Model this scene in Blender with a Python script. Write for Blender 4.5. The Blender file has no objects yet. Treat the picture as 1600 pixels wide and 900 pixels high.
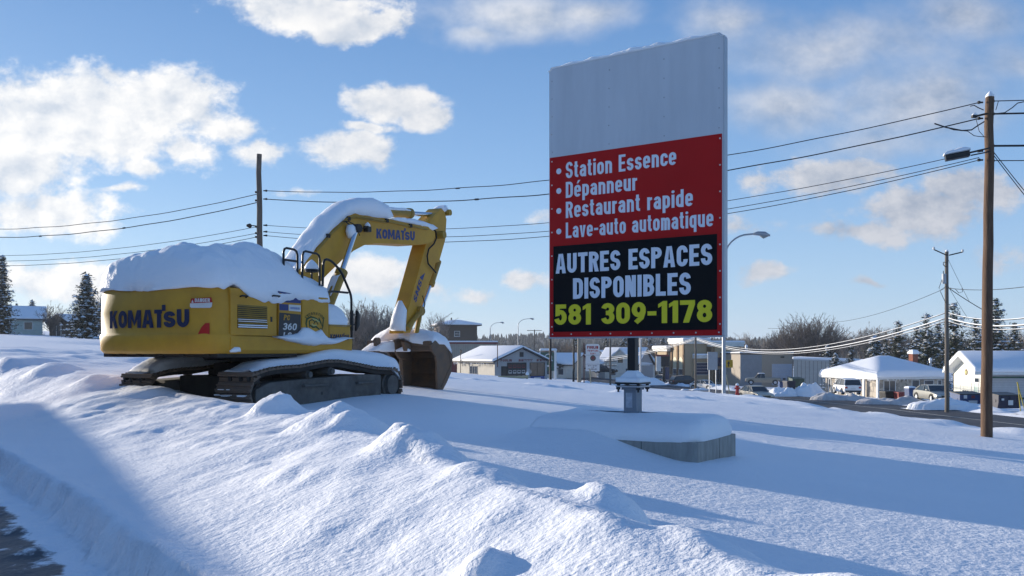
import bpy, bmesh, math, random
import numpy as np
from mathutils import Vector, Matrix
R = math.radians
random.seed(7); rng = np.random.default_rng(7)
sc = bpy.context.scene
COL = sc.collection

# ---------------------------------------------------------------- camera, sky, sun, exposure
EYE = 1.6
F = 1331.0                                   # focal length in photo pixels (1600 wide)
HOR = 548.0                                  # horizon row
cam_d = bpy.data.cameras.new('camera'); cam = bpy.data.objects.new('camera', cam_d); COL.objects.link(cam)
cam.location = (0, 0, EYE); cam.rotation_euler = (R(90), 0, 0)
cam_d.sensor_width = 36; cam_d.lens = 36*F/1600; cam_d.shift_y = (HOR-450)/1600
cam_d.clip_start = 0.05; cam_d.clip_end = 6000
sc.camera = cam
SUN_AZ = 36.0; SUN_EL = 9.5                  # towards the sun: left of view by 90-36 deg, low winter sun
sx, sy = -math.cos(R(SUN_AZ)), math.sin(R(SUN_AZ))
SUN = Vector((sx*math.cos(R(SUN_EL)), sy*math.cos(R(SUN_EL)), math.sin(R(SUN_EL))))
sl = bpy.data.lights.new('sun', 'SUN'); sl.energy = 4.6; sl.angle = R(0.5); sl.color = (1.0, 0.90, 0.76)
so = bpy.data.objects.new('sun', sl); COL.objects.link(so); so.location = (-40, 30, 30)
so.rotation_euler = SUN.to_track_quat('Z', 'Y').to_euler()
sc.view_settings.view_transform = 'Standard'; sc.view_settings.look = 'None'
sc.view_settings.exposure = 0.74; sc.view_settings.gamma = 1.0; sc.view_settings.use_curve_mapping = False
sc.cycles.use_denoising = True
sc.cycles.max_bounces = 8; sc.cycles.diffuse_bounces = 4; sc.cycles.transparent_max_bounces = 8
SKY_S, CLOUD_S, SKY_MIX = 0.105, 0.66, 0.74
w = bpy.data.worlds.new('World'); sc.world = w; w.use_nodes = True
def build_world():
    nt = w.node_tree; nt.nodes.clear(); N = nt.nodes.new; L = nt.links.new
    out = N('ShaderNodeOutputWorld')
    sky = N('ShaderNodeTexSky'); sky.sky_type = 'NISHITA'; sky.sun_disc = False
    sky.sun_elevation = R(SUN_EL); sky.sun_rotation = math.atan2(sx, sy)
    sky.altitude = 300; sky.air_density = 1.0; sky.dust_density = 0.35; sky.ozone_density = 2.2
    bg = N('ShaderNodeBackground'); bg.inputs[1].default_value = SKY_S
    tc = N('ShaderNodeTexCoord'); sp = N('ShaderNodeSeparateXYZ'); L(tc.outputs['Generated'], sp.inputs[0])
    def M(op, a, b=None, c=None, clamp=False):
        n = N('ShaderNodeMath'); n.operation = op; n.use_clamp = clamp
        for i, v in enumerate((a, b, c)):
            if v is None: continue
            if isinstance(v, (int, float)): n.inputs[i].default_value = v
            else: L(v, n.inputs[i])
        return n.outputs[0]
    # clear winter air: the sky model tempered by a blue that deepens with height
    el = N('ShaderNodeMapRange'); el.inputs['From Min'].default_value = 0.0; el.inputs['From Max'].default_value = 0.55; L(sp.outputs[2], el.inputs['Value'])
    rp = N('ShaderNodeValToRGB'); e = rp.color_ramp.elements; e[0].color = (2.9, 4.1, 5.7, 1); e[1].position = 1; e[1].color = (0.50, 1.22, 3.0, 1)
    k = rp.color_ramp.elements.new(.35); k.color = (1.5, 2.75, 4.9, 1); k = rp.color_ramp.elements.new(.7); k.color = (.75, 1.75, 3.8, 1)
    L(el.outputs[0], rp.inputs[0])
    mn = N('ShaderNodeMixRGB'); mn.inputs[0].default_value = SKY_MIX; L(sky.outputs[0], mn.inputs[1]); L(rp.outputs[0], mn.inputs[2])
    L(mn.outputs[0], bg.inputs[0])
    yy = M('MAXIMUM', sp.outputs[1], 0.12)
    u = M('DIVIDE', sp.outputs[0], yy); v = M('DIVIDE', sp.outputs[2], yy)
    cb = N('ShaderNodeCombineXYZ'); L(u, cb.inputs[0]); L(v, cb.inputs[1])
    P = cb.outputs[0]
    def noise(scale, det, rough=0.55, stretch=(1, 1, 1), dist=0.0, off=(0, 0, 0)):
        mp = N('ShaderNodeMapping'); mp.inputs['Scale'].default_value = stretch; mp.inputs['Location'].default_value = off
        L(P, mp.inputs[0])
        n = N('ShaderNodeTexNoise'); n.inputs['Scale'].default_value = scale; n.inputs['Detail'].default_value = det
        n.inputs['Roughness'].default_value = rough; n.inputs['Distortion'].default_value = dist
        L(mp.outputs[0], n.inputs['Vector']); return n
    # warp the blob coordinates a little so no outline is an ellipse
    wn = noise(5.5, 4, 0.6)
    vm = N('ShaderNodeVectorMath'); vm.operation = 'SUBTRACT'; L(wn.outputs['Color'], vm.inputs[0]); vm.inputs[1].default_value = (0.5, 0.5, 0.5)
    vs = N('ShaderNodeVectorMath'); vs.operation = 'MULTIPLY_ADD'; L(vm.outputs[0], vs.inputs[0]); vs.inputs[1].default_value = (0.13, 0.07, 0); L(P, vs.inputs[2])
    PW = vs.outputs[0]
    def blobs(lst):
        acc = None
        for (px, py, rx, ry, wt) in lst:
            cx, cy = (px-800)/F, (HOR-py)/F; ax, ay = F/rx, F/ry
            n = N('ShaderNodeVectorMath'); n.operation = 'MULTIPLY_ADD'; L(PW, n.inputs[0])
            n.inputs[1].default_value = (ax, ay, 0); n.inputs[2].default_value = (-cx*ax, -cy*ay, 0)
            l = N('ShaderNodeVectorMath'); l.operation = 'LENGTH'; L(n.outputs[0], l.inputs[0])
            m = M('MULTIPLY_ADD', l.outputs['Value'], -wt, wt)
            acc = m if acc is None else M('SMOOTH_MAX', acc, m, 0.15)
        return acc
    thick = [(130,190,260,105,1.45),(265,165,150,80,1.35),(30,255,140,80,1.35),(200,125,80,35,.9),(360,205,70,32,1.),(410,243,55,28,1.),
             (290,240,60,40,.9),(205,272,62,20,.9),(170,301,45,11,.8),(60,328,140,48,1.3),(120,350,60,25,.8),
             (470,10,175,42,1.3),(560,38,105,34,1.25),(605,162,100,42,1.3),(655,188,62,28,1.2),(560,205,60,12,.8),(530,242,105,36,1.3),(580,250,40,28,.8),
             (110,428,160,44,1.2),(575,425,105,40,1.35),(520,400,40,25,.8),(810,435,70,22,.9),(735,462,55,20,.8),(690,452,40,16,.7),
             (1190,432,50,24,1.05),(1345,436,38,11,.8),(1310,272,130,42,1.25),(1180,285,45,26,.7),(1440,330,165,48,1.1),(1515,303,125,42,1.1),(1350,358,110,28,1.05),
             (200,420,60,24,.7),(880,345,60,12,.6),(470,300,40,10,.6),(1560,400,80,30,.5),(1130,360,70,22,.55)]
    thin = [(800,25,190,50,.9),(740,62,70,22,.7),(920,15,120,40,.8),(1290,70,260,85,.95),(1240,155,170,65,.9),(1450,150,210,90,.95),(1520,40,150,60,.8),(1150,30,120,60,.8),(1600,110,150,60,.7),(1390,230,160,40,.5)]
    n1 = noise(7, 9, 0.64, (1, 1.35, 1)); n2 = noise(26, 6, 0.6, (1, 1.3, 1)); n3 = noise(4.2, 7, 0.6, (1, 1.5, 1), 0.3, (3, 1, 0)); n4 = noise(60, 5, 0.65, (1, 1.4, 1), 0.4)
    d1 = M('ADD', blobs(thick), M('MULTIPLY', M('SUBTRACT', n1.outputs[0], 0.5), 2.2))
    d1 = M('ADD', d1, M('MULTIPLY', M('SUBTRACT', n2.outputs[0], 0.5), 0.9))
    d1 = M('ADD', d1, M('MULTIPLY', M('SUBTRACT', n4.outputs[0], 0.5), 0.45))
    def sstep(x, lo, hi, top=1.0):
        mr = N('ShaderNodeMapRange'); mr.interpolation_type = 'SMOOTHSTEP'; mr.inputs['From Min'].default_value = lo; mr.inputs['From Max'].default_value = hi
        mr.inputs['To Max'].default_value = top; L(x, mr.inputs['Value']); return mr.outputs[0]
    c1 = sstep(d1, 0.10, 0.66, 0.97)
    d2 = M('ADD', blobs(thin), M('MULTIPLY', M('SUBTRACT', n3.outputs[0], 0.5), 1.5))
    d2 = M('ADD', d2, M('MULTIPLY', M('SUBTRACT', n1.outputs[0], 0.5), 0.5))
    c2 = sstep(d2, -0.10, 0.90, 0.80)
    front = sstep(sp.outputs[1], 0.12, 0.25)
    mask = M('MULTIPLY', M('MAXIMUM', c1, c2), front)
    # cloud body tone: whiter towards the sun (left), greyer in thick cores
    side = sstep(u, -0.6, 0.6)
    core = M('MULTIPLY', sstep(M('ADD', d1, M('MULTIPLY', M('SUBTRACT', n3.outputs[0], 0.5), 1.2)), 0.9, 1.9), 0.45)
    sh = N('ShaderNodeVectorMath'); sh.operation = 'ADD'; L(P, sh.inputs[0]); sh.inputs[1].default_value = (-0.016, 0.018, 0)
    keep = P; P = sh.outputs[0]
    m1 = noise(7, 9, 0.64, (1, 1.35, 1)); m2 = noise(26, 6, 0.6, (1, 1.3, 1)); P = keep
    rel = M('ADD', M('SUBTRACT', n1.outputs[0], m1.outputs[0]), M('MULTIPLY', M('SUBTRACT', n2.outputs[0], m2.outputs[0]), 0.35))
    lit = M('MULTIPLY_ADD', rel, 3.4, 0.62, clamp=True)
    cr = N('ShaderNodeMixRGB'); L(side, cr.inputs[0]); cr.inputs[1].default_value = (1.02, 1.0, 0.97, 1); cr.inputs[2].default_value = (0.56, 0.58, 0.64, 1)
    cd = N('ShaderNodeMixRGB'); L(side, cd.inputs[0]); cd.inputs[1].default_value = (0.60, 0.66, 0.75, 1); cd.inputs[2].default_value = (0.30, 0.36, 0.47, 1)
    ls = N('ShaderNodeMixRGB'); L(lit, ls.inputs[0]); L(cd.outputs[0], ls.inputs[1]); L(cr.outputs[0], ls.inputs[2])
    cg = N('ShaderNodeMixRGB'); L(core, cg.inputs[0]); L(ls.outputs[0], cg.inputs[1]); L(cd.outputs[0], cg.inputs[2])
    bc = N('ShaderNodeBackground'); L(cg.outputs[0], bc.inputs[0]); bc.inputs[1].default_value = CLOUD_S
    mx = N('ShaderNodeMixShader'); L(mask, mx.inputs[0]); L(bg.outputs[0], mx.inputs[1]); L(bc.outputs[0], mx.inputs[2])
    L(mx.outputs[0], out.inputs[0])
build_world()

# ---------------------------------------------------------------- helpers
def at(px, py, Y):
    return Vector(((px-800)/F*Y, Y, EYE+(HOR-py)/F*Y))
def wx(px, Y): return (px-800)/F*Y
def wz(py, Y): return EYE+(HOR-py)/F*Y
def lerp(a, b, t): return a+(b-a)*t

def hash2(ix, iy, seed):
    h = (ix.astype(np.int64)*374761393 + iy.astype(np.int64)*668265263 + seed*974634777) & 0xFFFFFFFF
    h = ((h ^ (h >> 13))*1274126177) & 0xFFFFFFFF
    return ((h ^ (h >> 16)) & 0xFFFFFF)/float(0xFFFFFF)
def vnoise(x, y, seed=0):
    x = np.asarray(x, float); y = np.asarray(y, float)
    ix = np.floor(x).astype(np.int64); iy = np.floor(y).astype(np.int64); fx = x-ix; fy = y-iy
    fx = fx*fx*fx*(fx*(fx*6-15)+10); fy = fy*fy*fy*(fy*(fy*6-15)+10)
    a = hash2(ix, iy, seed); b = hash2(ix+1, iy, seed); c = hash2(ix, iy+1, seed); d = hash2(ix+1, iy+1, seed)
    return (a*(1-fx)+b*fx)*(1-fy)+(c*(1-fx)+d*fx)*fy - 0.5
def fbm(x, y, seed=0, oct=4, gain=0.5):
    s = 0; a = 1.0
    for i in range(oct):
        s = s+a*vnoise(np.asarray(x)*2**i+i*17.3, np.asarray(y)*2**i-i*9.1, seed+i); a *= gain
    return s
def sstep(x, a, b):
    t = np.clip((np.asarray(x, float)-a)/(b-a), 0, 1); return t*t*(3-2*t)

# ---- materials
MATS = {}
def mat(name, col, rough=0.6, metal=0.0, var=0.12, vscale=3.0, bump=0.0, bscale=20.0, spec=0.4, stretch=(1, 1, 1), col2=None, c2amt=0.5, coord='Object'):
    if name in MATS: return MATS[name]
    m = bpy.data.materials.new(name); m.use_nodes = True; nt = m.node_tree; N = nt.nodes.new; L = nt.links.new
    b = nt.nodes['Principled BSDF']; b.inputs['Roughness'].default_value = rough; b.inputs['Metallic'].default_value = metal
    b.inputs['Specular IOR Level'].default_value = spec
    tc = N('ShaderNodeTexCoord'); mp = N('ShaderNodeMapping'); mp.inputs['Scale'].default_value = stretch; L(tc.outputs[coord], mp.inputs[0])
    n = N('ShaderNodeTexNoise'); n.inputs['Scale'].default_value = vscale; n.inputs['Detail'].default_value = 6; n.inputs['Roughness'].default_value = 0.65
    L(mp.outputs[0], n.inputs['Vector'])
    rp = N('ShaderNodeValToRGB'); c = Vector(col[:3])
    lo = c*(1-var); hi = c*(1+var)
    if col2 is not None: lo = c; hi = c.lerp(Vector(col2[:3]), c2amt)
    rp.color_ramp.elements[0].position = 0.3; rp.color_ramp.elements[1].position = 0.7
    rp.color_ramp.elements[0].color = (*lo, 1); rp.color_ramp.elements[1].color = (*hi, 1)
    L(n.outputs[0], rp.inputs[0]); L(rp.outputs[0], b.inputs['Base Color'])
    if bump > 0:
        n2 = N('ShaderNodeTexNoise'); n2.inputs['Scale'].default_value = bscale; n2.inputs['Detail'].default_value = 5; L(mp.outputs[0], n2.inputs['Vector'])
        bp = N('ShaderNodeBump'); bp.inputs['Strength'].default_value = bump; bp.inputs['Distance'].default_value = 0.02
        L(n2.outputs[0], bp.inputs['Height']); L(bp.outputs[0], b.inputs['Normal'])
    MATS[name] = m; return m

def snow_mat(name, terrain=False):
    m = bpy.data.materials.new(name); m.use_nodes = True; nt = m.node_tree; N = nt.nodes.new; L = nt.links.new
    b = nt.nodes['Principled BSDF']; b.inputs['Roughness'].default_value = 0.55; b.inputs['Specular IOR Level'].default_value = 0.25
    g = N('ShaderNodeNewGeometry')
    base = N('ShaderNodeTexNoise'); base.inputs['Scale'].default_value = 1.3; base.inputs['Detail'].default_value = 5; L(g.outputs['Position'], base.inputs['Vector'])
    rp = N('ShaderNodeValToRGB'); rp.color_ramp.elements[0].color = (0.84, 0.86, 0.89, 1); rp.color_ramp.elements[1].color = (0.90, 0.91, 0.93, 1); L(base.outputs[0], rp.inputs[0])
    col = rp.outputs[0]
    def nz(scale, det, stretch=(1, 1, 1), rough=0.5, rot=0):
        mp = N('ShaderNodeMapping'); mp.inputs['Scale'].default_value = stretch; mp.inputs['Rotation'].default_value = (0, 0, rot); L(g.outputs['Position'], mp.inputs[0])
        n = N('ShaderNodeTexNoise'); n.inputs['Scale'].default_value = scale; n.inputs['Detail'].default_value = det; n.inputs['Roughness'].default_value = rough
        L(mp.outputs[0], n.inputs['Vector']); return n.outputs[0]
    def add(a, ka, bb, kb):
        m1 = N('ShaderNodeMath'); m1.operation = 'MULTIPLY'; L(a, m1.inputs[0]); m1.inputs[1].default_value = ka
        m2 = N('ShaderNodeMath'); m2.operation = 'MULTIPLY_ADD'; L(bb, m2.inputs[0]); m2.inputs[1].default_value = kb; L(m1.outputs[0], m2.inputs[2]); return m2.outputs[0]
    if terrain:
        h = add(nz(9, 2, (1, 1.0, 1), 0.5, 0.6), 0.018, nz(23, 3, (0.9, 1.1, 1), 0.55, 0.6), 0.016)
        one = N('ShaderNodeMath'); one.operation = 'ADD'; L(h, one.inputs[0])
        f = N('ShaderNodeMath'); f.operation = 'MULTIPLY'; L(nz(70, 2), f.inputs[0]); f.inputs[1].default_value = 0.004; L(f.outputs[0], one.inputs[1]); h = one.outputs[0]
        dist, stren = 1.0, 0.75
    else:
        h = add(nz(9, 3), 0.022, nz(38, 3), 0.010); dist, stren = 1.0, 0.6
    bp = N('ShaderNodeBump'); bp.inputs['Strength'].default_value = stren; bp.inputs['Distance'].default_value = dist; L(h, bp.inputs['Height'])
    L(bp.outputs[0], b.inputs['Normal'])
    if terrain:
        for att, c, sc_ in (('dirt', (0.16, 0.12, 0.09), 3.0), ('bare', (0.045, 0.045, 0.05), 2.6)):
            a = N('ShaderNodeAttribute'); a.attribute_name = att
            n = nz(sc_, 9, (1, 1, 1), 0.68)
            s = N('ShaderNodeMath'); s.operation = 'ADD'; L(a.outputs['Fac'], s.inputs[0]); L(n, s.inputs[1])
            mr = N('ShaderNodeMapRange'); mr.interpolation_type = 'SMOOTHSTEP'; mr.inputs['From Min'].default_value = 1.0; mr.inputs['From Max'].default_value = 1.13 if att == 'bare' else 1.4
            mr.inputs['To Max'].default_value = 0.95 if att == 'bare' else 0.75
            L(s.outputs[0], mr.inputs['Value'])
            mx = N('ShaderNodeMixRGB'); L(mr.outputs[0], mx.inputs[0]); L(col, mx.inputs[1]); mx.inputs[2].default_value = (*c, 1); col = mx.outputs[0]
    L(col, b.inputs['Base Color'])
    MATS[name] = m; return m
M_TERR = snow_mat('snow_ground', True); M_SNOW = snow_mat('snow_soft')

# ---- objects
def link_mesh(name, verts, faces, m, parent=None, smooth=False, loc=None):
    me = bpy.data.meshes.new(name); me.from_pydata([tuple(v) for v in verts], [], faces); me.update()
    return link_me(name, me, m, parent, smooth, loc)
def link_me(name, me, m, parent=None, smooth=False, loc=None):
    o = bpy.data.objects.new(name, me); COL.objects.link(o)
    ms = m if isinstance(m, (list, tuple)) else [m]
    for x in ms: me.materials.append(x)
    if smooth: me.polygons.foreach_set('use_smooth', [True]*len(me.polygons))
    if parent is not None: o.parent = parent
    if loc is not None: o.location = loc
    return o
class MB:
    """collects shapes, then links them as ONE mesh object"""
    def __init__(s): s.v = []; s.f = []
    def poly(s, verts, faces):
        k = len(s.v); s.v += [Vector(v) for v in verts]; s.f += [[i+k for i in f] for f in faces]; return s
    def box(s, x0, x1, y0, y1, z0, z1, M=None, taper=None):
        vs = [Vector((x, y, z)) for z in (z0, z1) for y in (y0, y1) for x in (x0, x1)]
        if M is not None: vs = [M @ v for v in vs]
        return s.poly(vs, [(0, 2, 3, 1), (4, 5, 7, 6), (0, 1, 5, 4), (2, 6, 7, 3), (0, 4, 6, 2), (1, 3, 7, 5)])
    def prism(s, pts, axis, a0, a1):
        """extrude a 2D outline along an axis ('x': pts=(y,z); 'y': pts=(x,z); 'z': pts=(x,y))"""
        def mk(p, a): return {'x': (a, p[0], p[1]), 'y': (p[0], a, p[1]), 'z': (p[0], p[1], a)}[axis]
        n = len(pts); vs = [mk(p, a0) for p in pts]+[mk(p, a1) for p in pts]
        fs = [list(range(n))[::-1], list(range(n, 2*n))]+[(i, (i+1) % n, n+(i+1) % n, n+i) for i in range(n)]
        return s.poly(vs, fs)
    def tube(s, pts, r, n=8, cap=True):
        pts = [Vector(p) for p in pts]; m = len(pts); rr = r if isinstance(r, (list, tuple)) else [r]*m
        vs = []; up = None
        for i, p in enumerate(pts):
            d = (pts[min(i+1, m-1)]-pts[max(i-1, 0)]).normalized()
            if up is None:
                up = Vector((0, 0, 1)) if abs(d.z) < 0.9 else Vector((1, 0, 0))
            a = d.cross(up)
            if a.length < 1e-4: a = d.cross(Vector((0, 1, 0.3)))
            a.normalize(); b = a.cross(d).normalized(); up = b
            for k in range(n):
                t = 2*math.pi*k/n; vs.append(p+a*math.cos(t)*rr[i]+b*math.sin(t)*rr[i])
        fs = [(i*n+k, i*n+(k+1) % n, (i+1)*n+(k+1) % n, (i+1)*n+k) for i in range(m-1) for k in range(n)]
        if cap: fs += [list(range(n))[::-1], list(range((m-1)*n, m*n))]
        return s.poly(vs, fs)
    def cyl(s, p0, p1, r0, r1=None, n=16): return s.tube([p0, p1], [r0, r0 if r1 is None else r1], n)
    def build(s, name, m, parent=None, smooth=False, bevel=0, loc=None, auto=None):
        me = bpy.data.meshes.new(name); me.from_pydata([tuple(v) for v in s.v], [], s.f); me.update()
        bm = bmesh.new(); bm.from_mesh(me); bmesh.ops.recalc_face_normals(bm, faces=bm.faces)
        if bevel:
            ed = [e for e in bm.edges if len(e.link_faces) == 2 and e.calc_face_angle(0) > 0.5]
            bmesh.ops.bevel(bm, geom=ed, offset=bevel, segments=2, affect='EDGES', profile=0.6, clamp_overlap=True)
        if auto is not None:
            for e in bm.edges:
                if len(e.link_faces) == 2 and e.calc_face_angle(0) > auto: e.smooth = False
            for f in bm.faces: f.smooth = True
        bm.to_mesh(me); bm.free()
        return link_me(name, me, m, parent, smooth, loc)
def tag(o, label, cat, group=None, kind=None):
    if label: o['label'] = label
    if cat: o['category'] = cat
    if group: o['group'] = group
    if kind: o['kind'] = kind
    return o
def structure(o): o['kind'] = 'structure'; return o
def thing(name, label, cat, loc=(0, 0, 0), rz=0, group=None):
    o = bpy.data.objects.new(name, None); COL.objects.link(o); o.empty_display_size = 0.3
    o.location = loc; o.rotation_euler = (0, 0, rz)
    return tag(o, label, cat, group)
def kids(o): return [c for c in bpy.data.objects if c.parent == o]
def dup(o, loc=None, rz=None, scale=None, label=None, parent=None, tree=None):
    c = o.copy(); COL.objects.link(c)
    if parent is not None: c.parent = parent
    for ch in (kids(o) if tree is None else tree.get(o, [])): dup(ch, parent=c, tree=tree)
    if loc is not None: c.location = loc
    if rz is not None: c.rotation_euler = (0, 0, rz)
    if scale is not None: c.scale = (scale,)*3 if isinstance(scale, (int, float)) else scale
    if label: c['label'] = label
    return c

# ---- lettering
# condensed bold sign lettering drawn from strokes of even weight
def _arc(cx, cy, rx, ry, a0, a1, n=9):
    return [(cx+rx*math.cos(R(a)), cy+ry*math.sin(R(a))) for a in np.linspace(a0, a1, n)]
def glyph(c, s, W):
    """strokes ('s', points) and polygons ('p', points) of one character; cap height 1; returns (width, items)"""
    h = s/2; X = .745
    def box(W, t=1.0, b=0.0): return h, W-h, t-h, b+h
    def S_(W, t, ry):
        l, r, T, B = box(W, t); cx = (l+r)/2; rx = (r-l)/2; m = t*.5
        k = (T-m)/2; k2 = (m-B)/2
        return [('s', _arc(cx, T-k, rx, k, 8, 90)+_arc(cx, T-k, rx, k, 100, 235, 8)+_arc(cx, B+k2, rx, k2, 55, -90, 9)+_arc(cx, B+k2, rx, k2, -100, -188, 7))]
    l, r, t, b = box(W); cx = W/2; rx = W/2-h; ry = min(.30, rx*1.25)
    if c == ' ': return W*.52, []
    if c == 'I': return s, [('p', [(0,0),(s,0),(s,1),(0,1)])]
    if c == 'L': return W*.9, [('p', [(0,0),(W*.9,0),(W*.9,s*.92),(s,s*.92),(s,1),(0,1)])]
    if c == 'T': return W, [('p', [(0,1-s*.92),(cx-h,1-s*.92),(cx-h,0),(cx+h,0),(cx+h,1-s*.92),(W,1-s*.92),(W,1),(0,1)])]
    if c == 'E': k = s*.88; return W*.9, [('p', [(0,0),(W*.9,0),(W*.9,k),(s,k),(s,.5-k/2),(W*.82,.5-k/2),(W*.82,.5+k/2),(s,.5+k/2),(s,1-k),(W*.9,1-k),(W*.9,1),(0,1)])]
    if c == 'U': return W, [('s', [(l,1),(l,b+ry)]+_arc(cx,b+ry,rx,ry,180,360,13)+[(r,1)])]
    if c == 'O' or c == '0': return W, [('c', _arc(cx,t-ry,rx,ry,0,180,11)+_arc(cx,b+ry,rx,ry,180,360,11))]
    if c == 'C': return W, [('s', [(r,.66)]+_arc(cx,t-ry,rx,ry,0,180,11)+_arc(cx,b+ry,rx,ry,180,360,11)+[(r,.34)])]
    if c == 'D': return W, [('p', [(0,0),(s,0),(s,1),(0,1)]), ('s', [(s*.9,t),(r-rx,t)]+_arc(r-rx,t-ry,rx,ry,90,0)+_arc(r-rx,b+ry,rx,ry,0,-90)+[(s*.9,b)])]
    if c in 'PR':
        m = .44+h; k = (t-m)/2
        it = [('p', [(0,0),(s,0),(s,1),(0,1)]), ('s', [(s*.9,t),(cx,t)]+_arc(cx,t-k,rx,k,90,-90,13)+[(s*.9,m)])]
        if c == 'R': it.append(('p', [(W-s*1.02,0),(W+s*.03,0),(cx+h*1.3,m+h*.2),(cx-h*.6,m+h*.2)]))
        return W, it
    if c == 'B':
        m = .52; k = (t-m)/2; k2 = (m-b)/2
        return W, [('p', [(0,0),(s,0),(s,1),(0,1)]), ('s', [(s*.9,t),(cx,t)]+_arc(cx,t-k,rx*.93,k,90,-78,11)), ('s', [(s*.9,m),(cx,m)]+_arc(cx,m-k2,rx,k2,90,-90,13)+[(s*.9,b)])]
    if c == 'A':
        W = W*1.1; q = W/2; return W, [('p', [(0,0),(s*1.02,0),(q+.0,1-s*.55),(q,1),(q-s*.62,1)]), ('p', [(W-s*1.02,0),(W,0),(q+s*.62,1),(q,1),(q,1-s*.55)]), ('p', [(s*1.0,.2),(W-s*1.0,.2),(W-s*1.15,.2+s*.8),(s*1.15,.2+s*.8)])]
    if c == 'N': return W, [('p', [(0,0),(s,0),(s,1),(0,1)]), ('p', [(W-s,0),(W,0),(W,1),(W-s,1)]), ('p', [(W-s*1.15,0),(W-.01,0),(s*1.15,1),(.01,1)])]
    if c == 'M': W = W*1.35; q = W/2; return W, [('p', [(0,0),(s,0),(s,1),(0,1)]), ('p', [(W-s,0),(W,0),(W,1),(W-s,1)]), ('p', [(q,.10),(q,.10+s*1.1),(s*1.1,1),(.01,1)]), ('p', [(q,.10),(W-.01,1),(W-s*1.1,1),(q,.10+s*1.1)])]
    if c == 'K': return W, [('p', [(0,0),(s,0),(s,1),(0,1)]), ('p', [(s*.95,.36),(s*.95,.36+s*1.0),(W-s*1.05,1),(W+s*.06,1)]), ('p', [(W-s*1.02,0),(W+s*.12,0),(s*1.65,.36+s*1.3),(s*1.12,.36+s*.5)])]
    if c == 'S': return W, S_(W, 1.0, ry)
    if c == 'G': return W, [('s', [(r,.66)]+_arc(cx,t-ry,rx,ry,0,180,11)+_arc(cx,b+ry,rx,ry,180,360,11)+[(r,.52)]), ('p', [(cx,.40),(W,.40),(W,.56),(cx,.56)])]
    if c == 'V': return W, [('p', [(0,1),(s*1.02,1),(cx,s*1.3),(cx,0),(cx-s*.5,0)]), ('p', [(W,1),(cx+s*.5,0),(cx,0),(cx,s*1.3),(W-s*1.02,1)])]
    if c == 'X': return W, [('p', [(0,0),(s*1.1,0),(W,1),(W-s*1.1,1)]), ('p', [(W-s*1.1,0),(W,0),(s*1.1,1),(0,1)])]
    if c == 'H': return W, [('p', [(0,0),(s,0),(s,1),(0,1)]), ('p', [(W-s,0),(W,0),(W,1),(W-s,1)]), ('p', [(s*.9,.5-h),(W-s*.9,.5-h),(W-s*.9,.5+h),(s*.9,.5+h)])]
    if c == '1': return W*.62, [('p', [(W*.62-s,0),(W*.62,0),(W*.62,1),(W*.62-s*.75,1),(0,.86),(0,.86-s*.75),(W*.62-s,.86-s*.35)])]
    if c == '7': return W, [('p', [(0,1-s*.9),(W,1-s*.9),(W,1),(0,1)]), ('p', [(W*.20,0),(W*.20+s*1.08,0),(W,1-s*.89),(W-s*1.08,1-s*.89)])]
    if c == '-': return W*.62, [('p', [(0,.36),(W*.62,.36),(W*.62,.36+s*.85),(0,.36+s*.85)])]
    if c == '8':
        m = .53; k = (t-m)/2; k2 = (m-b)/2
        return W, [('c', _arc(cx,t-k,rx*.94,k,0,342,18)), ('c', _arc(cx,b+k2,rx,k2,0,342,18))]
    if c == '3':
        m = .53; k = (t-m)/2; k2 = (m-b)/2
        return W, [('s', _arc(cx,t-k,rx*.95,k,170,-75,14)), ('s', [(W*.36,m),(cx,m)]+_arc(cx,b+k2,rx,k2,90,-170,14))]
    if c == '5':
        k2 = .315-h/2; return W, [('p', [(W*.10,.42),(W*.10+s*.95,.46),(W*.10+s*.95,1-s*.9),(W*.95,1-s*.9),(W*.95,1),(W*.12,1)]), ('s', _arc(cx,b+k2,rx,k2,128,-165,15))]
    if c == '9':
        k = .30-h/2; return W, [('c', _arc(cx,t-k,rx,k,0,342,18)), ('s', [(r,t-k),(r,.52),(r-s*.35,.26),(W*.30,.05)])]
    if c == '6': 
        k = .30-h/2; return W, [('c', _arc(cx,b+k,rx,k,0,342,18)), ('s', [(l,b+k),(l,.48),(l+s*.35,.74),(W*.70,.95)])]
    w = W*.92; l, r, t, b = h, w-h, X-h, h; cx = w/2; rx = cx-h; ry = min(.24, rx*1.2)
    if c == 'o': return w, [('c', _arc(cx,t-ry,rx,ry,0,180,10)+_arc(cx,b+ry,rx,ry,180,360,10))]
    if c == 'n': return w, [('p', [(0,0),(s,0),(s,X),(0,X)]), ('s', [(s*.7,t-ry*.5)]+_arc(cx,t-ry,rx,ry,120,0,9)+[(r,0)])]
    if c == 'm':
        w2_ = w*.88; r2 = w2_-h; c2_ = w2_/2; x2 = c2_-h
        return w2_*2-s, [('p', [(0,0),(s,0),(s,X),(0,X)]), ('s', [(s*.7,t-ry*.5)]+_arc(c2_,t-ry,x2,ry,120,0,9)+[(r2,0)]), ('s', [(r2+s*.2,t-ry*.5)]+_arc(c2_+w2_-s,t-ry,x2,ry,120,0,9)+[(r2+w2_-s,0)])]
    if c == 'r': return w*.68, [('p', [(0,0),(s,0),(s,X),(0,X)]), ('s', [(s*.6,t-ry*.9)]+_arc(w*.66,t-ry,w*.66-h,ry*.95,160,88,7))]
    if c == 'u': return w, [('p', [(w-s,0),(w,0),(w,X),(w-s,X)]), ('s', [(l,X),(l,b+ry)]+_arc(cx,b+ry,rx,ry,180,300,9)+[(r-s*.2,b+ry*.5)])]
    if c == 'i': return s, [('p', [(0,0),(s,0),(s,X),(0,X)]), ('p', [(h+h*1.1*math.cos(a),.91+h*1.0*math.sin(a)) for a in np.linspace(0, 5.76, 12)])]
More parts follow.
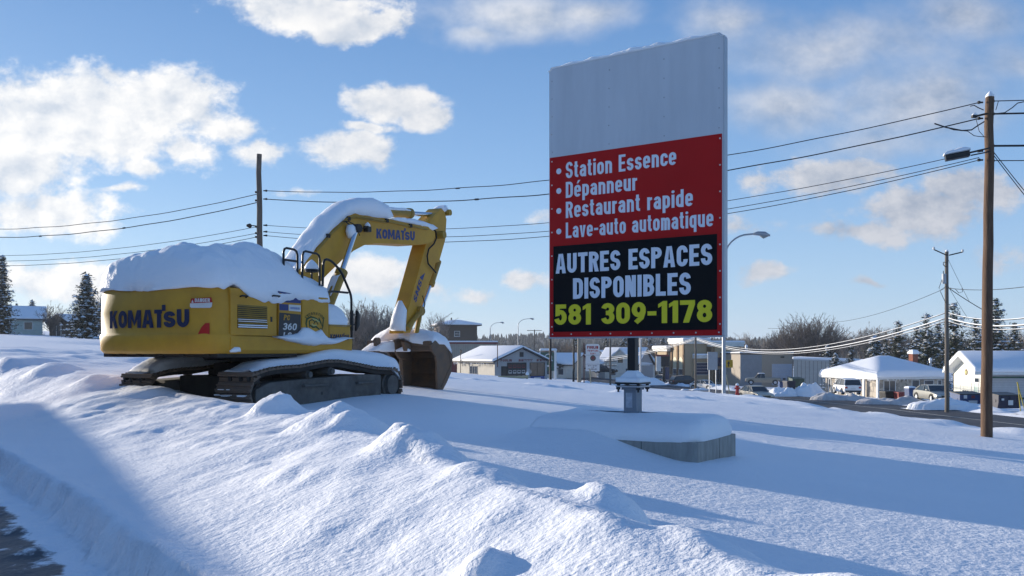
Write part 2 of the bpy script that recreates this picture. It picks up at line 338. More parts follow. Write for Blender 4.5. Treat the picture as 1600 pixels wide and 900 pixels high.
    if c == 't': return w*.66, [('s', [(s*.25+h,.97),(s*.25+h,b+.1)]+_arc(s*.25+h+.1,b+.1,.1,.1,180,265,5)+[(w*.66,b)]), ('p', [(0,X-s*.75),(w*.62,X-s*.75),(w*.62,X),(0,X)])]
    if c == 'a': return w, [('s', _arc(cx,t-ry,rx*.97,ry,168,0,11)+[(r,0)]), ('s', [(r-h*.4,X*.56),(cx,X*.56)]+_arc(cx,(X*.56+b)/2,rx,(X*.56-b)/2,95,265,11)+[(cx+rx*.5,b+.02),(r-h*.4,b+.12)])]
    if c in 'eé':
        it = [('s', [(r-h*.1,X*.49),(l+h*.9,X*.49)]), ('s', [(r,X*.42),(r,t-ry)]+_arc(cx,t-ry,rx,ry,0,180,11)+_arc(cx,b+ry,rx,ry,180,335,11))]
        if c == 'é': it.append(('p', [(w*.38,.83),(w*.60,.83),(w*.92,1.03),(w*.58,1.03)]))
        return w, it
    if c == 'c': return w*.95, [('s', [(r,X*.64)]+_arc(cx,t-ry,rx,ry,0,180,11)+_arc(cx,b+ry,rx,ry,180,360,11)+[(r,X*.36)])]
    if c == 's': return w*.95, S_(w*.95, X, ry)
    if c == 'v': return w, [('p', [(0,X),(s*1.02,X),(cx,s*1.2),(cx,0),(cx-s*.5,0)]), ('p', [(w,X),(cx+s*.5,0),(cx,0),(cx,s*1.2),(w-s*1.02,X)])]
    if c in 'pqd':
        z0, z1, x0 = {'p': (-.25, X, 0), 'q': (-.25, X, w-s), 'd': (0, 1, w-s)}[c]
        ring = _arc(cx,t-ry,rx,ry,0,180,10)+_arc(cx,b+ry,rx,ry,180,360,10)
        return w, [('p', [(x0,z0),(x0+s,z0),(x0+s,z1),(x0,z1)]), ('c', ring)]
    return W, [('p', [(0,0),(W,0),(W,1),(0,1)])]
def stroke_text(body, s=.2, W=.52, gap=.085, hf=.92):
    """verts (x, z, layer) and faces; every stroke on its own hair-thin layer so that no two faces coincide"""
    V = []; Fc = []; x = 0
    for c in body:
        adv, items = glyph(c, s, W)
        for layer, (kind, pts) in enumerate(items):
            k = len(V)
            if kind == 'p':
                V += [(x+p[0], p[1], layer) for p in pts]; Fc.append(list(range(k, k+len(pts)))); continue
            P = [Vector(p) for p in pts]; Q = [P[0]]
            for p in P[1:]:
                if (p-Q[-1]).length > 1e-4: Q.append(p)
            if kind == 'c' and (Q[0]-Q[-1]).length < 1e-3: Q.pop()
            n = len(Q)
            for i, p in enumerate(Q):
                if kind == 'c': a, b_ = Q[i-1], Q[(i+1) % n]
                else: a, b_ = Q[max(i-1, 0)], Q[min(i+1, n-1)]
                d0 = (p-a).normalized() if (p-a).length > 0 else (b_-p).normalized(); d1 = (b_-p).normalized() if (b_-p).length > 0 else d0
                n0 = Vector((-d0.y, d0.x)); n1 = Vector((-d1.y, d1.x)); m = (n0+n1)
                m = m.normalized() if m.length > 1e-4 else n0
                f = min(1/max(m.dot(n0), .45), 1.8)*s/2
                # horizontal strokes a shade thinner than stems
                e = Vector((m.x*f, m.y*f*hf)); V += [(x+p.x+e.x, p.y+e.y, layer), (x+p.x-e.x, p.y-e.y, layer)]
            m_ = n if kind == 'c' else n-1
            for i in range(m_): a, b_ = k+2*i, k+2*((i+1) % n); Fc.append([a, a+1, b_+1, b_])
        x += adv+gap
    return np.array(V), Fc
def text_fit(body, x0, x1, z0, z1, fn, name, m, parent, s=.2, W=.52, gap=.085, shear=0.0, layer=.0006, plain=False, **_):
    """lettering from x0 to x1 with cap height z0..z1; fn maps (x, z) to the surface"""
    V, Fc = stroke_text(body, s, W, gap)
    X = V[:, 0]+shear*V[:, 1]; lo, hi = X.min(), X.max()
    vs = []
    for x, z, l_ in zip(X, V[:, 1], V[:, 2]):
        a, h = x0+(x-lo)/(hi-lo)*(x1-x0), z0+z*(z1-z0)
        p = fn(a, h)
        if l_:
            e = 1e-3; u = fn(a+e, h)-p; v = fn(a, h+e)-p; nn = u.cross(v).normalized(); p = p+nn*(l_*layer)
        vs.append(p)
    return link_mesh(name, vs, Fc, m, parent)

# ---- snow lying on something: a puffy cap over an outline
def snow_cap(name, outline, H, parent, centre=None, rings=9, bulge=0.04, skirt=0.05, p=2.6, noise=0.05, nscale=2.2, seed=1, m=None, tilt=None, n=72):
    """outline: 3D points (closed); height H over it; centre: list of 2 points (medial segment) or None"""
    P = [Vector(q) for q in outline]; L = []
    tot = sum((P[(i+1) % len(P)]-P[i]).length for i in range(len(P))); step = tot/n
    for i in range(len(P)):
        a, b = P[i], P[(i+1) % len(P)]; k = max(1, int(round((b-a).length/step)))
        for j in range(k): L.append(a.lerp(b, j/k))
    c = sum(P, Vector())/len(P)
    if centre is None: A = B = c
    else: A, B = Vector(centre[0]), Vector(centre[1])
    N_ = len(L); vs = []
    def near(q):
        d = B-A
        if d.length < 1e-6: return A
        t = max(0, min(1, (q-A).dot(d)/d.length_squared)); return A+d*t
    prof = [(1.0, -skirt), (1.0+bulge, 0.10), (1.0+bulge, 0.32)]+[(math.cos(a), None) for a in np.linspace(0.35, math.pi/2, rings)]
    for (s_, h_) in prof:
        for q in L:
            cc = near(q); e = cc.lerp(q, s_)
            if h_ is None:
                hh = (1-abs(s_)**p)**(1/p) if s_ < 1 else 0
                z = H*max(hh, 0.32)
            else: z = H*h_ if h_ > 0 else h_
            ez = Vector((e.x, e.y, q.z+(cc.z-q.z)*(1-s_)+z)); vs.append(ez)
    V = np.array([tuple(v) for v in vs])
    nn = fbm(V[:, 0]*nscale+seed*3.1, V[:, 1]*nscale+V[:, 2]*1.7, seed, 4)
    nm = fbm(V[:, 0]*nscale*.8+seed*7.7+V[:, 2], V[:, 1]*nscale*.8, seed+5, 3)
    V[:, 2] += nn*noise*2.0; V[:, 0] += nm*noise*.8; V[:, 1] += nn*noise*.8
    K = len(prof)
    fs = [(i*N_+k, i*N_+(k+1) % N_, (i+1)*N_+(k+1) % N_, (i+1)*N_+k) for i in range(K-1) for k in range(N_)]
    fs.append([(K-1)*N_+k for k in range(N_)])
    o = link_mesh(name, V, fs, m or M_SNOW, parent, smooth=True)
    return o

# ---- common materials
M_CONC = mat('concrete', (0.30, 0.29, 0.27), 0.9, var=0.2, vscale=6, bump=0.3, bscale=40)
M_STEEL = mat('galvanised_steel', (0.42, 0.44, 0.47), 0.45, 0.5, var=0.12, vscale=8)
M_BLACK = mat('black_paint', (0.012, 0.012, 0.013), 0.45)
M_RUBBER = mat('rubber', (0.015, 0.015, 0.016), 0.85)
M_WOOD = mat('weathered_pole_wood', (0.075, 0.042, 0.027), 0.9, var=0.0, vscale=4, bump=0.6, bscale=14, stretch=(5, 5, .5), col2=(0.15, 0.095, 0.06), c2amt=1.0)
M_WOODG = mat('grey_pole_wood', (0.13, 0.115, 0.10), 0.9, vscale=4, stretch=(5, 5, .5), bump=0.4, var=0.25)
M_WIRE = mat('cable', (0.02, 0.022, 0.026), 0.6)
M_GLASS = mat('dark_window_glass', (0.03, 0.04, 0.05), 0.08, spec=0.6)
M_WHITE = mat('white_paint', (0.78, 0.78, 0.76), 0.55, var=0.06)

# ---------------------------------------------------------------- terrain
ZR = ([-60, 40, 55, 68, 90, 120, 150, 250, 400, 1700], [-2.5, -2.7, -2.85, -3.0, -3.4, -3.9, -4.1, -4.3, -4.0, -3.0])
RC = ([-60, 20, 40, 55, 68, 85, 100, 120, 140, 170, 200, 240, 300, 400], [34, 32, 31, 30, 29.5, 28.7, 27.3, 24.8, 21.5, 16.5, 11.0, 3, -10, -34])
RW = 4.2
def zroad(y): return np.interp(y, *ZR)
def xroad(y): return np.interp(y, *RC)
CREST = np.array([(6, -6, .45), (3.4, -1, .58), (1.75, 2, .68), (.95, 3.5, .72), (.3, 4.7, .74), (-.5, 6.2, .76), (-1.65, 9, .76), (-3.2, 12.2, .72), (-4.7, 14.0, .72), (-5.9, 15.3, .80), (-7.6, 16.9, .95), (-9.8, 19, 1.14), (-13.5, 22, 1.36), (-20, 28, 1.6), (-32, 40, 1.9)])
LUMPS = [(-3.38, 12.1, .22, .34), (-2.05, 9.7, .22, .46), (-1.66, 9.3, .16, .40), (-.86, 7.4, .21, .34), (-.52, 7.0, .09, .25), (-.15, 6.0, .06, .3), (.62, 5.0, .15, .22), (.35, 5.2, .05, .2), (-.17, 4.20, .10, .125),
         (-6.7, 16.0, .06, .4), (-8.4, 17.5, .09, .5), (-10.6, 19.6, .12, .5), (-4.2, 13.2, .05, .35), (1.0, 4.1, .07, .25), (1.35, 3.05, .06, .3), (-2.6, 10.8, .05, .3), (-12.3, 21.5, .1, .6)]
BASE_C = np.array([1.65, 11.8]); BU = np.array([.839, -.545]); BV = np.array([-.545, -.839])   # sign base: along the board, towards the viewer
def terrain(x, y, detail=True):
    x = np.asarray(x, float); y = np.asarray(y, float)
    # snow field: a gentle plane falling to the right, flattening to the left
    zf = 0.38-0.078*np.maximum(x, -15)
    zf = np.where(x < -15, 0.38+0.078*15+0.043*(-15-x), zf)
    zf = zf-.013*np.maximum(y-27, 0)*sstep(x, -14, -4)
    zf = zf+0.05*fbm(x*.18, y*.18, 3, 3)+0.012*fbm(x*.9, y*.9, 11, 3)*sstep(y, -5, 5)
    zf = zf+np.exp(-((x+15.5)/6)**2-((y-26)/5)**2)*(0.34*fbm(x*.55, y*.55, 8, 4)+.06)
    zf = zf+np.exp(-((y-(34.5-.30*x))/.7)**2)*sstep(x, -9, -3)*(1-sstep(x, 9, 13))*0.30*np.maximum(fbm(x*.9, y*.9, 21, 3), 0)
    xe = np.interp(y, [-60, 10, 24, 31, 49, 62, 90], [18, 15.8, 14.2, 12.8, 11.6, 10.8, 9.0])
    xe = xe+0.9*fbm(y*.22, x*0, 31, 3)
    wr = sstep(x, xe, xe+6.5)
    wf = sstep(y+2.5*fbm(x*.12, y*0, 37, 3), 49, 72)*sstep(x, -34, -12)
    w_ = 1-(1-wr)*(1-wf)
    zlow = zroad(y)-0.032*np.clip(x-xroad(y)-4, 0, 40)+0.04*np.clip(xroad(y)-x-6, 0, 25)
    zf = zf-.26*np.exp(-((x+5.4)/2.6)**2-((y-16.4)/2.2)**2)
    edge = np.exp(-((x-xe)/1.0)**2)*(y < 60)*(0.03+0.22*fbm(x*.7, y*.5, 41, 3))
    z = zf*(1-w_)+zlow*w_+edge
    # road bed and ploughed banks
    d = x-xroad(y); ad = np.abs(d)
    onroad = 1-sstep(ad, RW, RW+.5)
    near = sstep(ad, RW+6, RW+2)
    zr_ = zroad(y)
    z = np.where(ad < RW+3, z*(1-onroad)+(zr_-.06)*onroad, z)
    bank = np.exp(-((ad-RW-1.5)/.8)**2)*(0.42+0.75*fbm(x*.55, y*.35, 51, 4))*np.where(d > 0, 1.0, .55)*sstep(y, 30, 45)
    gap = sstep(fbm(y*.055, d*0, 57, 2), -.25, -.1)
    z = z+np.maximum(bank, 0)*gap
    dirt = np.exp(-((ad-RW-.5)/.6)**2)*0.72
    dirt = np.maximum(dirt, sstep(d, RW-1, RW)*(1-sstep(d, RW+5, RW+9))*(1-gap)*.62*(y > 90))
    # ploughed berm
    px, py, pz = CREST[:, 0], CREST[:, 1], CREST[:, 2]
    sel = (x > -60) & (x < 14) & (y > -14) & (y < 70)
    X, Y = x[sel], y[sel]
    best = np.full(X.shape, 1e9); side = np.zeros(X.shape); zc = np.zeros(X.shape)
    for i in range(len(px)-1):
        ax, ay = px[i], py[i]; bx, by = px[i+1], py[i+1]; ex, ey = bx-ax, by-ay; l2 = ex*ex+ey*ey
        t = np.clip(((X-ax)*ex+(Y-ay)*ey)/l2, 0, 1); dx = X-ax-t*ex; dy = Y-ay-t*ey; dd = np.hypot(dx, dy)
        m = dd < best; best = np.where(m, dd, best)
        s = np.sign(ex*(Y-ay)-ey*(X-ax)); side = np.where(m, -s, side); zc = np.where(m, pz[i]+t*(pz[i+1]-pz[i]), zc)
    dc = best*side                                        # + = field side
    wob = 0.16*fbm(X*.8, Y*.8, 61, 4)
    zc = zc+0.07*fbm(X*.9+Y*.3, Y*.7, 63, 4)
    se = .78*X+.62*Y-1.66+0.04*fbm(X*1.6, Y*1.6, 65, 3)+0.10*fbm(X*.35, Y*.35, 66, 2)+sstep(Y, 20, 34)*2.5
    zfs = z[sel]
    zfield = zfs+(zc-zfs)*np.exp(-(np.maximum(dc+wob*.4, 0)/.62)**2)
    f = np.clip(se/np.maximum(se-np.minimum(dc, 0), .05), 0, 1)
    shelf = 0.26+0.02*fbm(X*1.2, Y*1.2, 67, 3)
    prof = sstep(f, .05, 1.02)
    zslope = shelf+(zc-shelf)*(prof*.55+f**1.3*.45)
    zslope = zslope+(0.080*fbm(X*1.0+Y*.4, Y*1.0-X*.3, 69, 3)+0.016*fbm(X*3.2, Y*3.2, 71, 3)+.05*np.maximum(fbm(X*2.1, Y*2.1, 72, 2)-.24, 0)*2)*sstep(f, .2, .6)
    hgt = np.where(dc > 0, zfield, zslope)
    for (lx, ly, a, r_) in LUMPS:
        rr = ((X-lx)/r_)**2+((Y-ly)/(r_*1.15))**2
        hgt = hgt+a*np.exp(-rr**(1.9 if r_ > .12 else 3.0))*(1+(.5 if r_ > .13 else .2)*fbm(X*3/max(r_, .3)*.4, Y*3/max(r_, .3)*.4, 73, 3))
    # lot: scraped snow and asphalt, the plough's vertical lip at its edge
    zl = 0.012*fbm(X*1.5, Y*1.5, 81, 4)-.0+0.02*np.exp(-(np.minimum(se+.25, 0)/.25)**2)
    lipn = .5+.9*fbm(X*1.7+se*.6, Y*1.7, 83, 3)
    lip = sstep(se, -.13+.15*fbm(X*4.5, Y*4.5, 82, 3), .04+.05*fbm(X*2.5, Y*2.5, 85, 2))
    zl2 = zl*(1-lip)+(hgt+0.03*np.exp(-((se-.08)/.10)**2)*(1+1.2*lipn))*lip
    zl2 = zl2+0.012*fbm(X*9, Y*3.5, 84, 3)*np.exp(-((se+.03)/.14)**2)
    spill = np.exp(-((se+.35)/.28)**2)*np.maximum(fbm(X*2.4, Y*2.4, 86, 4), 0)*.10
    z[sel] = np.where(dc > 0, hgt, zl2+spill*(1-lip))
    bare = np.zeros(x.shape)
    bare[sel] = (sstep(-se, .12, .40)*(.475+.25*np.exp(-((se+.68)/.42)**2)))*(1-lip)*(dc < 0)-spill*2.5
    dirt[sel] = 0
    # drift over the sign's concrete base
    u = (x-BASE_C[0])*BU[0]+(y-BASE_C[1])*BU[1]; v = (x-BASE_C[0])*BV[0]+(y-BASE_C[1])*BV[1]
    dr = sstep(u, -1.75, -1.2)*(1-sstep(u, -.35, 1.1))*(1-sstep(v, .55, 1.75))*sstep(v, -2.3, -.5)
    z = z*(1-dr)+np.maximum(z, .55-.10*sstep(u, -.5, .5))*dr
    z = z+np.exp(-((u-1.55)/.35)**2)*np.exp(-((v-.2)/1.0)**2)*.03
    # far ground sinks a little under the wooded hills
    if detail:
        fine = sstep(y, 60, 20)*sstep(np.abs(x), 40, 15)
        z = z+fine*(1-np.clip(bare*2, 0, 1))*0.0055*fbm(x*5.2+y*2, y*5.2-x*2, 91, 2)
    return z, dirt, bare
def ground_z(x, y):
    return float(terrain(np.array([x]), np.array([y]), False)[0][0])
def axis(lo, hi, a, b, d0, g):
    out = [a]
    while out[-1] < b: out.append(out[-1]+d0)
    r_ = [out[-1]]; s = d0
    while r_[-1] < hi: s *= 1+g; s = min(s, 60); r_.append(r_[-1]+s)
    l_ = [a]; s = d0
    while l_[-1] > lo: s *= 1+g; s = min(s, 60); l_.append(l_[-1]-s)
    return np.array(l_[:0:-1]+out+r_[1:])
def build_ground():
    xs = axis(-1500, 1500, -5.5, 6.0, .055, .022); ys = axis(-20, 1700, 2.6, 13, .055, .016)
    X, Y = np.meshgrid(xs, ys); nx, ny = len(xs), len(ys)
    z, dirt, bare = terrain(X.ravel(), Y.ravel())
    V = np.stack([X.ravel(), Y.ravel(), z], 1)
    i = np.arange((ny-1)*(nx-1)); r_, c = i//(nx-1), i % (nx-1); a = r_*nx+c
    Fq = np.stack([a, a+1, a+nx+1, a+nx], 1)
    me = bpy.data.meshes.new('ground'); me.vertices.add(len(V)); me.vertices.foreach_set('co', V.ravel())
    me.loops.add(Fq.size); me.loops.foreach_set('vertex_index', Fq.ravel().astype(np.int32))
    me.polygons.add(len(Fq)); me.polygons.foreach_set('loop_start', np.arange(0, Fq.size, 4, dtype=np.int32)); me.polygons.foreach_set('loop_total', np.full(len(Fq), 4, np.int32))
    me.update(calc_edges=True)
    for nm, arr in (('dirt', dirt), ('bare', bare)):
        at_ = me.attributes.new(nm, 'FLOAT', 'POINT'); at_.data.foreach_set('value', np.clip(arr, -1, 1).astype(np.float32))
    structure(link_me('ground', me, M_TERR, smooth=True))
    print('ground verts', len(V))
build_ground()

# road surface with its centre line and slushy edge
def asphalt():
    m = mat('wet_asphalt', (0.040, 0.041, 0.045), 0.7, var=0.25, vscale=.5, bump=.2, bscale=60, spec=.3, col2=(0.10, 0.10, 0.105), c2amt=.6)
    return m
def strip(name, o0, o1, ys, lift, m):
    vs = []; fs = []
    for y in ys:
        dxy = (xroad(y+.5)-xroad(y-.5)); n = Vector((1, -dxy, 0)).normalized(); c = Vector((float(xroad(y)), y, float(zroad(y))+lift))
        vs += [c+n*o0, c+n*o1]
    for i in range(len(ys)-1): fs.append((2*i, 2*i+1, 2*i+3, 2*i+2))
    return link_mesh(name, vs, fs, m, smooth=True)
ys = list(np.arange(-50, 330, 2.0))
structure(strip('road', -RW, RW, ys, 0.0, asphalt()))
M_LINE = mat('road_paint', (0.52, 0.50, 0.44), 0.8, var=.25, vscale=1.5)
structure(strip('road_centre_line', -.09, .09, ys, .006, M_LINE))

# distant wooded hills
def build_hills():
    xs = np.arange(-1300, 1500, 9.0); ys = np.array([560, 600, 640, 690, 750, 820, 900, 1000, 1150])
    X, Y = np.meshgrid(xs, ys)
    ridge = np.interp(X/Y, [-1, -.55, -.30, -.08, .04, .2, .45, .7, 1.2], [9, 10, 14, 17, 20, 17, 15, 13, 12])
    z = -6+ridge*sstep(Y, 560, 880)*(1+.35*fbm(X*.004, Y*.004, 5, 4))
    nx, ny = len(xs), len(ys); i = np.arange((ny-1)*(nx-1)); a = i//(nx-1)*nx+i % (nx-1)
    o = link_mesh('hills', np.stack([X.ravel(), Y.ravel(), z.ravel()], 1), np.stack([a, a+1, a+nx+1, a+nx], 1).tolist(), mat('hill_floor', (.06, .065, .07), .95, var=.5, vscale=.03), smooth=True); structure(o)
    # the wood on them, one mass of small crowns
    n = 9000; r = np.random.default_rng(4)
    kk = r.uniform(-.75, .85, n); yy = 575+ (r.random(n)**1.3)*420; xx = kk*yy
    rd = np.interp(kk, [-1, -.55, -.30, -.08, .04, .2, .45, .7, 1.2], [9, 10, 14, 17, 20, 17, 15, 13, 12])
    zz = -6+rd*sstep(yy, 560, 880)*(1+.35*fbm(xx*.004, yy*.004, 5, 4))
    vs = []; fs = []
    for x, y, z0 in zip(xx, yy, zz):
        h = r.uniform(3, 6.5); rw = h*r.uniform(.22, .42); k = len(vs); nn = 5
        for q in range(nn):
            t = 2*math.pi*q/nn+r.uniform(-.3, .3); s_ = r.uniform(.7, 1.2); vs.append((x+rw*s_*math.cos(t), y+rw*s_*math.sin(t), z0-.3))
        for q in range(nn):
            t = 2*math.pi*q/nn+r.uniform(-.3, .3); s_ = r.uniform(.4, .75); vs.append((x+rw*s_*math.cos(t), y+rw*s_*math.sin(t), z0+h*r.uniform(.45, .7)))
        vs.append((x+r.uniform(-.3, .3), y, z0+h))
        for q in range(nn):
            fs.append((k+q, k+(q+1) % nn, k+nn+(q+1) % nn, k+nn+q)); fs.append((k+nn+q, k+nn+(q+1) % nn, k+2*nn))
    o = link_mesh('wooded_hillside', vs, fs, mat('far_wood', (0.045, 0.052, 0.050), 0.95, var=.45, vscale=.06))
    tag(o, 'dark distant wood covering the low hills on the horizon', 'forest', kind='stuff')
build_hills()

# ---------------------------------------------------------------- excavator
M_YEL = mat('machine_yellow_paint', (0.60, 0.315, 0.028), 0.50, var=0.0, vscale=1.6, bump=.05, bscale=30, spec=.28, col2=(0.42, 0.21, 0.024), c2amt=.8)
M_YELD = mat('dusty_yellow_paint', (0.42, 0.25, 0.03), 0.55, var=0.0, vscale=2.4, spec=.35, col2=(0.24, 0.15, 0.04), c2amt=.9)
M_DARK = mat('greasy_dark_steel', (0.022, 0.020, 0.019), 0.7, var=0.4, vscale=5, bump=.2)
M_TRACK = mat('worn_track_steel', (0.135, 0.108, 0.088), 0.7, .15, var=0.0, vscale=7, bump=.3, bscale=25, col2=(0.20, 0.13, 0.085), c2amt=.8)
M_FRAME = mat('dirty_grey_steel', (0.105, 0.098, 0.09), 0.8, var=.4, vscale=4, bump=.2)
M_BUCK = mat('bucket_worn_steel', (0.105, 0.083, 0.066), 0.7, .15, var=0.0, vscale=2.6, bump=.3, bscale=18, col2=(0.22, 0.125, 0.065), c2amt=.8)
M_CHROME = mat('chromed_rod', (0.62, 0.64, 0.68), 0.18, 1.0, var=.04)
M_NAVY = mat('navy_lettering', (0.012, 0.018, 0.062), 0.5, var=.05)
M_BLUEL = mat('blue_lettering', (0.02, 0.04, 0.16), 0.5, var=.05)
M_RED = mat('red_reflector', (0.42, 0.012, 0.010), 0.35, var=.08)
M_DECALW = mat('white_decal', (0.62, 0.62, 0.60), 0.5, var=.05)
M_CHAR = mat('charcoal_panel', (0.022, 0.024, 0.028), 0.45, var=.1)
M_GREEND = mat('green_decal', (0.035, 0.06, 0.012), 0.6, var=.1)

XC = Vector((-5.21, 18.48)); XA = R(26.0); XZ = 0.40
fr, rt = Vector((math.sin(XA), math.cos(XA))), Vector((math.cos(XA), -math.sin(XA)))
EX = thing('excavator', 'big yellow tracked excavator with thick snow heaped on its hood and boom', 'excavator', (XC.x, XC.y, XZ), -XA)
def ex(px, py, r):
    """photo pixel on the machine's plane r metres right of its centreline -> local (r, t, z)"""
    k = (px-800)/F
    t = (k*(XC.y+r*rt.y)-XC.x-r*rt.x)/(fr.x-k*fr.y)
    Y = XC.y+r*rt.y+t*fr.y
    return Vector((r, t, EYE+(HOR-py)/F*Y-XZ))
def exl(pts, r): return [ex(a, b, r) for a, b in pts]

# tracks
def make_track(side):
    ro, ri = 1.72, 0.87                                # outer / inner edge of the shoes
    rc = side*(ro+ri)/2; wd = (ro-ri)/2
    top = [(400,585),(420,578),(440,575),(470,573),(490,569),(512,565),(532,565),(560,570),(590,576),(612,577)]
    P = [Vector((p.y, p.z)) for p in exl(top, 1.72)]
    if side < 0: P = [Vector((a.x, a.y-.06)) for a in P]
    t0, t1 = -2.48, 2.50; zb = 0.06; path = []
    fz = P[-1].y; rz_ = P[0].y-.03
    for p in P: path.append(p)
    rr = (fz-zb)/2; cz = zb+rr; ct = P[-1].x
    for a in np.linspace(80, -90, 9): path.append(Vector((max(ct, t1-rr)+rr*math.cos(R(a)), cz+rr*math.sin(R(a)))))
    path.append(Vector((0, zb)))
    rr2 = (rz_-zb)/2; cz2 = zb+rr2
    for a in np.linspace(270, 105, 9): path.append(Vector((t0+rr2+rr2*math.cos(R(a)), cz2+rr2*math.sin(R(a)))))
    # resample into shoes
    pts = path+[path[0]]; seg = [(pts[i+1]-pts[i]).length for i in range(len(pts)-1)]; tot = sum(seg); n = 50
    def pos(s):
        s %= tot
        for i, l in enumerate(seg):
            if s <= l: return pts[i].lerp(pts[i+1], s/max(l, 1e-6)), (pts[i+1]-pts[i]).normalized()
            s -= l
        return pts[-1], (pts[-1]-pts[-2]).normalized()
    ch = MB(); lk = MB(); pit = tot/n
    for i in range(n):
        p, d = pos(i*pit); nrm = Vector((-d.y, d.x))
        if (p-Vector((0, .55))).dot(nrm) < 0: nrm = -nrm
        def q(a, b): return p+d*a+nrm*b
        h = pit/2-.008
        prof = [q(-h, -.02), q(h, -.02), q(h, .012), q(h*.55, .012), q(h*.45, .05), q(h*.25, .05), q(h*.15, .012), q(-h*.35, .012), q(-h*.45, .05), q(-h*.7, .05), q(-h*.8, .012), q(-h, .012)]
        ch.prism([(a.x, a.y) for a in prof], 'x', rc-wd, rc+wd)
        for s in (-1, 1, side*2.45):
            pr = [q(-pit*.52, -.11), q(pit*.52, -.11), q(pit*.52, -.02), q(-pit*.52, -.02)]
            lk.prism([(a.x, a.y) for a in pr], 'x', rc+s*.13-.03, rc+s*.13+.03)
    o = ch.build('track_chain', M_TRACK, EX)
    lk.build('chain_link', M_DARK, o)
    # side frame, idler, sprocket, rollers
    fm = MB(); zt = .62
    fm.prism([(-2.28, .12), (1.72, .12), (1.72, zt+.04), (1.2, zt+.06), (-.9, zt+.02), (-1.9, zt-.02), (-2.28, zt-.14)], 'x', rc-.42, rc+.36)
    for (a, b) in ((-1.0, .25), (0.75, .22)):
        fm.box(rc+.36*side, rc+(.36+.09)*side, a, a+b*3, .48, .53)
    fo = fm.build('track_side_frame', M_FRAME, EX, bevel=.02)
    for (a, b) in ((-1.62, .30), (-.38, .33)):
        hs = MB(); hs.cyl((rc+.355*side, a, b), (rc+.364*side, a, b), .035, n=10); hs.build('frame_hole', M_BLACK, fo)
    sp = MB(); sp.cyl((rc-.30, t1-rr, cz), (rc+.30, t1-rr, cz), rr*.80, n=28); sp.cyl((rc+.3*side, t1-rr, cz), (rc+.40*side, t1-rr, cz), rr*.62, n=28); sp.build('idler', M_FRAME, EX, auto=.6)
    sp = MB(); sp.cyl((rc-.2, t0+rr2, cz2), (rc+.2, t0+rr2, cz2), rr2*.78, n=24); sp.cyl((rc+.2*side, t0+rr2, cz2), (rc+.30*side, t0+rr2, cz2), rr2*.5, n=20); sp.build('sprocket', M_DARK, EX, auto=.6)
    for t in (ex(486, 575, 1.72).y, ex(521, 575, 1.72).y):
        c = MB(); zz = np.interp(t, [p.x for p in P], [p.y for p in P])-.20
        c.cyl((rc-.3, t, zz), (rc+.36*side, t, zz), .085, n=16); c.cyl((rc+.34*side, t, zz), (rc+.42*side, t, zz), .062, n=16)
        c.build('carrier_roller', M_FRAME, EX, auto=.6)
    for t in np.linspace(-1.5, 1.35, 8):
        c = MB(); c.cyl((rc-.3, t, .14), (rc+.3, t, .14), .09, n=12); c.build('track_roller', M_DARK, EX, auto=.6)
    # snow on the upper run
    V = []; 
    zs = [(p.x, p.y) for p in P]
    tt = np.linspace(zs[0][0]-.02, t1-.02, 46); nr = 13
    if side > 0:
        hp = [(355,592),(375,580),(400,566),(420,562),(440,561),(460,559),(480,551),(500,545),(520,544),(545,546),(570,549),(590,552),(608,558),(620,567),(626,582)]
        H = [(ex(a, b, 1.35).y, ex(a, b, 1.35).z) for a, b in hp]
        tops = np.interp(tt, [a for a, b in H], [b for a, b in H])
    else:
        tops = np.interp(tt, [zs[0][0]-.1, zs[0][0]+.25, zs[0][0]+.7, 1.8, 2.4, t1], [.86, 1.04, 1.10, 1.13, 1.08, .9])
    base = np.interp(tt, [a for a, b in zs]+[t1-.02], [b for a, b in zs]+[zs[-1][1]-.30])+.045
    tap = np.interp(tt, [tt[0], tt[0]+.12, tt[0]+.45], [.12, .55, 1.0]); tops = base+(tops-base)*tap
    fs = []
    for i, t in enumerate(tt):
        for j in range(nr):
            s_ = -1+2*j/(nr-1); h = max(tops[i]-base[i], .03)*(1-abs(s_)**3.2)**.5
            V.append((rc+s_*(wd-.02)*(.80+.20*min(1, tap[i]+.15)), t, base[i]+h+.03*float(fbm(t*2.2+side*9, s_*1.3, 33, 3))*(abs(s_) < .98)))
        V.append((rc, t, base[i]-.01))
    m_ = nr+1
    for i in range(len(tt)-1):
        for j in range(nr-1): fs.append((i*m_+j, i*m_+j+1, (i+1)*m_+j+1, (i+1)*m_+j))
        for j in (0, nr-1): fs.append((i*m_+j, (i+1)*m_+j, (i+1)*m_+nr, i*m_+nr))
    fs += [[j for j in range(nr)]+[nr], [(len(tt)-1)*m_+j for j in range(nr)]+[(len(tt)-1)*m_+nr]]
    link_mesh('snow_cover', V, fs, M_SNOW, EX, smooth=True)
    # snow dusted on the rear shoes' grousers
    ds = MB(); r_ = np.random.default_rng(5+side)
    for z in cz2-.25+np.sort(r_.random(4))*(rz_+.27-cz2):
        a = math.acos(max(-1, min(1, (z-cz2)/(rr2+.05)))); t = t0+rr2-(rr2+.06)*math.sin(a)
        for k in range(3 if side < 0 else 2):
            x0 = rc-wd+r_.uniform(0, wd*1.4); ds.box(x0, min(x0+r_.uniform(.04, .22), rc+wd), t-.02, t+.05, z, z+r_.uniform(.008, .016))
    ds.build('snow_dusting', M_SNOW, EX)['kind'] = 'stuff'
make_track(1); make_track(-1)
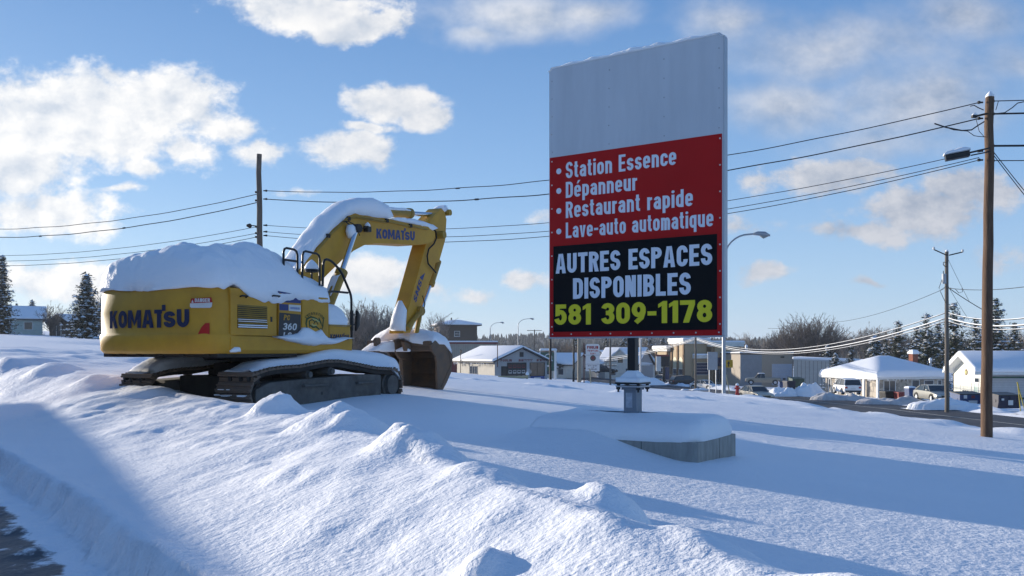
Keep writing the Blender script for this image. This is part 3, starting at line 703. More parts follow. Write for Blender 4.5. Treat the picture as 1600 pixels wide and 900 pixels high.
b = MB(); b.box(-.95, .95, -.9, .9, .18, .82); b.box(-.86, .86, -1.75, -.95, .15, .70); b.box(-.86, .86, .95, 1.7, .15, .6); b.box(-1.0, 1.0, -1.25, -.55, .2, .62); b.box(-1.0, 1.0, .55, 1.25, .2, .62); b.box(-.55, .55, -1.15, -.88, .3, .95); b.build('car_body', M_DARK, EX, bevel=.03)
b = MB(); b.cyl((0, 0, .82), (0, 0, 1.14), .78, n=40); b.cyl((0, 0, .9), (0, 0, 1.0), .84, n=40); b.build('slewing_ring', M_DARK, EX, auto=.6)

# upper body
ZB, ZC, ZT = 1.16, 1.50, 2.36          # deck underside, crease, top (local z)
rear = [(1.485, -2.72), (1.485, -2.86), (1.465, -3.0), (1.39, -3.10), (1.2, -3.19), (.65, -3.31), (0, -3.37), (-.6, -3.35), (-1.12, -3.27), (-1.38, -3.19), (-1.50, -3.06), (-1.545, -2.88), (-1.545, -2.70)]
def arc(n=96):
    P = [Vector(p) for p in rear]; out = []
    # smooth the polyline (Chaikin) then resample
    for _ in range(3):
        Q = [P[0]]
        for a, b_ in zip(P[:-1], P[1:]): Q += [a.lerp(b_, .25), a.lerp(b_, .75)]
        P = Q+[P[-1]]
    d = [0]
    for a, b_ in zip(P[:-1], P[1:]): d.append(d[-1]+(b_-a).length)
    return np.array([p.x for p in P]), np.array([p.y for p in P]), np.array(d)
AX_, AY_, AD = arc()
def rear_pt(s, z, out=0.0):
    x, y = np.interp(s, AD, AX_), np.interp(s, AD, AY_)
    e = .02; tx, ty = np.interp(s+e, AD, AX_)-np.interp(s-e, AD, AX_), np.interp(s+e, AD, AY_)-np.interp(s-e, AD, AY_); l = math.hypot(tx, ty)
    return Vector((x-(-ty/l)*out*-1*-1, y-(tx/l)*out*-1*-1, z)) if False else Vector((x+ty/l*out, y-tx/l*out, z))
def rear_s(px, z):
    best = None
    for s in np.linspace(0, AD[-1], 500):
        p = rear_pt(s, z); X = XC.x+rt.x*p.x+fr.x*p.y; Y = XC.y+rt.y*p.x+fr.y*p.y
        e = abs(800+F*X/Y-px)
        if best is None or e < best[0]: best = (e, s, Y)
    return best[1], best[2]
if (rear_pt(AD[-1]/2, 0, .1).y > rear_pt(AD[-1]/2, 0).y): SGN = -1
else: SGN = 1
def rear_o(s, z, out): return rear_pt(s, z, out*SGN)
# counterweight: the arc lofted through a vertical profile
prof = [(ZB-.02, -.22), (ZB-.01, -.06), (ZB+.05, 0.0), (ZC-.03, .012), (ZC, .0), (ZC+.03, -.018), (1.9, -.012), (ZT-.12, -.03), (ZT-.03, -.06), (ZT, -.14)]
ss = np.linspace(0.02, AD[-1]-.02, 60); V = []; fs = []
for z, o_ in prof:
    for s in ss: V.append(rear_o(s, z, o_))
    V += [Vector((-1.52+min(-o_, .1), -1.6, z)), Vector((1.30, -1.6, z))]
n_ = len(ss)+2
for i in range(len(prof)-1):
    for k in range(n_): fs.append((i*n_+k, i*n_+(k+1) % n_, (i+1)*n_+(k+1) % n_, (i+1)*n_+k))
fs += [list(range(n_))[::-1], [(len(prof)-1)*n_+k for k in range(n_)]]
mb = MB(); mb.poly(V, fs); CW = mb.build('counterweight', M_YEL, EX, auto=.9)
for s in np.linspace(.55, AD[-1]-.5, 6):
    b = MB(); p = rear_o(s, ZB-.03, -.2); b.box(p.x-.05, p.x+.05, p.y-.05, p.y+.05, ZB-.055, ZB-.012); b.build('mounting_bolt', M_DARK, CW)
b = MB()
p = rear_o(rear_s(233, 2.2)[0], ZT-.03, -.02); b.tube([(p.x-.10, p.y+.05, ZT-.06), (p.x-.07, p.y+.04, ZT+.04), (p.x+.07, p.y+.04, ZT+.04), (p.x+.10, p.y+.05, ZT-.06)], .03, 6)
b.build('lifting_eye', M_YELD, CW)
# lettering on the counterweight
def komatsu(fn, x0, x1, z0, z1, m, parent, name='lettering', layer=.0006):
    """seven heavy letters, the T carrying a raised square block at its right shoulder"""
    s, W, g = .27, .72, .075
    V, F_ = stroke_text('KOMA', s, W, g); V = [tuple(v) for v in V]
    x = max(v[0] for v in V)+.035; tw = .62
    def poly(pts, l_=0):
        k = len(V); V.extend([(x+a, b_, l_) for a, b_ in pts]); F_.append(list(range(k, k+len(pts))))
    poly([(0, .78), (.17, .78), (.17, 0), (.17+s, 0), (.17+s, .78), (tw-.12, .78), (tw-.12, 1), (0, 1)]); poly([(tw-.13, .92), (tw+.10, .92), (tw+.10, 1.26), (tw-.13, 1.26)], 1)
    x2 = x+tw-.02; V2, F2 = stroke_text('SU', s, W, g); k = len(V)
    V += [(x2+a, b_*.90 if a < W+.03 else b_, l_) for a, b_, l_ in V2]; F_ += [[i+k for i in f] for f in F2]
    tot = max(v[0] for v in V); out = []
    for a, b_, l_ in V:
        u, h = x0+a/tot*(x1-x0), z0+b_*(z1-z0); p = fn(u, h)
        if l_:
            q = (fn(u+1e-3, h)-p).cross(fn(u, h+1e-3)-p).normalized(); p = p+q*l_*layer
        out.append(p)
    return link_mesh(name, out, F_, m, parent)
sA, yA = rear_s(172, 1.9); sB, yB = rear_s(296, 1.9)
komatsu(lambda a, z: rear_o(a, z, .004), sA, sB, wz(513.5, 16)-XZ, wz(486.5, 16)-XZ, M_NAVY, CW)
def rear_quad(name, pts, m, out=.004, par=None):
    vs = []
    for px, py in pts:
        s, Y = rear_s(px, 2.0); vs.append(rear_o(s, wz(py, Y)-XZ, out))
    return link_mesh(name, vs, [list(range(len(vs)))], m, par or CW)
rear_quad('reflector', [(309,523),(327.5,523),(327.5,504.5),(321,505),(315,511)], M_RED)
rear_quad('warning_label', [(297.5,474),(299,466.5),(330,464.5),(332,472.5)], M_RED)
rear_quad('warning_label', [(297,474),(332,472.5),(331,479),(328,481),(299,481),(297,479)], M_DECALW, .003)
sA, yA = rear_s(304.5, 2.0); sB, _ = rear_s(328.5, 2.0)
def danger_fn(a, z): return rear_o(a, z+.06*(a-sA)*0+.0, .007)
text_fit('DANGER', sA, sB, wz(472.6, yA)-XZ+.005, wz(467.2, yA)-XZ+.01, danger_fn, 'lettering', M_DECALW, CW, xs=.9, off=.03)
rear_quad('warning_triangle', [(299.3,473),(303,473),(301.2,468)], M_DECALW, .007)
sA2, _ = rear_s(299, 2.0); sB2, _ = rear_s(330, 2.0)
b = MB(); r_ = np.random.default_rng(8); a = sA2
while a < sB2-.02:
    w_ = r_.uniform(.02, .05); b.poly([rear_o(q, wz(pyy, yA)-XZ, .006) for q, pyy in ((a, 478.6), (a+w_, 478.6), (a+w_, 476.2), (a, 476.2))], [(0, 1, 2, 3)]); a += w_+.012
o = b.build('fine_print', M_BLUEL, CW); o['kind'] = 'stuff'

# deck, engine side, pillars
rS = 1.50
def side_z(py, px): return ex(px, py, rS).z
def tpx(px, r=rS): return ex(px, 500, r).y
tS, tD, tP, tF, tB = tpx(359.5), tpx(433), tpx(435), tpx(471), tpx(513)
b = MB(); b.box(-1.47, 1.46, tS+.02, tpx(552), ZB+.0, ZC-.06); b.build('deck', M_YEL, EX, bevel=.02)
b = MB(); b.prism([(1.47, ZC-.03), (1.50, ZC-.03), (1.515, ZC-.10), (1.50, ZB+.05), (1.40, ZB-.02), (1.40, ZC-.03)], 'y', tS+.01, tpx(550)); b.build('deck_skirt', M_YEL, EX, bevel=.01)
b = MB(); b.box(-1.55, 1.40, tS-.2, tpx(470), ZB-.08, ZB-.004); b.box(-1.2, 1.2, -1, 1.2, ZB-.16, ZB-.004); b.build('belly_plate', M_DARK, EX)
b = MB(); b.box(-1.44, 1.44, tS+.06, tpx(512, 1.4), ZC-.02, ZT-.03); HO = b.build('engine_housing', M_YEL, EX, bevel=.05)
b = MB(); b.box(1.43, rS, tS+.012, tD-.01, ZC-.02, ZT-.02); DO = b.build('engine_door', M_YEL, EX, bevel=.012)
g0, g1 = ex(371, 475, rS), ex(417, 514, rS); gt0, gt1 = g0.y, g1.y; gz1, gz0 = g0.z-.01, g1.z
b = MB(); b.box(rS-.02, rS+.004, gt0, gt1, gz0, gz1); LV = b.build('louvre', M_BLACK, DO)
b = MB(); s_ = MB()
for i in range(12):
    z = lerp(gz0, gz1, (i+.35)/12); b.poly([(rS+.006, gt0, z), (rS+.006, gt1, z), (rS-.0, gt1, z+.024), (rS, gt0, z+.024), (rS+.022, gt0, z-.006), (rS+.022, gt1, z-.006)], [(4, 5, 2, 3), (0, 1, 5, 4), (0, 3, 2, 1)])
    if i in (0, 1, 3, 4): s_.box(rS+.004, rS+.024, gt0+.02*random.random(), gt1-.05*random.random(), z+.002, z+.013 if i > 1 else z+.02)
b.build('slat', M_YELD, LV); s_.build('snow_line', M_SNOW, LV)
b = MB(); t = tpx(422.5); b.box(rS-.004, rS+.006, t, t+.05, wz(503, 16.3)-XZ, wz(495, 16.3)-XZ); b.build('latch', M_BLACK, DO)
for px in (375, 424):
    b = MB(); p = ex(px, 462, rS); q = ex(px+10 if px > 400 else px+9, 463, rS)
    b.tube([(rS-.02, p.y, p.z-.02), (rS+.05, p.y, p.z), (rS+.05, q.y, p.z), (rS-.02, q.y, p.z-.03)], .016, 6); b.build('handle', M_BLACK, DO)
# dark model panel with stripes
b = MB(); b.box(1.43, rS+.012, tP, tF-.02, ZC-.02, ZT-.03); PP = b.build('model_panel', M_YEL, EX, bevel=.012)
def squad(name, pts, m, r, par):
    return link_mesh(name, exl(pts, r), [list(range(len(pts)))], m, par)
squad('stripe', [(434.5,457.5),(470,463),(470,461),(434,454.5)], M_BLUEL, rS+.016, PP)
squad('stripe', [(436.5,463.5),(470,466.5),(470,474),(436.5,472)], M_BLUEL, rS+.016, PP)
squad('stripe', [(436.5,474.8),(450.5,475.8),(450.5,485.3),(436.5,484.6)], M_BLUEL, rS+.016, PP)
squad('dealer_label', [(451.2,475.8),(470,477),(470,487),(451.2,485.5)], M_DECALW, rS+.016, PP)
squad('model_plate', [(436.5,488.2),(470,491.5),(470,530),(435,530)], M_CHAR, rS+.016, PP)
def sfn(r): return lambda a, z: Vector((r, a, z))
def stext(body, px0, px1, py0, py1, m, r, par, **k):
    a, c = ex(px0, py1, r), ex(px1, py1, r); d = ex(px0, py0, r)
    return text_fit(body, a.y, c.y, a.z, d.z, sfn(r), 'lettering', m, par, **k)
stext('PC', 443, 453.5, 491.5, 500.2, M_YEL, rS+.019, PP, s=.22, W=.6, shear=.15)
stext('360', 442, 464, 504.5, 515.5, M_DECALW, rS+.019, PP, s=.19, W=.6, shear=.15)
stext('LC', 442, 456, 518.8, 529, M_DECALW, rS+.019, PP, s=.19, W=.6, shear=.15)
squad('label_print', [(453.5,479.5),(468.5,480.5),(468.5,484),(453.5,483)], mat('faded_blue_print', (.25, .29, .42), .6, var=.3, vscale=30), rS+.018, PP)
# fuel tank with the firm's emblem
b = MB(); b.box(.72, rS+.02, tF, tB, ZC-.03, ZT-.05); FT = b.build('fuel_tank', M_YEL, EX, bevel=.035)
rE = rS+.024
c0 = ex(492, 510, rE); sx_ = (ex(502, 510, rE).y-c0.y)/10; sz_ = (ex(492, 500, rE).z-c0.z)/10
def epx(px, py): return Vector((rE, c0.y+(px-492)*sx_, c0.z+(510-py)*sz_))
v, f = stroke_text('EXCAVATION', .17, .52, .13); xw = v[:, 0].max()
def archp(a, z):
    th = R(62-124*(a/xw)); rad = 13.5+z*4.2; return epx(492+rad*1.0*math.sin(-th), 500-rad*.95*math.cos(th)+4.5)
link_mesh('lettering', [archp(a, z)+Vector((.0006*l_, 0, 0)) for a, z, l_ in v], f, M_GREEND, FT)
def stroke(pts, w_, m, name='emblem', lift=0.0):
    P = [Vector(p) for p in pts]; vs = []; fs = []
    for i, p in enumerate(P):
        d = (P[min(i+1, len(P)-1)]-P[max(i-1, 0)]).normalized(); nn = Vector((-d.y, d.x))*w_*(.35+.65*math.sin(math.pi*(i+.6)/(len(P)+.2)))
        for s in (-1, 1):
            q = epx(p.x+nn.x*s, p.y+nn.y*s); q.x += lift; vs.append(q)
    for i in range(len(P)-1): fs.append((2*i, 2*i+1, 2*i+3, 2*i+2))
    return vs, fs
em = MB()
for pts, w_ in (([(480,513),(478.6,506),(480,499),(486,495.4),(494,497.5),(500,502)], 1.5), ([(484,511),(483.5,502),(488,499.5),(492,503)], 1.2), ([(498,496),(501,503),(504,510),(505.5,498)], 1.3),
                ([(484,508),(489,511.5),(494,510.5),(499,514.5)], 1.6), ([(490,506),(494,501.5),(497,507)], 1.2), ([(500,512),(503,514),(505,508)], 1.0)):
    em.poly(*stroke(pts, w_, None))
em.build('emblem', M_GREEND, FT)
em = MB()
for pts, w_ in (([(488,498),(494,499.5),(499,503)], 1.2), ([(487,506),(490,509),(495,508)], 1.1)): em.poly(*stroke(pts, w_, None, lift=.003))
em.build('emblem', mat('pale_decal', (.42, .42, .16), .6), FT)
# tool box at the front with lettering
tE = tpx(546.5)
b = MB(); tb_top = ex(530, 509.5, rS).z; b.box(.75, rS+.015, tB+.012, tE, ZC-.03, tb_top); TB = b.build('tool_box', M_YEL, EX, bevel=.02)
b = MB(); b.box(.73, rS+.03, tB+.01, tE+.01, tb_top, tb_top+.025); b.build('lid', M_YELD, TB)
a, c = ex(515, 531, rS), ex(544, 531, rS)
komatsu(sfn(rS+.02), a.y, c.y, a.z, ex(515, 522, rS).z, M_NAVY, TB)
# cab on the far side, roof just showing
b = MB(); b.box(-1.58, -.48, tpx(440, -.5)-1.3, 2.25, ZC-.04, 2.94); CB = b.build('cab', M_YEL, EX, bevel=.1)
b = MB(); b.box(-.476, -.47, .1, 2.0, 2.0, 2.9); b.box(-1.4, -.65, 2.253, 2.26, 1.7, 2.9); b.build('cab_window', M_GLASS, CB)
snow_cap('snow_cover', [(-1.58, tpx(440, -.5)-1.3, 2.94), (-.46, tpx(440, -.5)-1.3, 2.94), (-.46, 2.25, 2.94), (-1.58, 2.25, 2.94)], .20, EX, seed=21, noise=.03)

# snow heap over engine hood
def hood_snow():
    hp = [(166,452),(169,435),(178,422),(192,412),(210,402),(225,394),(240,388.5),(300,388),(345,387),(380,386),(405,392),(420,402),(432,414),(445,424),(462,430),(485,437),(508,447),(512,458)]
    t0, t1 = float(AY_.min())+.004, tB+.02
    nT, nR = 110, 70; V = np.zeros((nT, nR, 3))
    # skyline of the heap as heights along t (middle of the hood)
    sk = [ex(a, b_, .55) for a, b_ in [(300,388),(345,388),(375,388),(395,391),(408,398),(420,410),(430,424),(443,433),(460,438)]]
    zt = np.interp(np.linspace(t0, t1, nT), [t0, t0+.06, t0+.2, t0+.45, t0+.85]+[q.y for q in sk]+[t1-.15, t1], [2.38, 2.68, 2.95, 3.12, 3.19]+[q.z for q in sk]+[2.58, 2.38])
    for i in range(nT):
        t = lerp(t0, t1, i/(nT-1))
        # half widths follow the counterweight plan
        mid = int(np.argmin(AY_)); tc_ = min(max(t, AY_.min()+.004), -2.73)
        if t < -2.73: xr, xl = np.interp(-tc_, -AY_[:mid+1], AX_[:mid+1])-.01, np.interp(-tc_, (-AY_[mid:])[::-1], AX_[mid:][::-1])+.01
        else: xr, xl = 1.50, -1.535
        for j in range(nR):
            s = -1+2*j/(nR-1); x = xr*s if s > 0 else -xl*s; x = lerp(xl, xr, (s+1)/2) if t < -2.9 else x
            e = abs(s); h = (1-e**3.8)**.5 if e < 1 else 0
            z = ZT-.02+(zt[i]-ZT+.02)*h
            V[i, j] = (x, t, z)
    X, Tt = V[..., 0], V[..., 1]
    ins = np.clip(1-np.abs(X)/1.6, 0, 1)
    n1 = fbm(X*1.3+9, Tt*1.3+5, 171, 4)-.05
    V[..., 2] += (.11*n1)*sstep(ins, 0, .35)
    V[..., 2] += .09*fbm(X*3.2, Tt*3.2, 75, 4)*sstep(ins, 0.02, .3)
    # scooped hollows: wind ribs at the rear left, a sink near the exhaust
    for k, (tx, xx) in enumerate([(-2.9, -1.0), (-2.72, -.75), (-2.55, -.45), (-2.35, -.1)]):
        V[..., 2] -= .13*np.exp(-((Tt-tx-.25*(X-xx))/.10)**2-((X-xx)/.34)**2)
    V[..., 2] -= .20*np.exp(-((Tt+.75)/.24)**2-((X-.75)/.30)**2)
    V[..., 2] += .16*np.exp(-((Tt+1.35)/.5)**2-((X-.55)/.55)**2)
    # ragged lower lip drooping over the sides
    lip = np.interp(V[:, 0, 1], [-3.5, -2.9, -2.7, -2.45, -2.2, -1.7, -1.45, -1.0, -.6, -.2, .3, t1], [.05, .05, -.02, .10, .18, .25, .21, .13, .12, .16, .13, .12])
    for j, sgn in ((0, -1), (nR-1, 1)):
        V[:, j, 2] = ZT-lip*1.0+.07*fbm(V[:, j, 1]*4, V[:, j, 0], 77, 3); V[:, j, 0] += sgn*.035
    for j, k in ((1, .55), (nR-2, .55)):
        V[:, j, 2] = lerp(V[:, j, 2], V[:, 0 if j == 1 else nR-1, 2], k); V[:, j, 0] += (.05 if j > 1 else -.05)
    for j, k in ((2, .2), (nR-3, .2)): V[:, j, 0] += (.035 if j > 2 else -.035)
    V[0, :, 2] = ZT-.06+.12*fbm(V[0, :, 0]*2.6, V[0, :, 1]*0, 79, 4)
    W = V.reshape(-1, 3); i = np.arange((nT-1)*(nR-1)); a = i//(nR-1)*nR+i % (nR-1)
    fs = np.stack([a, a+nR, a+nR+1, a+1], 1).tolist()
    # close underneath
    k = len(W); W = np.vstack([W, [[0, -1.5, ZT-.1]]])
    rim = [j for j in range(nR)]+[i_*nR+nR-1 for i_ in range(1, nT)]+[(nT-1)*nR+j for j in range(nR-2, -1, -1)]+[i_*nR for i_ in range(nT-2, 0, -1)]
    fs += [(rim[q], rim[(q+1) % len(rim)], k) for q in range(len(rim))]
    link_mesh('snow_cover', W, fs, M_SNOW, EX, smooth=True)
hood_snow()
# snow on tool box and along the deck edge
tz = tb_top+.02
snow_cap('snow_cover', [(.78, tB+.02, tz), (rS, tB+.02, tz), (rS, tE-.10, tz), (.78, tE-.10, tz)], .46, EX, seed=5, noise=.02, p=2.2, bulge=.02)
def deck_snow():
    n = 60; nr = 9; V = []; fs = []
    pp = [(432,531),(438,528),(447,524),(458,522),(470,520),(478,512),(486,509.5),(492,514),(499,517),(506,513),(511,523),(519,529),(525,530),(533,527),(540,532),(548,541),(551,546)]
    H = [(ex(a, b_, rS+.1).y, ex(a, b_, rS+.1).z) for a, b_ in pp]
    for i in range(n):
        t = lerp(H[0][0], H[-1][0], i/(n-1)); ht = np.interp(t, [a for a, _ in H], [b_ for _, b_ in H])+.018*float(fbm(t*9, 0, 12, 3)); zb_ = ZB+.30+.03*float(fbm(t*4, 3, 13, 3)); ht = max(ht, zb_+.02)
        for j in range(nr):
            a = j/(nr-1); x = rS+.02+.17*math.sin(a*math.pi)**.8*(.5+.5*a)+.02*float(fbm(t*5, a*4, 14, 2)); z = lerp(ht, zb_-.16*math.sin(math.pi*i/(n-1)), a)
            V.append((x if 0 < j < nr-1 else rS+.0, t, z))
    for i in range(n-1):
        for j in range(nr-1): fs.append((i*nr+j, i*nr+j+1, (i+1)*nr+j+1, (i+1)*nr+j))
        fs.append((i*nr, (i+1)*nr, (i+1)*nr+nr-1, i*nr+nr-1))
    link_mesh('snow_cover', V, fs, M_SNOW, EX, smooth=True)
deck_snow()
b = MB(); p = ex(369, 549, rS+.02); b.tube([(p.x-.03, p.y-.12, p.z), (p.x, p.y-.03, p.z+.03), (p.x, p.y+.06, p.z+.035), (p.x-.03, p.y+.14, p.z)], [.02, .05, .045, .01], 8); b.build('snow_clod', M_SNOW, EX, smooth=True)

# handrails
def rail(pts, r, name='handrail', rad=.024):
    P = exl(pts, r); Q = [P[0]]
    for i in range(1, len(P)-1):
        d0 = (P[i-1]-P[i]); d1 = (P[i+1]-P[i]); k = min(.09, d0.length*.4, d1.length*.4)
        Q += [P[i]+d0.normalized()*k, P[i]+d0.normalized()*k*.3+d1.normalized()*k*.3, P[i]+d1.normalized()*k]
    Q.append(P[-1]); b = MB(); b.tube(Q, rad, 8); return b.build(name, M_BLACK, EX, auto=.8)
rail([(443,440),(443,386.5),(464.5,391),(465,440)], 1.30); rail([(443,405.5),(464.5,408.5)], 1.30)
rail([(425,424),(425,405),(443,404.5)], .75)
rail([(472,440),(473,391.5),(499.5,397.5),(499.5,446)], 1.36)
rail([(504,447),(505.5,404.5),(517,406.5),(533,424),(549,462),(549.5,543)], 1.42, rad=.027); rail([(509,458),(518,455),(543.5,457.5)], 1.42)
b = MB(); p = ex(549.5, 488, 1.42); b.cyl((1.42, p.y, p.z-.4), (1.42, p.y, p.z+.04), .04, n=10); b.build('rail_sleeve', M_BLACK, EX)
b = MB(); p = ex(556, 500, 1.42); b.prism([(p.y-.03, p.z-.25), (p.y+.09, p.z-.12), (p.y+.09, p.z+.16), (p.y, p.z+.22)], 'x', 1.40, 1.47); MI = b.build('mirror', M_BLACK, EX, bevel=.02)
for dz in (-.1, .11):
    b = MB(); b.tube([(1.42, p.y-.12, p.z+dz), (1.43, p.y, p.z+dz)], .015, 6); b.build('mirror_arm', M_BLACK, MI)
p = ex(487, 421, 1.0); b = MB(); b.cyl((1.0, p.y, p.z-.5), (1.0, p.y, p.z-.06), .022, n=8); b.cyl((1.0, p.y, p.z-.06), (1.0, p.y, p.z), .13, .15, n=20); PC_ = b.build('precleaner', M_BLACK, EX, auto=.6)
b = MB(); b.tube([(1.0, p.y, p.z+z_) for z_ in (0, .05, .12, .17, .21)], [.155, .15, .11, .06, .01], 16); b.build('snow_cover', M_SNOW, PC_, smooth=True)

# boom
BR = .33
up = [(455,440),(470,418),(494,387),(521,356),(543,336.5),(556,333),(575,336),(603,341),(638,348.5),(669,354),(679,362)]
lo_ = [(680,370),(676,378),(668,381),(653,383),(620,381),(587,380.5),(570,383),(553,392),(537,404.5),(520,421),(504,437),(490,455)]
poly = [(q.y, q.z) for q in exl(up+lo_, BR)]
b = MB(); b.prism(poly, 'x', -BR, BR); BO = b.build('boom', M_YEL, EX, bevel=.02)
def offs(pts, k):  # lower a pixel polyline
    return [(a, b_+k) for a, b_ in pts]
b = MB(); b.tube(exl(offs(up[2:10], 4.5), BR+.03), .020, 6); b.tube(exl(offs(up[2:8], 7), BR+.03), .014, 6); PI_ = b.build('hydraulic_pipe', M_YELD, BO)
for px, py in ((511,369),(543,342),(603,345),(640,353)):
    b = MB(); q = ex(px, py, BR); b.box(BR, BR+.06, q.y-.05, q.y+.05, q.z-.04, q.z+.05); b.build('pipe_clamp', M_DARK, PI_)
a, c = ex(588, 372.5, BR), ex(648, 376, BR); a1 = ex(588, 354.5, BR)
sl_ = (ex(648, 376, BR).z-a.z)/(c.y-a.y)
komatsu(lambda x_, z_: Vector((BR+.004, x_, z_+(x_-a.y)*sl_*1.0)), a.y, c.y, a.z, lerp(a.z, a1.z, .86), M_BLUEL, BO)
# boom snow: loft along the top edge
def ridge_snow(pix_base, pix_top, r0, r1, parent, seed, nj=11, ragged=.02, subd=6):
    A = exl(pix_base, r1); T = exl(pix_top, (r0+r1)/2)
    A2 = []; T2 = []
    for i in range(len(A)-1):
        for k in range(subd): A2.append(A[i].lerp(A[i+1], k/subd)); T2.append(T[i].lerp(T[i+1], k/subd))
    A2.append(A[-1]); T2.append(T[-1]); V = []; fs = []
    for i, (p, q) in enumerate(zip(A2, T2)):
        for j in range(nj):
            s = -1+2*j/(nj-1); h = (1-abs(s)**2.8)**.5
            v = Vector((lerp(r0, r1, j/(nj-1))+.03*s*(1-abs(s)**4)*2, lerp(p.y, q.y, h), lerp(p.z, q.z, h)))
            v.z += ragged*2*float(fbm(v.y*3+v.z*3, s*1.2, seed, 3)); v.y += ragged*float(fbm(v.y*3, v.z*3+s, seed+3, 3)); V.append(v)
    n = len(A2)
    for i in range(n-1):
        for j in range(nj-1): fs.append((i*nj+j, i*nj+j+1, (i+1)*nj+j+1, (i+1)*nj+j))
        fs.append((i*nj, (i+1)*nj, (i+1)*nj+nj-1, i*nj+nj-1))
    fs += [list(range(nj)), [(n-1)*nj+j for j in range(nj)]]
    return link_mesh('snow_cover', V, fs, M_SNOW, parent, smooth=True)
ridge_snow([(455,440),(470,418.5),(494,388),(521,357),(543,337.5),(556,334),(575,337),(600,341),(606,342)], [(449,418),(463,398),(484,365),(508,334),(533,314),(556,308.5),(578,310),(597,320),(605,339)], -BR-.02, BR+.02, EX, 41)
ridge_snow([(610,343),(625,346.5),(640,349.5),(655,352),(668,355),(676,360)], [(610,341),(625,342),(640,341.5),(655,346.5),(667,351),(676,357)], -BR, BR, EX, 43)
# arm cylinder along the boom's back
def cyl_pair(p0, p1, p2, rb, rr, parent=EX, name='hydraulic_cylinder'):
    b = MB(); d = (p1-p0).normalized(); b.cyl(p0, p1, rb, n=18); b.cyl(p1-d*.12, p1+d*.01, rb*1.15, n=18); o = b.build(name, M_YELD, parent, auto=.6)
    b = MB(); b.cyl(p1, p2, rr, n=14); b.build('piston_rod', M_CHROME, o, auto=.6)
    b = MB(); n = Vector((1, 0, 0)); b.cyl(p2-n*rr*1.6, p2+n*rr*1.6, rr*1.7, n=14); b.build('rod_eye', M_DARK, o, auto=.6); return o
cyl_pair(ex(560,329.5,.0), ex(641,333.5,.0), ex(688,336.5,.0), .125, .065)
ridge_snow([(600,328),(615,328.5),(630,329.5),(641,330)], [(600,323),(615,324.5),(630,326),(641,328.5)], -.11, .11, EX, 45)
# boom lift cylinders
for r in (.52, -.52):
    cyl_pair(ex(508,489,r), ex(534,424,r), ex(557,357,r), .125, .062)
ridge_snow([(517,462),(522,449),(527,436),(530,430)], [(515,455),(519,443),(523.5,432),(528,427)], .42, .60, EX, 47, ragged=.01)
b = MB(); q = ex(573, 356, .42); b.box(.36, .50, q.y-.06, q.y+.10, q.z-.10, q.z+.04); WL = b.build('work_light', M_BLACK, BO, bevel=.02)
b = MB(); b.tube([(.43, q.y+.02, q.z+.03), (.43, q.y+.02, q.z+.08), (.43, q.y+.03, q.z+.14)], [.075, .07, .01], 10); b.build('snow_cover', M_SNOW, WL, smooth=True)
b = MB(); q = ex(549, 363, .45); b.tube([q+Vector((0, -.05, -.14)), q+Vector((0, -.02, .0)), q+Vector((0, 0, .12)), q+Vector((0, .05, .17))], [.06, .13, .12, .03], 10); b.build('snow_clod', M_SNOW, EX, smooth=True)
b = MB(); b.tube(exl([(541,347),(547,352),(551,358),(560,358),(570,356)], .45), .014, 6); b.tube(exl([(536,346),(545,346),(556,352),(562,368)], .42), .012, 6); b.build('hose', M_RUBBER, BO)

# arm (stick)
AR = .20
ap = [(690,325),(695,331),(698,343),(696,375),(686.5,409),(681,411),(678.5,421),(659,475),(651,495),(641,520),(630,521),(634,497),(665,384),(668.5,360),(672,344),(684,331)]
b = MB(); b.prism([(q.y, q.z) for q in exl(ap, AR)], 'x', -AR-.06, AR); ARM = b.build('arm', M_YEL, EX, bevel=.018)
# lettering down the arm
p0, p1 = ex(645.5, 470, AR), ex(659, 424, AR); dl = (p1-p0); Ld = dl.length; dl.normalize(); nl = Vector((0, dl.z, -dl.y))
def armfn(a, h): return p0+dl*a-nl*h*-1+Vector((.005, 0, 0)) if False else p0+dl*a+Vector((.005, -dl.z*h, dl.y*h))
text_fit('SMS', .02, Ld*.74, -.15, 0.02, armfn, 'lettering', M_BLUEL, ARM, xs=1.0, off=.04, shear=.1)
link_mesh('lettering', [armfn(Ld*.78, -.15), armfn(Ld*1.06, -.16), armfn(Ld*.84, -.02), armfn(Ld*.78, .02)], [(0, 1, 2, 3)], M_BLUEL, ARM)
b = MB(); b.tube(exl([(676,356),(681,362),(682,372),(678,381),(670,389),(667.5,400),(669,412),(676,420),(681,426)], AR+.06), .022, 7); b.tube(exl([(653,382),(646,396),(644,404),(645,412)], -AR), .02, 6); b.build('hose', M_RUBBER, ARM, auto=1)
b = MB(); b.cyl((-.45, *ex(675, 368, 0).yz), (.42, *ex(675, 368, 0).yz), .11, n=18); b.build('pivot_pin', M_YELD, ARM, auto=.6)
b = MB(); b.cyl((-.28, *ex(691, 333, 0).yz), (.28, *ex(691, 333, 0).yz), .09, n=16); b.build('pivot_pin', M_YELD, ARM, auto=.6)
ridge_snow([(680,343),(685,336),(689,331),(693,328),(695,331)], [(678,340),(683,332),(687,323.5),(691,320.5),(695,327)], -AR, AR, EX, 49, ragged=.01)
ridge_snow([(672,350),(677,349),(684,341),(688,338)], [(670,346),(675,344),(682,336),(687,335)], -AR, AR, EX, 50, ragged=.01)
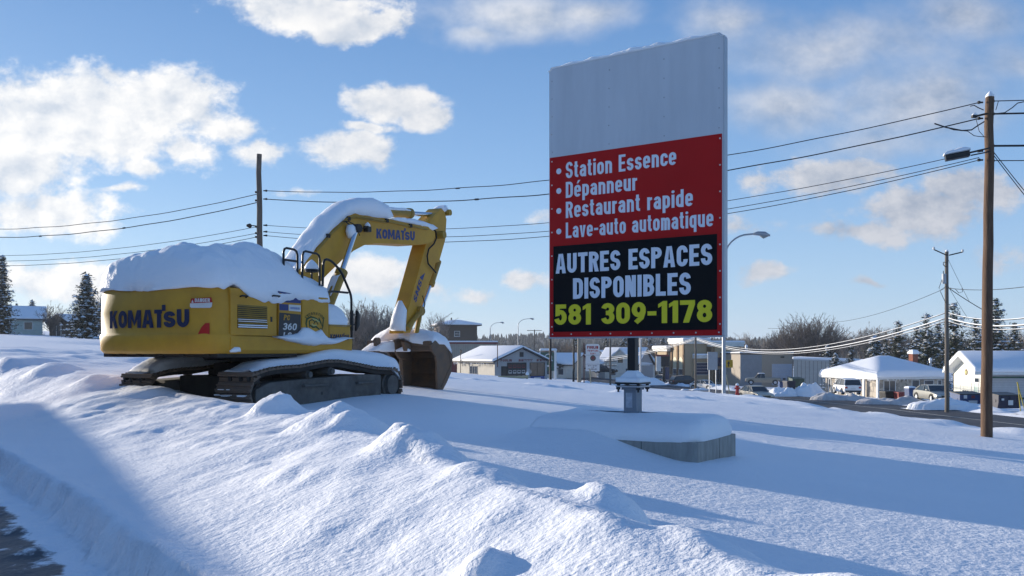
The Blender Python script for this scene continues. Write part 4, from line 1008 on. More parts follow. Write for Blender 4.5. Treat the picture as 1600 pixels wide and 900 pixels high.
# bucket cylinder on the front of the arm, tipping links
cyl_pair(ex(684,408,0), ex(672,445,0), ex(657,486,0), .11, .06)
for r in (.25, -.25):
    b = MB(); b.tube([ex(657, 486, r), ex(636, 513, r)], .075, 10); b.cyl((r-.06, *ex(657, 486, r).yz), (r+.06, *ex(657, 486, r).yz), .13, n=16); b.build('tipping_link', M_YELD, EX, auto=.6)
    b = MB(); b.tube([ex(657, 486, r*.8), ex(650, 523, r*.8)], .07, 10); b.build('bucket_link', M_YELD, EX, auto=.6)
b = MB(); b.tube(exl([(660,462),(664,475),(662,484),(657,487)], .2), .018, 6); b.build('hose', M_RUBBER, ARM)
# snow stuck to the arm's inner face and the big lump round the pin
V = MB(); V.tube(exl([(625,470),(626,484),(623,500),(621,516)], .05), [.05, .17, .20, .22], 12); o = V.build('snow_clod', M_SNOW, EX, smooth=True)

# bucket: two shaped cheek plates, curved shell between, cutting edge, teeth
bo = [(679,532),(682,534),(688,537.5),(695,537.5),(701,543),(705,548),(706.5,558),(705.5,570),(704,582),(697,598),(690,611),(683,611),(682.3,590),(682,566),(680,556),(675,549),(672,540)]
bp_ = [(q.y, q.z) for q in exl(bo, .74)]
t_m = sum(p[0] for p in bp_[-4:])/4
BK = MB(); BK.prism(bp_, 'x', .70, .76); BK.prism(bp_, 'x', -.76, -.70)
outer = bp_[:11]
for i in range(len(outer)-1):
    (a0, b0), (a1, b1) = outer[i], outer[i+1]
    BK.poly([(-.70, a0, b0-.004), (.70, a0, b0-.004), (.70, a1, b1), (-.70, a1, b1), (-.70, a0-.05, b0-.05), (.70, a0-.05, b0-.05), (.70, a1-.05, b1-.03), (-.70, a1-.05, b1-.03)], [(0, 1, 2, 3), (7, 6, 5, 4), (0, 3, 7, 4), (1, 5, 6, 2)])
BUC = BK.build('bucket', M_BUCK, EX, bevel=.012)
b = MB(); q0 = bp_[-3]; q1 = bp_[0]; b.box(-.72, .72, q1[0]-.20, q1[0]+.05, q1[1]-.16, q1[1]-.01); b.box(-.70, .70, q1[0]-.16, q1[0]-.04, q1[1]-.3, q1[1]-.15); b.build('torsion_tube', M_BUCK, BUC, bevel=.03)
b = MB(); qb = bp_[11]; b.box(-.74, .74, qb[0]-.02, qb[0]+.25, qb[1]-.02, qb[1]+.04); b.build('cutting_edge', M_BUCK, BUC)
for r in np.linspace(-.62, .62, 5):
    b = MB(); b.prism([(qb[0]-.02, qb[1]+.06), (qb[0]+.22, qb[1]+.06), (qb[0]+.12, qb[1]-.18), (qb[0]+.06, qb[1]-.18)], 'x', r-.05, r+.05); b.build('tooth', M_BUCK, BUC)
b = MB(); b.tube([(.765, p_[0], p_[1]) for p_ in ((bp_[4][0]-.05, bp_[4][1]-.1), (bp_[7][0]-.06, bp_[7][1]), (bp_[10][0]-.05, bp_[10][1]+.12))], .012, 6); b.build('weld_seam', M_BUCK, BUC)
# coupler between arm and bucket: ear plates with round bosses, cross bars
CP = MB()
for r in (-.30, -.62, .12):
    pass
CP.prism([(q.y, q.z) for q in exl([(617,531),(622,529),(636,534),(640,541),(638,552),(640,560),(634,562),(624,560),(619,552)], -.25)], 'x', -.31, -.22)
CP.prism([(q.y, q.z) for q in exl([(630,534),(640,538),(641,545),(634,549)], .1)], 'x', .02, .14)
CP.box(-.75, .25, ex(632, 545, -.2).y-.02, ex(632, 545, -.2).y+.12, ex(632, 545, -.2).z-.05, ex(632, 545, -.2).z+.08)
CP.prism([(q.y, q.z) for q in exl([(626,556),(640,550),(643,556),(641,600),(634,606),(629,606)], -.35)], 'x', -.42, -.3)
CPO = CP.build('coupler', M_BUCK, EX, bevel=.02)
for px, py, r in ((589, 533, -.45), (579.5, 537, -.80)):
    b = MB(); q = ex(px, py, r); b.cyl((r-.06, q.y, q.z), (r+.06, q.y, q.z), .095, n=20); b.prism([(q.y-.08, q.z), (q.y+.09, q.z), (q.y+.07, q.z-.32), (q.y-.09, q.z-.32)], 'x', r-.05, r+.05); b.build('coupler_hook', M_BUCK, CPO, auto=.6)
# snow over bucket and coupler
q = [ex(586, 531, -.55), ex(640, 536, .0), ex(676, 537, .70), ex(703, 553, .70)]
t_a = ex(640, 545, .3).y
def bucket_snow():
    n = 64; nr = 26; V = []; fs = []
    prof = [(580,531),(586,525),(596,518.5),(606,513),(613,510),(620,511),(628,514),(638,516),(650,513),(660,514.5),(672,517),(685,519.5),(695,526),(702,536),(706,548)]
    for i in range(n):
        px = lerp(580, 706, i/(n-1)); top = np.interp(px, [a for a, _ in prof], [c for _, c in prof])
        for j in range(nr):
            s = j/(nr-1)                       # 0 near-bottom edge ... 1 far side
            bot = np.interp(px, [580,590,600,612,620,632,645,660,676,680,686,695,706], [541,545,534,531,530,528,536,538,537,531.5,538,538,552])
            r = np.interp(px, [580,600,622,640,676,690,706], [-.86,-.62,-.30,.15,.74,.78,.80])
            h = math.sin(s*math.pi/2)**.75
            p = ex(px, lerp(bot, top, h), r-s*s*.55)
            p.z += .035*float(fbm(px*.09, s*3, 55, 3))*(s > .02); p.y += .04*float(fbm(px*.08+3, s*3, 57, 3))
            V.append(p)
        c = V[-1].copy(); V.append(Vector((c.x-.4, c.y+.3, c.z-.4)))
    m_ = nr+1
    for i in range(n-1):
        for j in range(m_-1): fs.append((i*m_+j, (i+1)*m_+j, (i+1)*m_+j+1, i*m_+j+1))
        fs.append((i*m_+m_-1, (i+1)*m_+m_-1, (i+1)*m_, i*m_))
    fs += [list(range(m_)), [(n-1)*m_+j for j in range(m_)]]
    link_mesh('snow_cover', V, fs, M_SNOW, EX, smooth=True)
bucket_snow()
b = MB(); b.prism([(q.y, q.z) for q in exl([(574,548),(590,536),(600,533),(614,534),(614,550),(596,549)], -.5)], 'x', -.75, -.28); b.build('snow_clod', M_SNOW, EX, bevel=.05, auto=2)
b = MB(); q = ex(631, 548, .0); b.tube([q+Vector((-.25, 0, 0)), q+Vector((0, 0, .05)), q+Vector((.2, 0, 0))], [.03, .08, .03], 8); b.build('snow_clod', M_SNOW, EX, smooth=True)

# ---------------------------------------------------------------- sign board on its concrete base
SG = R(-33.0)                                     # board direction (.839,-.545)
SX, SY = 1.65, 11.80
M_ALU = mat('white_board_stained', (0.60, 0.63, 0.67), 0.5, var=0.0, vscale=1.6, stretch=(2.2, 1, .35), spec=.3, col2=(0.42, 0.445, 0.48), c2amt=.45)
M_ALUE = mat('board_edge_metal', (0.42, 0.44, 0.47), 0.4, .3, var=.06)
M_SRED = mat('sign_red', (0.46, 0.012, 0.012), 0.6, spec=.15, var=.07, vscale=1.2)
M_SBLK = mat('sign_black', (0.006, 0.0065, 0.008), 0.6, var=.1, spec=.12)
M_SWHT = mat('sign_white', (0.74, 0.77, 0.83), 0.5, var=.04)
M_SYEL = mat('sign_lime_yellow', (0.76, 0.66, 0.02), 0.5, var=.04)
gz = ground_z(SX, SY)
SB = thing('billboard', 'tall two-colour board advertising spaces, blank on top, on a black post', 'sign', (SX, SY, 0), SG)
W2, SZ0, SZ1, TH = 1.315, 1.80, 5.755, .115
b = MB(); b.box(-W2, W2, 0, TH, SZ0, SZ1-.05); b.prism([(-W2, SZ1-.05), (W2, SZ1-.05), (W2-.05, SZ1), (-W2+.03, SZ1)], 'y', 0, TH); BD = b.build('board', [M_ALU], SB)
b = MB(); b.box(W2, W2+.012, -.006, TH+.006, SZ0-.005, SZ1-.06); b.box(-W2-.012, W2+.012, -.006, TH+.006, SZ0-.022, SZ0-.002); b.build('edge_trim', M_ALUE, BD)
def sz(pyl): return SZ1-(pyl-105)/(527-105)*(SZ1-SZ0)     # from rows along the board's left edge
zr1 = sz(246.5)
b = MB(); b.box(-W2+.012, W2-.02, -.006, -.001, SZ0+.0, zr1); RP = b.build('red_panel', M_SRED, SB)
zb1 = sz(385.5); zb0 = sz(519)
b = MB(); b.box(-W2+.075, W2-.085, -.011, -.0065, zb0, zb1); BP = b.build('black_panel', M_SBLK, SB)
def front(dy): return lambda x, z: Vector((x, dy, z))
def along(px, z):                                   # photo column on the board -> local x
    k = (px-800)/F; return (k*SY-SX)/(math.cos(SG)-k*math.sin(SG))
def rowz(px, py):
    x = along(px, 0); Y = SY+math.sin(SG)*x; return EYE+(HOR-py)/F*Y
def line(body, px0, px1, pyb, pyt, m, par, pxr, ref, dy, **k):
    """line of lettering; baseline / cap rows are read at column pxr"""
    return text_fit(body, along(px0, 0), along(px1, 0), rowz(pxr, pyb), rowz(pxr, pyt), front(dy), 'lettering', m, par, **k)
for body, px1, pyb, pyt in (('Station Essence', 1057, 278.5, 253), ('Dépanneur', 996, 309, 284), ('Restaurant rapide', 1083, 340.5, 315), ('Lave-auto automatique', 1115, 372, 347.5)):
    line(body, 884.5, px1, pyb, pyt, M_SWHT, RP, 890, 'L', -.0085, s=.165, W=.46, gap=.088)
    x, z = along(873.5, 0), rowz(873.5, (pyb+pyt)/2+2); b = MB(); b.tube([(x, -.0062, z), (x, -.0085, z)], .042, 20); b.build('bullet_dot', M_SWHT, RP)
line('AUTRES ESPACES', 869, 1113.5, 427.5, 397, M_SWHT, BP, 875, 'E', -.0135, s=.205, W=.53, gap=.075)
line('DISPONIBLES', 896, 1080, 467, 434.5, M_SWHT, BP, 905, 'E', -.0135, s=.205, W=.53, gap=.075)
line('581 309-1178', 867, 1113.5, 508, 476, M_SYEL, BP, 872, '1', -.0135, s=.225, W=.60, gap=.075)
b = MB()
for k in range(9): b.tube([(lerp(-W2+.06, W2-.06, k/8), -.0065, SZ0+.04), (lerp(-W2+.06, W2-.06, k/8), -.010, SZ0+.04)], .011, 8)
for s in (-W2+.05, W2-.045):
    for k in range(8): z = lerp(SZ0+.15, zr1-.06, k/7); b.tube([(s, -.0065, z), (s, -.010, z)], .011, 8)
o = b.build('screw_heads', M_DECALW, RP); o['kind'] = 'stuff'
b = MB(); rr_ = np.random.default_rng(3)
for s in (-W2+.05, -W2/3+.10, W2/3+.05, W2-.06):
    for z in np.arange(zr1+.08, SZ1-.06, .26): b.tube([(s+rr_.normal(0, .004), .001, z), (s, -.004, z)], .008, 6)
o = b.build('rivet_heads', mat('dull_rivet', (.25, .27, .30), .5), BD); o['kind'] = 'stuff'
# ridge of snow along the top
V = []; fs = []; n = 110
for i in range(n):
    x = lerp(-W2-.02, W2+.01, i/(n-1)); h = .055+.035*float(fbm(x*5, 0, 61, 4)); e = min(1, 6*min(i, n-1-i)/n+.15)
    for a in np.linspace(0, math.pi, 8): V.append((x, TH/2-math.cos(a)*(TH/2+.012)+.01*float(fbm(x*9, a, 62, 2)), SZ1-.022+math.sin(a)**.7*h*e-(.03 if abs(x) > W2-.04 else 0)))
for i in range(n-1):
    for j in range(7): fs.append((i*8+j, i*8+j+1, (i+1)*8+j+1, (i+1)*8+j))
    fs.append((i*8, (i+1)*8, (i+1)*8+7, i*8+7))
fs += [list(range(8)), [(n-1)*8+j for j in range(8)]]
link_mesh('snow_cover', V, fs, M_SNOW, SB, smooth=True)
# post, flange plates, pedestal
pz1 = EYE+(HOR-586)/F*SY; pz0 = EYE+(HOR-603)/F*SY
b = MB(); b.box(-.058, .058, TH/2-.058, TH/2+.058, pz1-.05, SZ0); b.build('post', M_BLACK, SB, bevel=.008)
b = MB(); b.box(-.185, .185, TH/2-.185, TH/2+.185, pz1-.125, pz1-.100); b.build('flange', M_BLACK, SB)
b = MB(); b.box(-.178, .178, TH/2-.178, TH/2+.178, pz1-.165, pz1-.145); LF = b.build('flange', M_STEEL, SB)
for a in (-.15, .15):
    for c in (-.15, .15):
        b = MB(); b.cyl((a, TH/2+c, pz1-.235), (a, TH/2+c, pz1-.09), .014, n=8); b.cyl((a, TH/2+c, pz1-.200), (a, TH/2+c, pz1-.166), .030, n=6); b.cyl((a, TH/2+c, pz1-.145), (a, TH/2+c, pz1-.125), .024, n=6); b.build('anchor_bolt', M_DARK, LF)
b = MB(); b.box(-.095, .095, TH/2-.095, TH/2+.095, .30, pz1-.165); b.box(-.12, .12, TH/2-.12, TH/2+.12, pz1-.205, pz1-.165); PD = b.build('pedestal', mat('grey_pedestal', (.20, .225, .26), .55, var=.1), SB, bevel=.006)
b = MB(); b.box(-.06, .035, TH/2-.0975, TH/2-.0955, pz1-.45, pz1-.245); b.build('notice', mat('torn_notice', (.50, .53, .58), .7, var=0, vscale=14, col2=(.22, .25, .30), c2amt=.9), PD)
snow_cap('snow_cover', [(-.175, TH/2-.175, pz1-.102), (.175, TH/2-.175, pz1-.102), (.175, TH/2+.175, pz1-.102), (-.175, TH/2+.175, pz1-.102)], .21, SB, seed=9, noise=.006, p=1.2, bulge=.03, skirt=.0)
# concrete base
CBS = thing('concrete_base', 'low concrete plinth under the billboard, half buried and topped by snow', 'plinth', (SX, SY, 0), SG)
b = MB(); b.box(-1.22, 1.22, -.66, .78, -.35, .455); b.build('plinth', mat('stained_concrete', (.40, .385, .35), .9, var=0, vscale=3.5, stretch=(3, 3, .6), col2=(.21, .205, .19), c2amt=.8, bump=.3, bscale=50), CBS, bevel=.015)
b = MB(); b.box(.45, .456, -.663, -.659, -.3, .45); b.box(1.219, 1.223, .10, .106, -.3, .45); b.build('form_joint', mat('joint_dark', (.07, .07, .065), .9), CBS)
snow_cap('snow_cover', [(-1.22, -.66, .45)]+[(1.21-.22+.22*math.cos(a), -.66+.22+.22*math.sin(a), .45) for a in np.linspace(-1.571, 0, 6)]+[(1.21-.22+.22*math.cos(a), .78-.22+.22*math.sin(a), .45) for a in np.linspace(0, 1.571, 6)]+[(-1.22, .78, .45)], .30, CBS, centre=[(-.9, .06, .45), (.9, .06, .45)], seed=3, noise=.014, nscale=1.3, p=3.2, bulge=.035, skirt=.01, rings=12, n=120)

# ---------------------------------------------------------------- utility poles and their cables
def pole_mesh(h, r0, r1, lean=(0, 0), seed=0):
    b = MB(); n = 14; r_ = np.random.default_rng(seed)
    b.tube([(lean[0]*t+.012*r_.normal(), lean[1]*t+.012*r_.normal(), -1.0+(h+1)*t) for t in np.linspace(0, 1, n)], [lerp(r0, r1, t) for t in np.linspace(0, 1, n)], 18); return b
def snowtop(r, z, parent, x=0, y=0):
    b = MB(); b.tube([(x, y, z-.01), (x, y, z+.04), (x, y, z+.10), (x, y, z+.15)], [r*1.02, r*1.0, r*.6, r*.1], 12); return b.build('snow_cover', M_SNOW, parent, smooth=True)
PR = (11.68, 21.0); PL = (-8.63, 29.3)
gR, gL = ground_z(*PR), ground_z(*PL)
zR = wz(152, 21.0); zL = wz(241, 29.3)
UPR = thing('utility_pole', 'tall brown wooden utility pole in the snow near the road', 'utility pole', (*PR, gR), group='wooden utility poles')
pole_mesh(zR-gR, .138, .098, (.10, 0), 1).build('pole', M_WOOD, UPR, auto=.8); snowtop(.098, zR-gR, UPR, .10)
UPL = thing('utility_pole', 'grey bare-topped utility pole standing behind the excavator', 'utility pole', (*PL, gL), group='wooden utility poles')
pole_mesh(zL-gL, .12, .085, (-.08, .0), 2).build('pole', M_WOODG, UPL, auto=.8)
def clamp(par, z, sx_=1, r=.10, n='insulator'):
    b = MB(); b.cyl((sx_*r*.8, 0, z), (sx_*(r+.10), 0, z), .022, n=8); b.cyl((sx_*(r+.08), -.0, z-.03), (sx_*(r+.08), 0, z+.03), .035, n=8); b.build(n, M_DARK, par)
def cable(p0, p1, sag, rad, label, m=M_WIRE, group='overhead cables', n=40, wig=.0, seed=0, snow=0.0, name='power_cable', splices=()):
    p0, p1 = Vector(p0), Vector(p1); r_ = np.random.default_rng(seed+17); P = []; ph = r_.uniform(0, 6)
    for t in np.linspace(0, 1, n):
        q = p0.lerp(p1, t); q.z -= 4*sag*t*(1-t)+wig*math.sin(t*53+ph)*math.sin(t*math.pi); P.append(q)
    b = MB(); b.tube(P, rad, 6)
    for s in splices:
        a = p0.lerp(p1, s-.004); c = p0.lerp(p1, s+.004)
        for q, t in ((a, s-.004), (c, s+.004)): q.z -= 4*sag*t*(1-t)
        b.tube([a, a.lerp(c, .2), a.lerp(c, .8), c], [rad, rad*2, rad*2, rad], 8)
    o = b.build(name, m); tag(o, label, 'cable', group)
    if snow > 0:
        b = MB(); b.tube([q+Vector((0, 0, rad+snow*.6)) for q in P], snow, 6); s_ = b.build('snow_cover', M_SNOW, o, smooth=True)
    return o
LEFT2 = (-28.9, 37.6); RIGHT2 = (33.0, 12.5)
spanL = [(298, 160), (311, 185), (352, 236), (362, 246), (368, 250)]
names = ['topmost', 'second highest', 'third', 'fourth', 'lowest']
wh = ['above', 'above', 'below', 'below', 'below']
for i, (a, c) in enumerate(spanL):
    zl, zr_ = wz(a, 29.3), wz(c, 21.0); rad = (.012, .015, .009, .009, .010)[i]
    dxl = .14
    cable((PL[0]+dxl, PL[1], zl), (PR[0]-.16, PR[1], zr_), (.74, .80, .80, .86, .92)[i], rad, f'{names[i]} black cable running from the grey pole past the billboard to the brown pole', wig=.012 if i < 2 else .004, seed=i, n=70, splices=((.34, ), (.37, ), (), (), ())[i])
    cable((PL[0]-dxl, PL[1], zl+(-.12 if i < 2 else -.05)), (LEFT2[0], LEFT2[1], zl+.25), (.75, .8, .65, .65, .7)[i], rad, f'{names[i]} black cable sagging from the grey pole to the left edge', wig=.012 if i < 2 else .004, seed=10+i, splices=((), (.28, .48), (), (), ())[i])
    clamp(UPL, zl-gL, 1, .10); clamp(UPL, zl-gL-.05, -1, .10)
for i, (pya, pyb, rad) in enumerate([(158, 140, .012), (178, 182, .022), (228, 240, .026), (251, 262, .012)]):
    cable((PR[0]+.12, PR[1], wz(pya, 21)), (RIGHT2[0], RIGHT2[1], wz(pya, 21)+.1), .5, rad, f'{names[i]} cable leaving the brown pole towards the right edge', seed=30+i)
    clamp(UPR, wz(pya, 21)-gR, 1, .10)
for pya in (160, 185, 236, 250): clamp(UPR, wz(pya, 21)-gR, -1, .09)
def pr(px, py, dy=0): return (wx(px, 21+dy)-PR[0], dy, wz(py, 21+dy)-gR)
for pts, rad, nm in (([(1516,166),(1522,164.5),(1528,168),(1537,172)], .012, 'jumper_wire'), ([(1460,193),(1478,199),(1503,204),(1518,203),(1528,196),(1538,190)], .017, 'jumper_wire'), ([(1462,193.5),(1490,203),(1512,205),(1522,212),(1528,213),(1540,214)], .009, 'jumper_wire'),
                     ([(1556,172),(1560,158)], .008, 'jumper_wire'), ([(1552,178),(1570,176),(1582,168),(1590,161),(1600,159)], .013, 'jumper_wire'), ([(1524,182),(1530,205),(1538,214)], .007, 'jumper_wire')):
    b = MB(); b.tube([pr(a, c, -.12) for a, c in pts], rad, 6); b.build(nm, M_WIRE, UPR)
b = MB(); p0, p1 = Vector(pr(1523, 182, -.1)), Vector(pr(1542, 177.5, -.05)); b.cyl(p0, p1, .025, n=8); b.box(p0.x-.07, p0.x+.05, p0.y-.04, p0.y+.04, p0.z-.03, p0.z+.03); b.build('bracket', M_DARK, UPR)
b = MB(); b.tube([p0+Vector((-.06, 0, .03)), p0+Vector((0, 0, .06)), p0+Vector((.06, 0, .03))], [.02, .045, .02], 8); b.build('snow_cover', M_SNOW, UPR, smooth=True)
for px0, py0, px1, py1 in ((1553, 235, 1600, 293), (1553, 240, 1600, 304)):
    cable((wx(px0, 21), 21.05, wz(py0, 21)), (wx(px1+140, 19), 19, wz(py1+165, 19)), .08, .010, ('upper' if py0 == 235 else 'lower')+' thin guy wire slanting down right of the brown pole', group='guy wires', name='guy_wire')
# hooded floodlight-like box hung on the span beside the brown pole
SPB = thing('splice_box', 'snow-topped dark splice box hung on the cable left of the brown pole', 'cable box', (wx(1497, 20.9), 20.95, wz(241, 20.9)), R(-20))
b = MB(); b.box(-.27, .27, -.11, .11, -.10, .03, M=Matrix.Rotation(R(-8), 4, 'Y')); b.build('housing', M_BLACK, SPB, bevel=.015)
b = MB(); b.box(-.29, .29, -.125, .125, .034, .055, M=Matrix.Rotation(R(-8), 4, 'Y')); b.build('cover', M_STEEL, SPB)
o = snow_cap('snow_cover', [(-.28, -.12, .05), (.28, -.12, .05), (.28, .12, .05), (-.28, .12, .05)], .10, SPB, seed=4, noise=.012, nscale=5, skirt=.0); o.rotation_euler = (0, R(-8), 0)
b = MB(); b.cyl((.27, 0, .03), (.72, .0, .11), .02, n=8); b.cyl((.3, 0, -.04), (.72, 0, .02), .016, n=8); b.build('hanger', M_DARK, SPB)
b = MB(); b.tube([(-.03-.1, -.12, wz(354, 29.3)-gL), (-.35, -.25, wz(353.5, 29.3)-gL)], .02, 6); b.tube([(-.26, -.22, wz(354, 29.3)-gL), (-.32, -.24, wz(354.5, 29.3)-gL), (-.42, -.28, wz(354, 29.3)-gL)], [.05, .085, .03], 10); b.build('lamp_head', M_DARK, UPL)

def far_pole(px, pyt, Y, r, label, arms=None, m=M_WOODG, zb=None, group='wooden utility poles'):
    X = wx(px, Y); g = ground_z(X, Y) if zb is None else zb; h = wz(pyt, Y)-g
    t = thing('utility_pole', label, 'utility pole', (X, Y, g), group=group); pole_mesh(h, r, r*.75, (0, 0), int(px)).build('pole', m, t, auto=.8)
    if arms:
        for dz, half in arms:
            b = MB(); b.box(-half, half, -.06, .06, h-dz-.06, h-dz+.06); a_ = b.build('crossarm', M_WOODG, t)
            for k in (-.9, -.4, .4, .9):
                c = MB(); c.cyl((half*k, 0, h-dz+.06), (half*k, 0, h-dz+.25), .05, n=8); c.build('insulator', M_DECALW, a_)
    return t, g, h
# pole with transformer beyond the road
Y2 = 63.0; T2, g2, h2 = far_pole(1479.5, 393, Y2, .165, 'wooden pole with grey transformer and two angled arms beyond the road', m=M_WOODG)
def p2(px, py): return Vector((wx(px, Y2)-T2.location.x, -.1, wz(py, Y2)-g2))
for a, c in (((1478, 399), (1458, 390)), ((1482, 399), (1503, 394))):
    b = MB(); b.tube([p2(*a), p2(*c)], .045, 8); AR_ = b.build('angled_arm', M_DARK, T2); q = p2(*c)
    b = MB(); b.tube([q+Vector((0, 0, -.02)), q+Vector((0, 0, .1)), q+Vector((0, 0, .2))], [.07, .10, .04], 8); b.build('insulator', M_DECALW, AR_)
q = p2(1474, 435); b = MB(); b.cyl(q+Vector((0, 0, -.40)), q+Vector((0, 0, .33)), .15, n=16); TR = b.build('transformer', mat('transformer_grey', (.42, .44, .46), .5), T2, auto=.6)
b = MB(); b.cyl(q+Vector((-.05, 0, .33)), q+Vector((-.05, 0, .55)), .03, n=8); b.build('bushing', M_DARK, TR)
b = MB(); b.tube([p2(1478, 410), p2(1473, 410), p2(1473, 414), p2(1476, 417), p2(1478, 416)], .03, 6); b.build('fuse_holder', M_DARK, T2)
b = MB(); b.tube([p2(1471, 437), p2(1466, 450), p2(1468, 454), p2(1478, 447)], .02, 6); b.build('jumper_wire', M_WIRE, T2)
b = MB(); b.tube([p2(1468, 455), p2(1473, 466), p2(1477, 474)], .02, 6); b.build('jumper_wire', M_WIRE, T2)
b = MB(); b.tube([p2(1483, 450), p2(1492, 452), p2(1497, 458), p2(1503, 456), p2(1502, 450)], .02, 6); b.build('jumper_wire', M_WIRE, T2)
b = MB(); snowtop(.12, h2, T2)
def w2(px, py, Y=Y2): return Vector((wx(px, Y), Y, wz(py, Y)))
Y3 = 120.0
cable(w2(1478, 450), w2(1298, 504, 100), .5, .018, 'thin cable descending left from the transformer pole over the white bungalow')
cable(w2(1481, 450), w2(1640, 442, 46), .25, .022, 'dark cable leaving the transformer pole to the right edge')
cable(w2(1481, 449), w2(1560, 497, 66), .1, .028, 'short dark service cable dropping right from the transformer pole', n=16)
for i, (pa, pb, pc, ra, sn) in enumerate([(489, 528, 486, .026, .020), (497.5, 530, 498, .03, .035), (502, 531.5, 504, .024, .016)]):
    lab = ('upper', 'middle', 'lower')[i]
    cable(w2(1478, pa), w2(1088, pb, Y3), 2.2, ra, f'{lab} snow-laden cable between the transformer pole and the slim pole by the bank', snow=sn, n=50)
    cable(w2(1481, pa), w2(1660, pc, 44), .5, ra, f'{lab} snow-laden cable running right from the transformer pole', snow=sn*.9, n=30)
    cable(w2(1087, pb, Y3), w2(890, 558+i*3, 190), 1.2, ra, f'{lab} snow-laden cable running left from the slim pole by the bank', snow=sn, n=40)
cable(w2(1480, 402), w2(1514, 470, 66), .05, .014, 'guy wire slanting right from the top of the transformer pole', group='guy wires', name='guy_wire', n=10)
cable(w2(1482, 448), w2(1514, 500, 66), .05, .014, 'lower guy wire slanting right of the transformer pole', group='guy wires', name='guy_wire', n=10)
cable(w2(1200, 513, 140), w2(1280, 507, 110), .2, .03, 'snowy cable in front of the big round bare tree', n=20)
far_pole(1087, 526, Y3, .16, 'slim wooden pole in front of the beige bank facade', m=M_WOODG)
far_pole(1297, 540, 150, .18, 'short dark pole rising behind the stone bungalow roof', m=M_DARK)
far_pole(835, 515, 175, .15, 'distant pole with a crossarm right of the far street lamps', arms=[(.2, 1.5)])
far_pole(860, 529, 70, .12, 'dark slim pole left of the plaza sign', m=M_DARK)
far_pole(896.5, 529, 120, .16, 'grey pole left of the plaza sign and behind the pale pole', m=M_DARK)
far_pole(905, 529, 62, .16, 'pale wooden pole immediately left of the plaza sign', m=mat('pale_pole_wood', (.24, .21, .165), .85, stretch=(5, 5, .5)))
far_pole(953.5, 529, 135, .17, 'pole with small crossarm in front of the white houses', arms=[(3.6, 1.0), (4.3, 1.0)])

# ---------------------------------------------------------------- street lamps
M_LAMP = mat('lamp_post_grey', (0.34, 0.36, 0.39), 0.4, .45, var=.06)
def street_lamp(px, pyb, pyt, Y, reach, label, flip=1, zb=None):
    X = wx(px, Y); g = wz(pyb, Y) if zb is None else zb; h = wz(pyt, Y)-g
    t = thing('street_lamp', label, 'street lamp', (X, Y, g), group='curved street lamps')
    b = MB(); b.tube([(0, 0, -1), (0, 0, h*.5), (0, 0, h-1.6)], [.115, .10, .08], 14); b.build('pole', M_LAMP, t, auto=.8)
    P = [(0, 0, h-1.62)]+[(flip*reach*(1-math.cos(a))*1.0*.82, 0, h-1.6+1.45*math.sin(a)) for a in np.linspace(0, math.pi/2, 9)]+[(flip*reach, 0, h+.0-.12)]
    b = MB(); b.tube(P, [.07]*4+[.05]*(len(P)-4), 10); b.build('arm', M_LAMP, t, auto=1)
    b = MB(); x = flip*reach; b.tube([(x-flip*.1, 0, h-.13), (x+flip*.15, 0, h-.10), (x+flip*.55, 0, h-.13), (x+flip*.85, 0, h-.22)], [.06, .12, .14, .05], 10); hd = b.build('lamp_head', M_LAMP, t, smooth=True)
    b = MB(); b.tube([(x+flip*.3, 0, h-.22), (x+flip*.5, 0, h-.30), (x+flip*.72, 0, h-.25)], [.06, .10, .04], 10); b.build('lens', mat('lamp_lens', (.30, .30, .28), .2), hd, smooth=True)
    return t
street_lamp(1131, 613, 362, 48.0, 1.75, 'tall street lamp whose curved arm rises right behind the billboard')
street_lamp(766, 548, 503, 185.0, 2.2, 'distant street lamp over the grey garage, left of its twin', zb=-4.2)
street_lamp(809.5, 545, 497, 172.0, 2.4, 'distant street lamp over the grey garage, right of its twin', zb=-4.2)
t = thing('flag_pole', 'thin pale metal pole seen just right of the black billboard post', 'pole', (wx(1001, 70), 70, ground_z(wx(1001, 70), 70)))
b = MB(); b.cyl((0, 0, -.5), (0, 0, 11), .085, .06, n=12); b.build('pole', M_LAMP, t, auto=.8)
b = MB(); b.cyl((0, 0, 11), (0, 0, 11.06), .09, n=12); b.build('cap', M_LAMP, t)

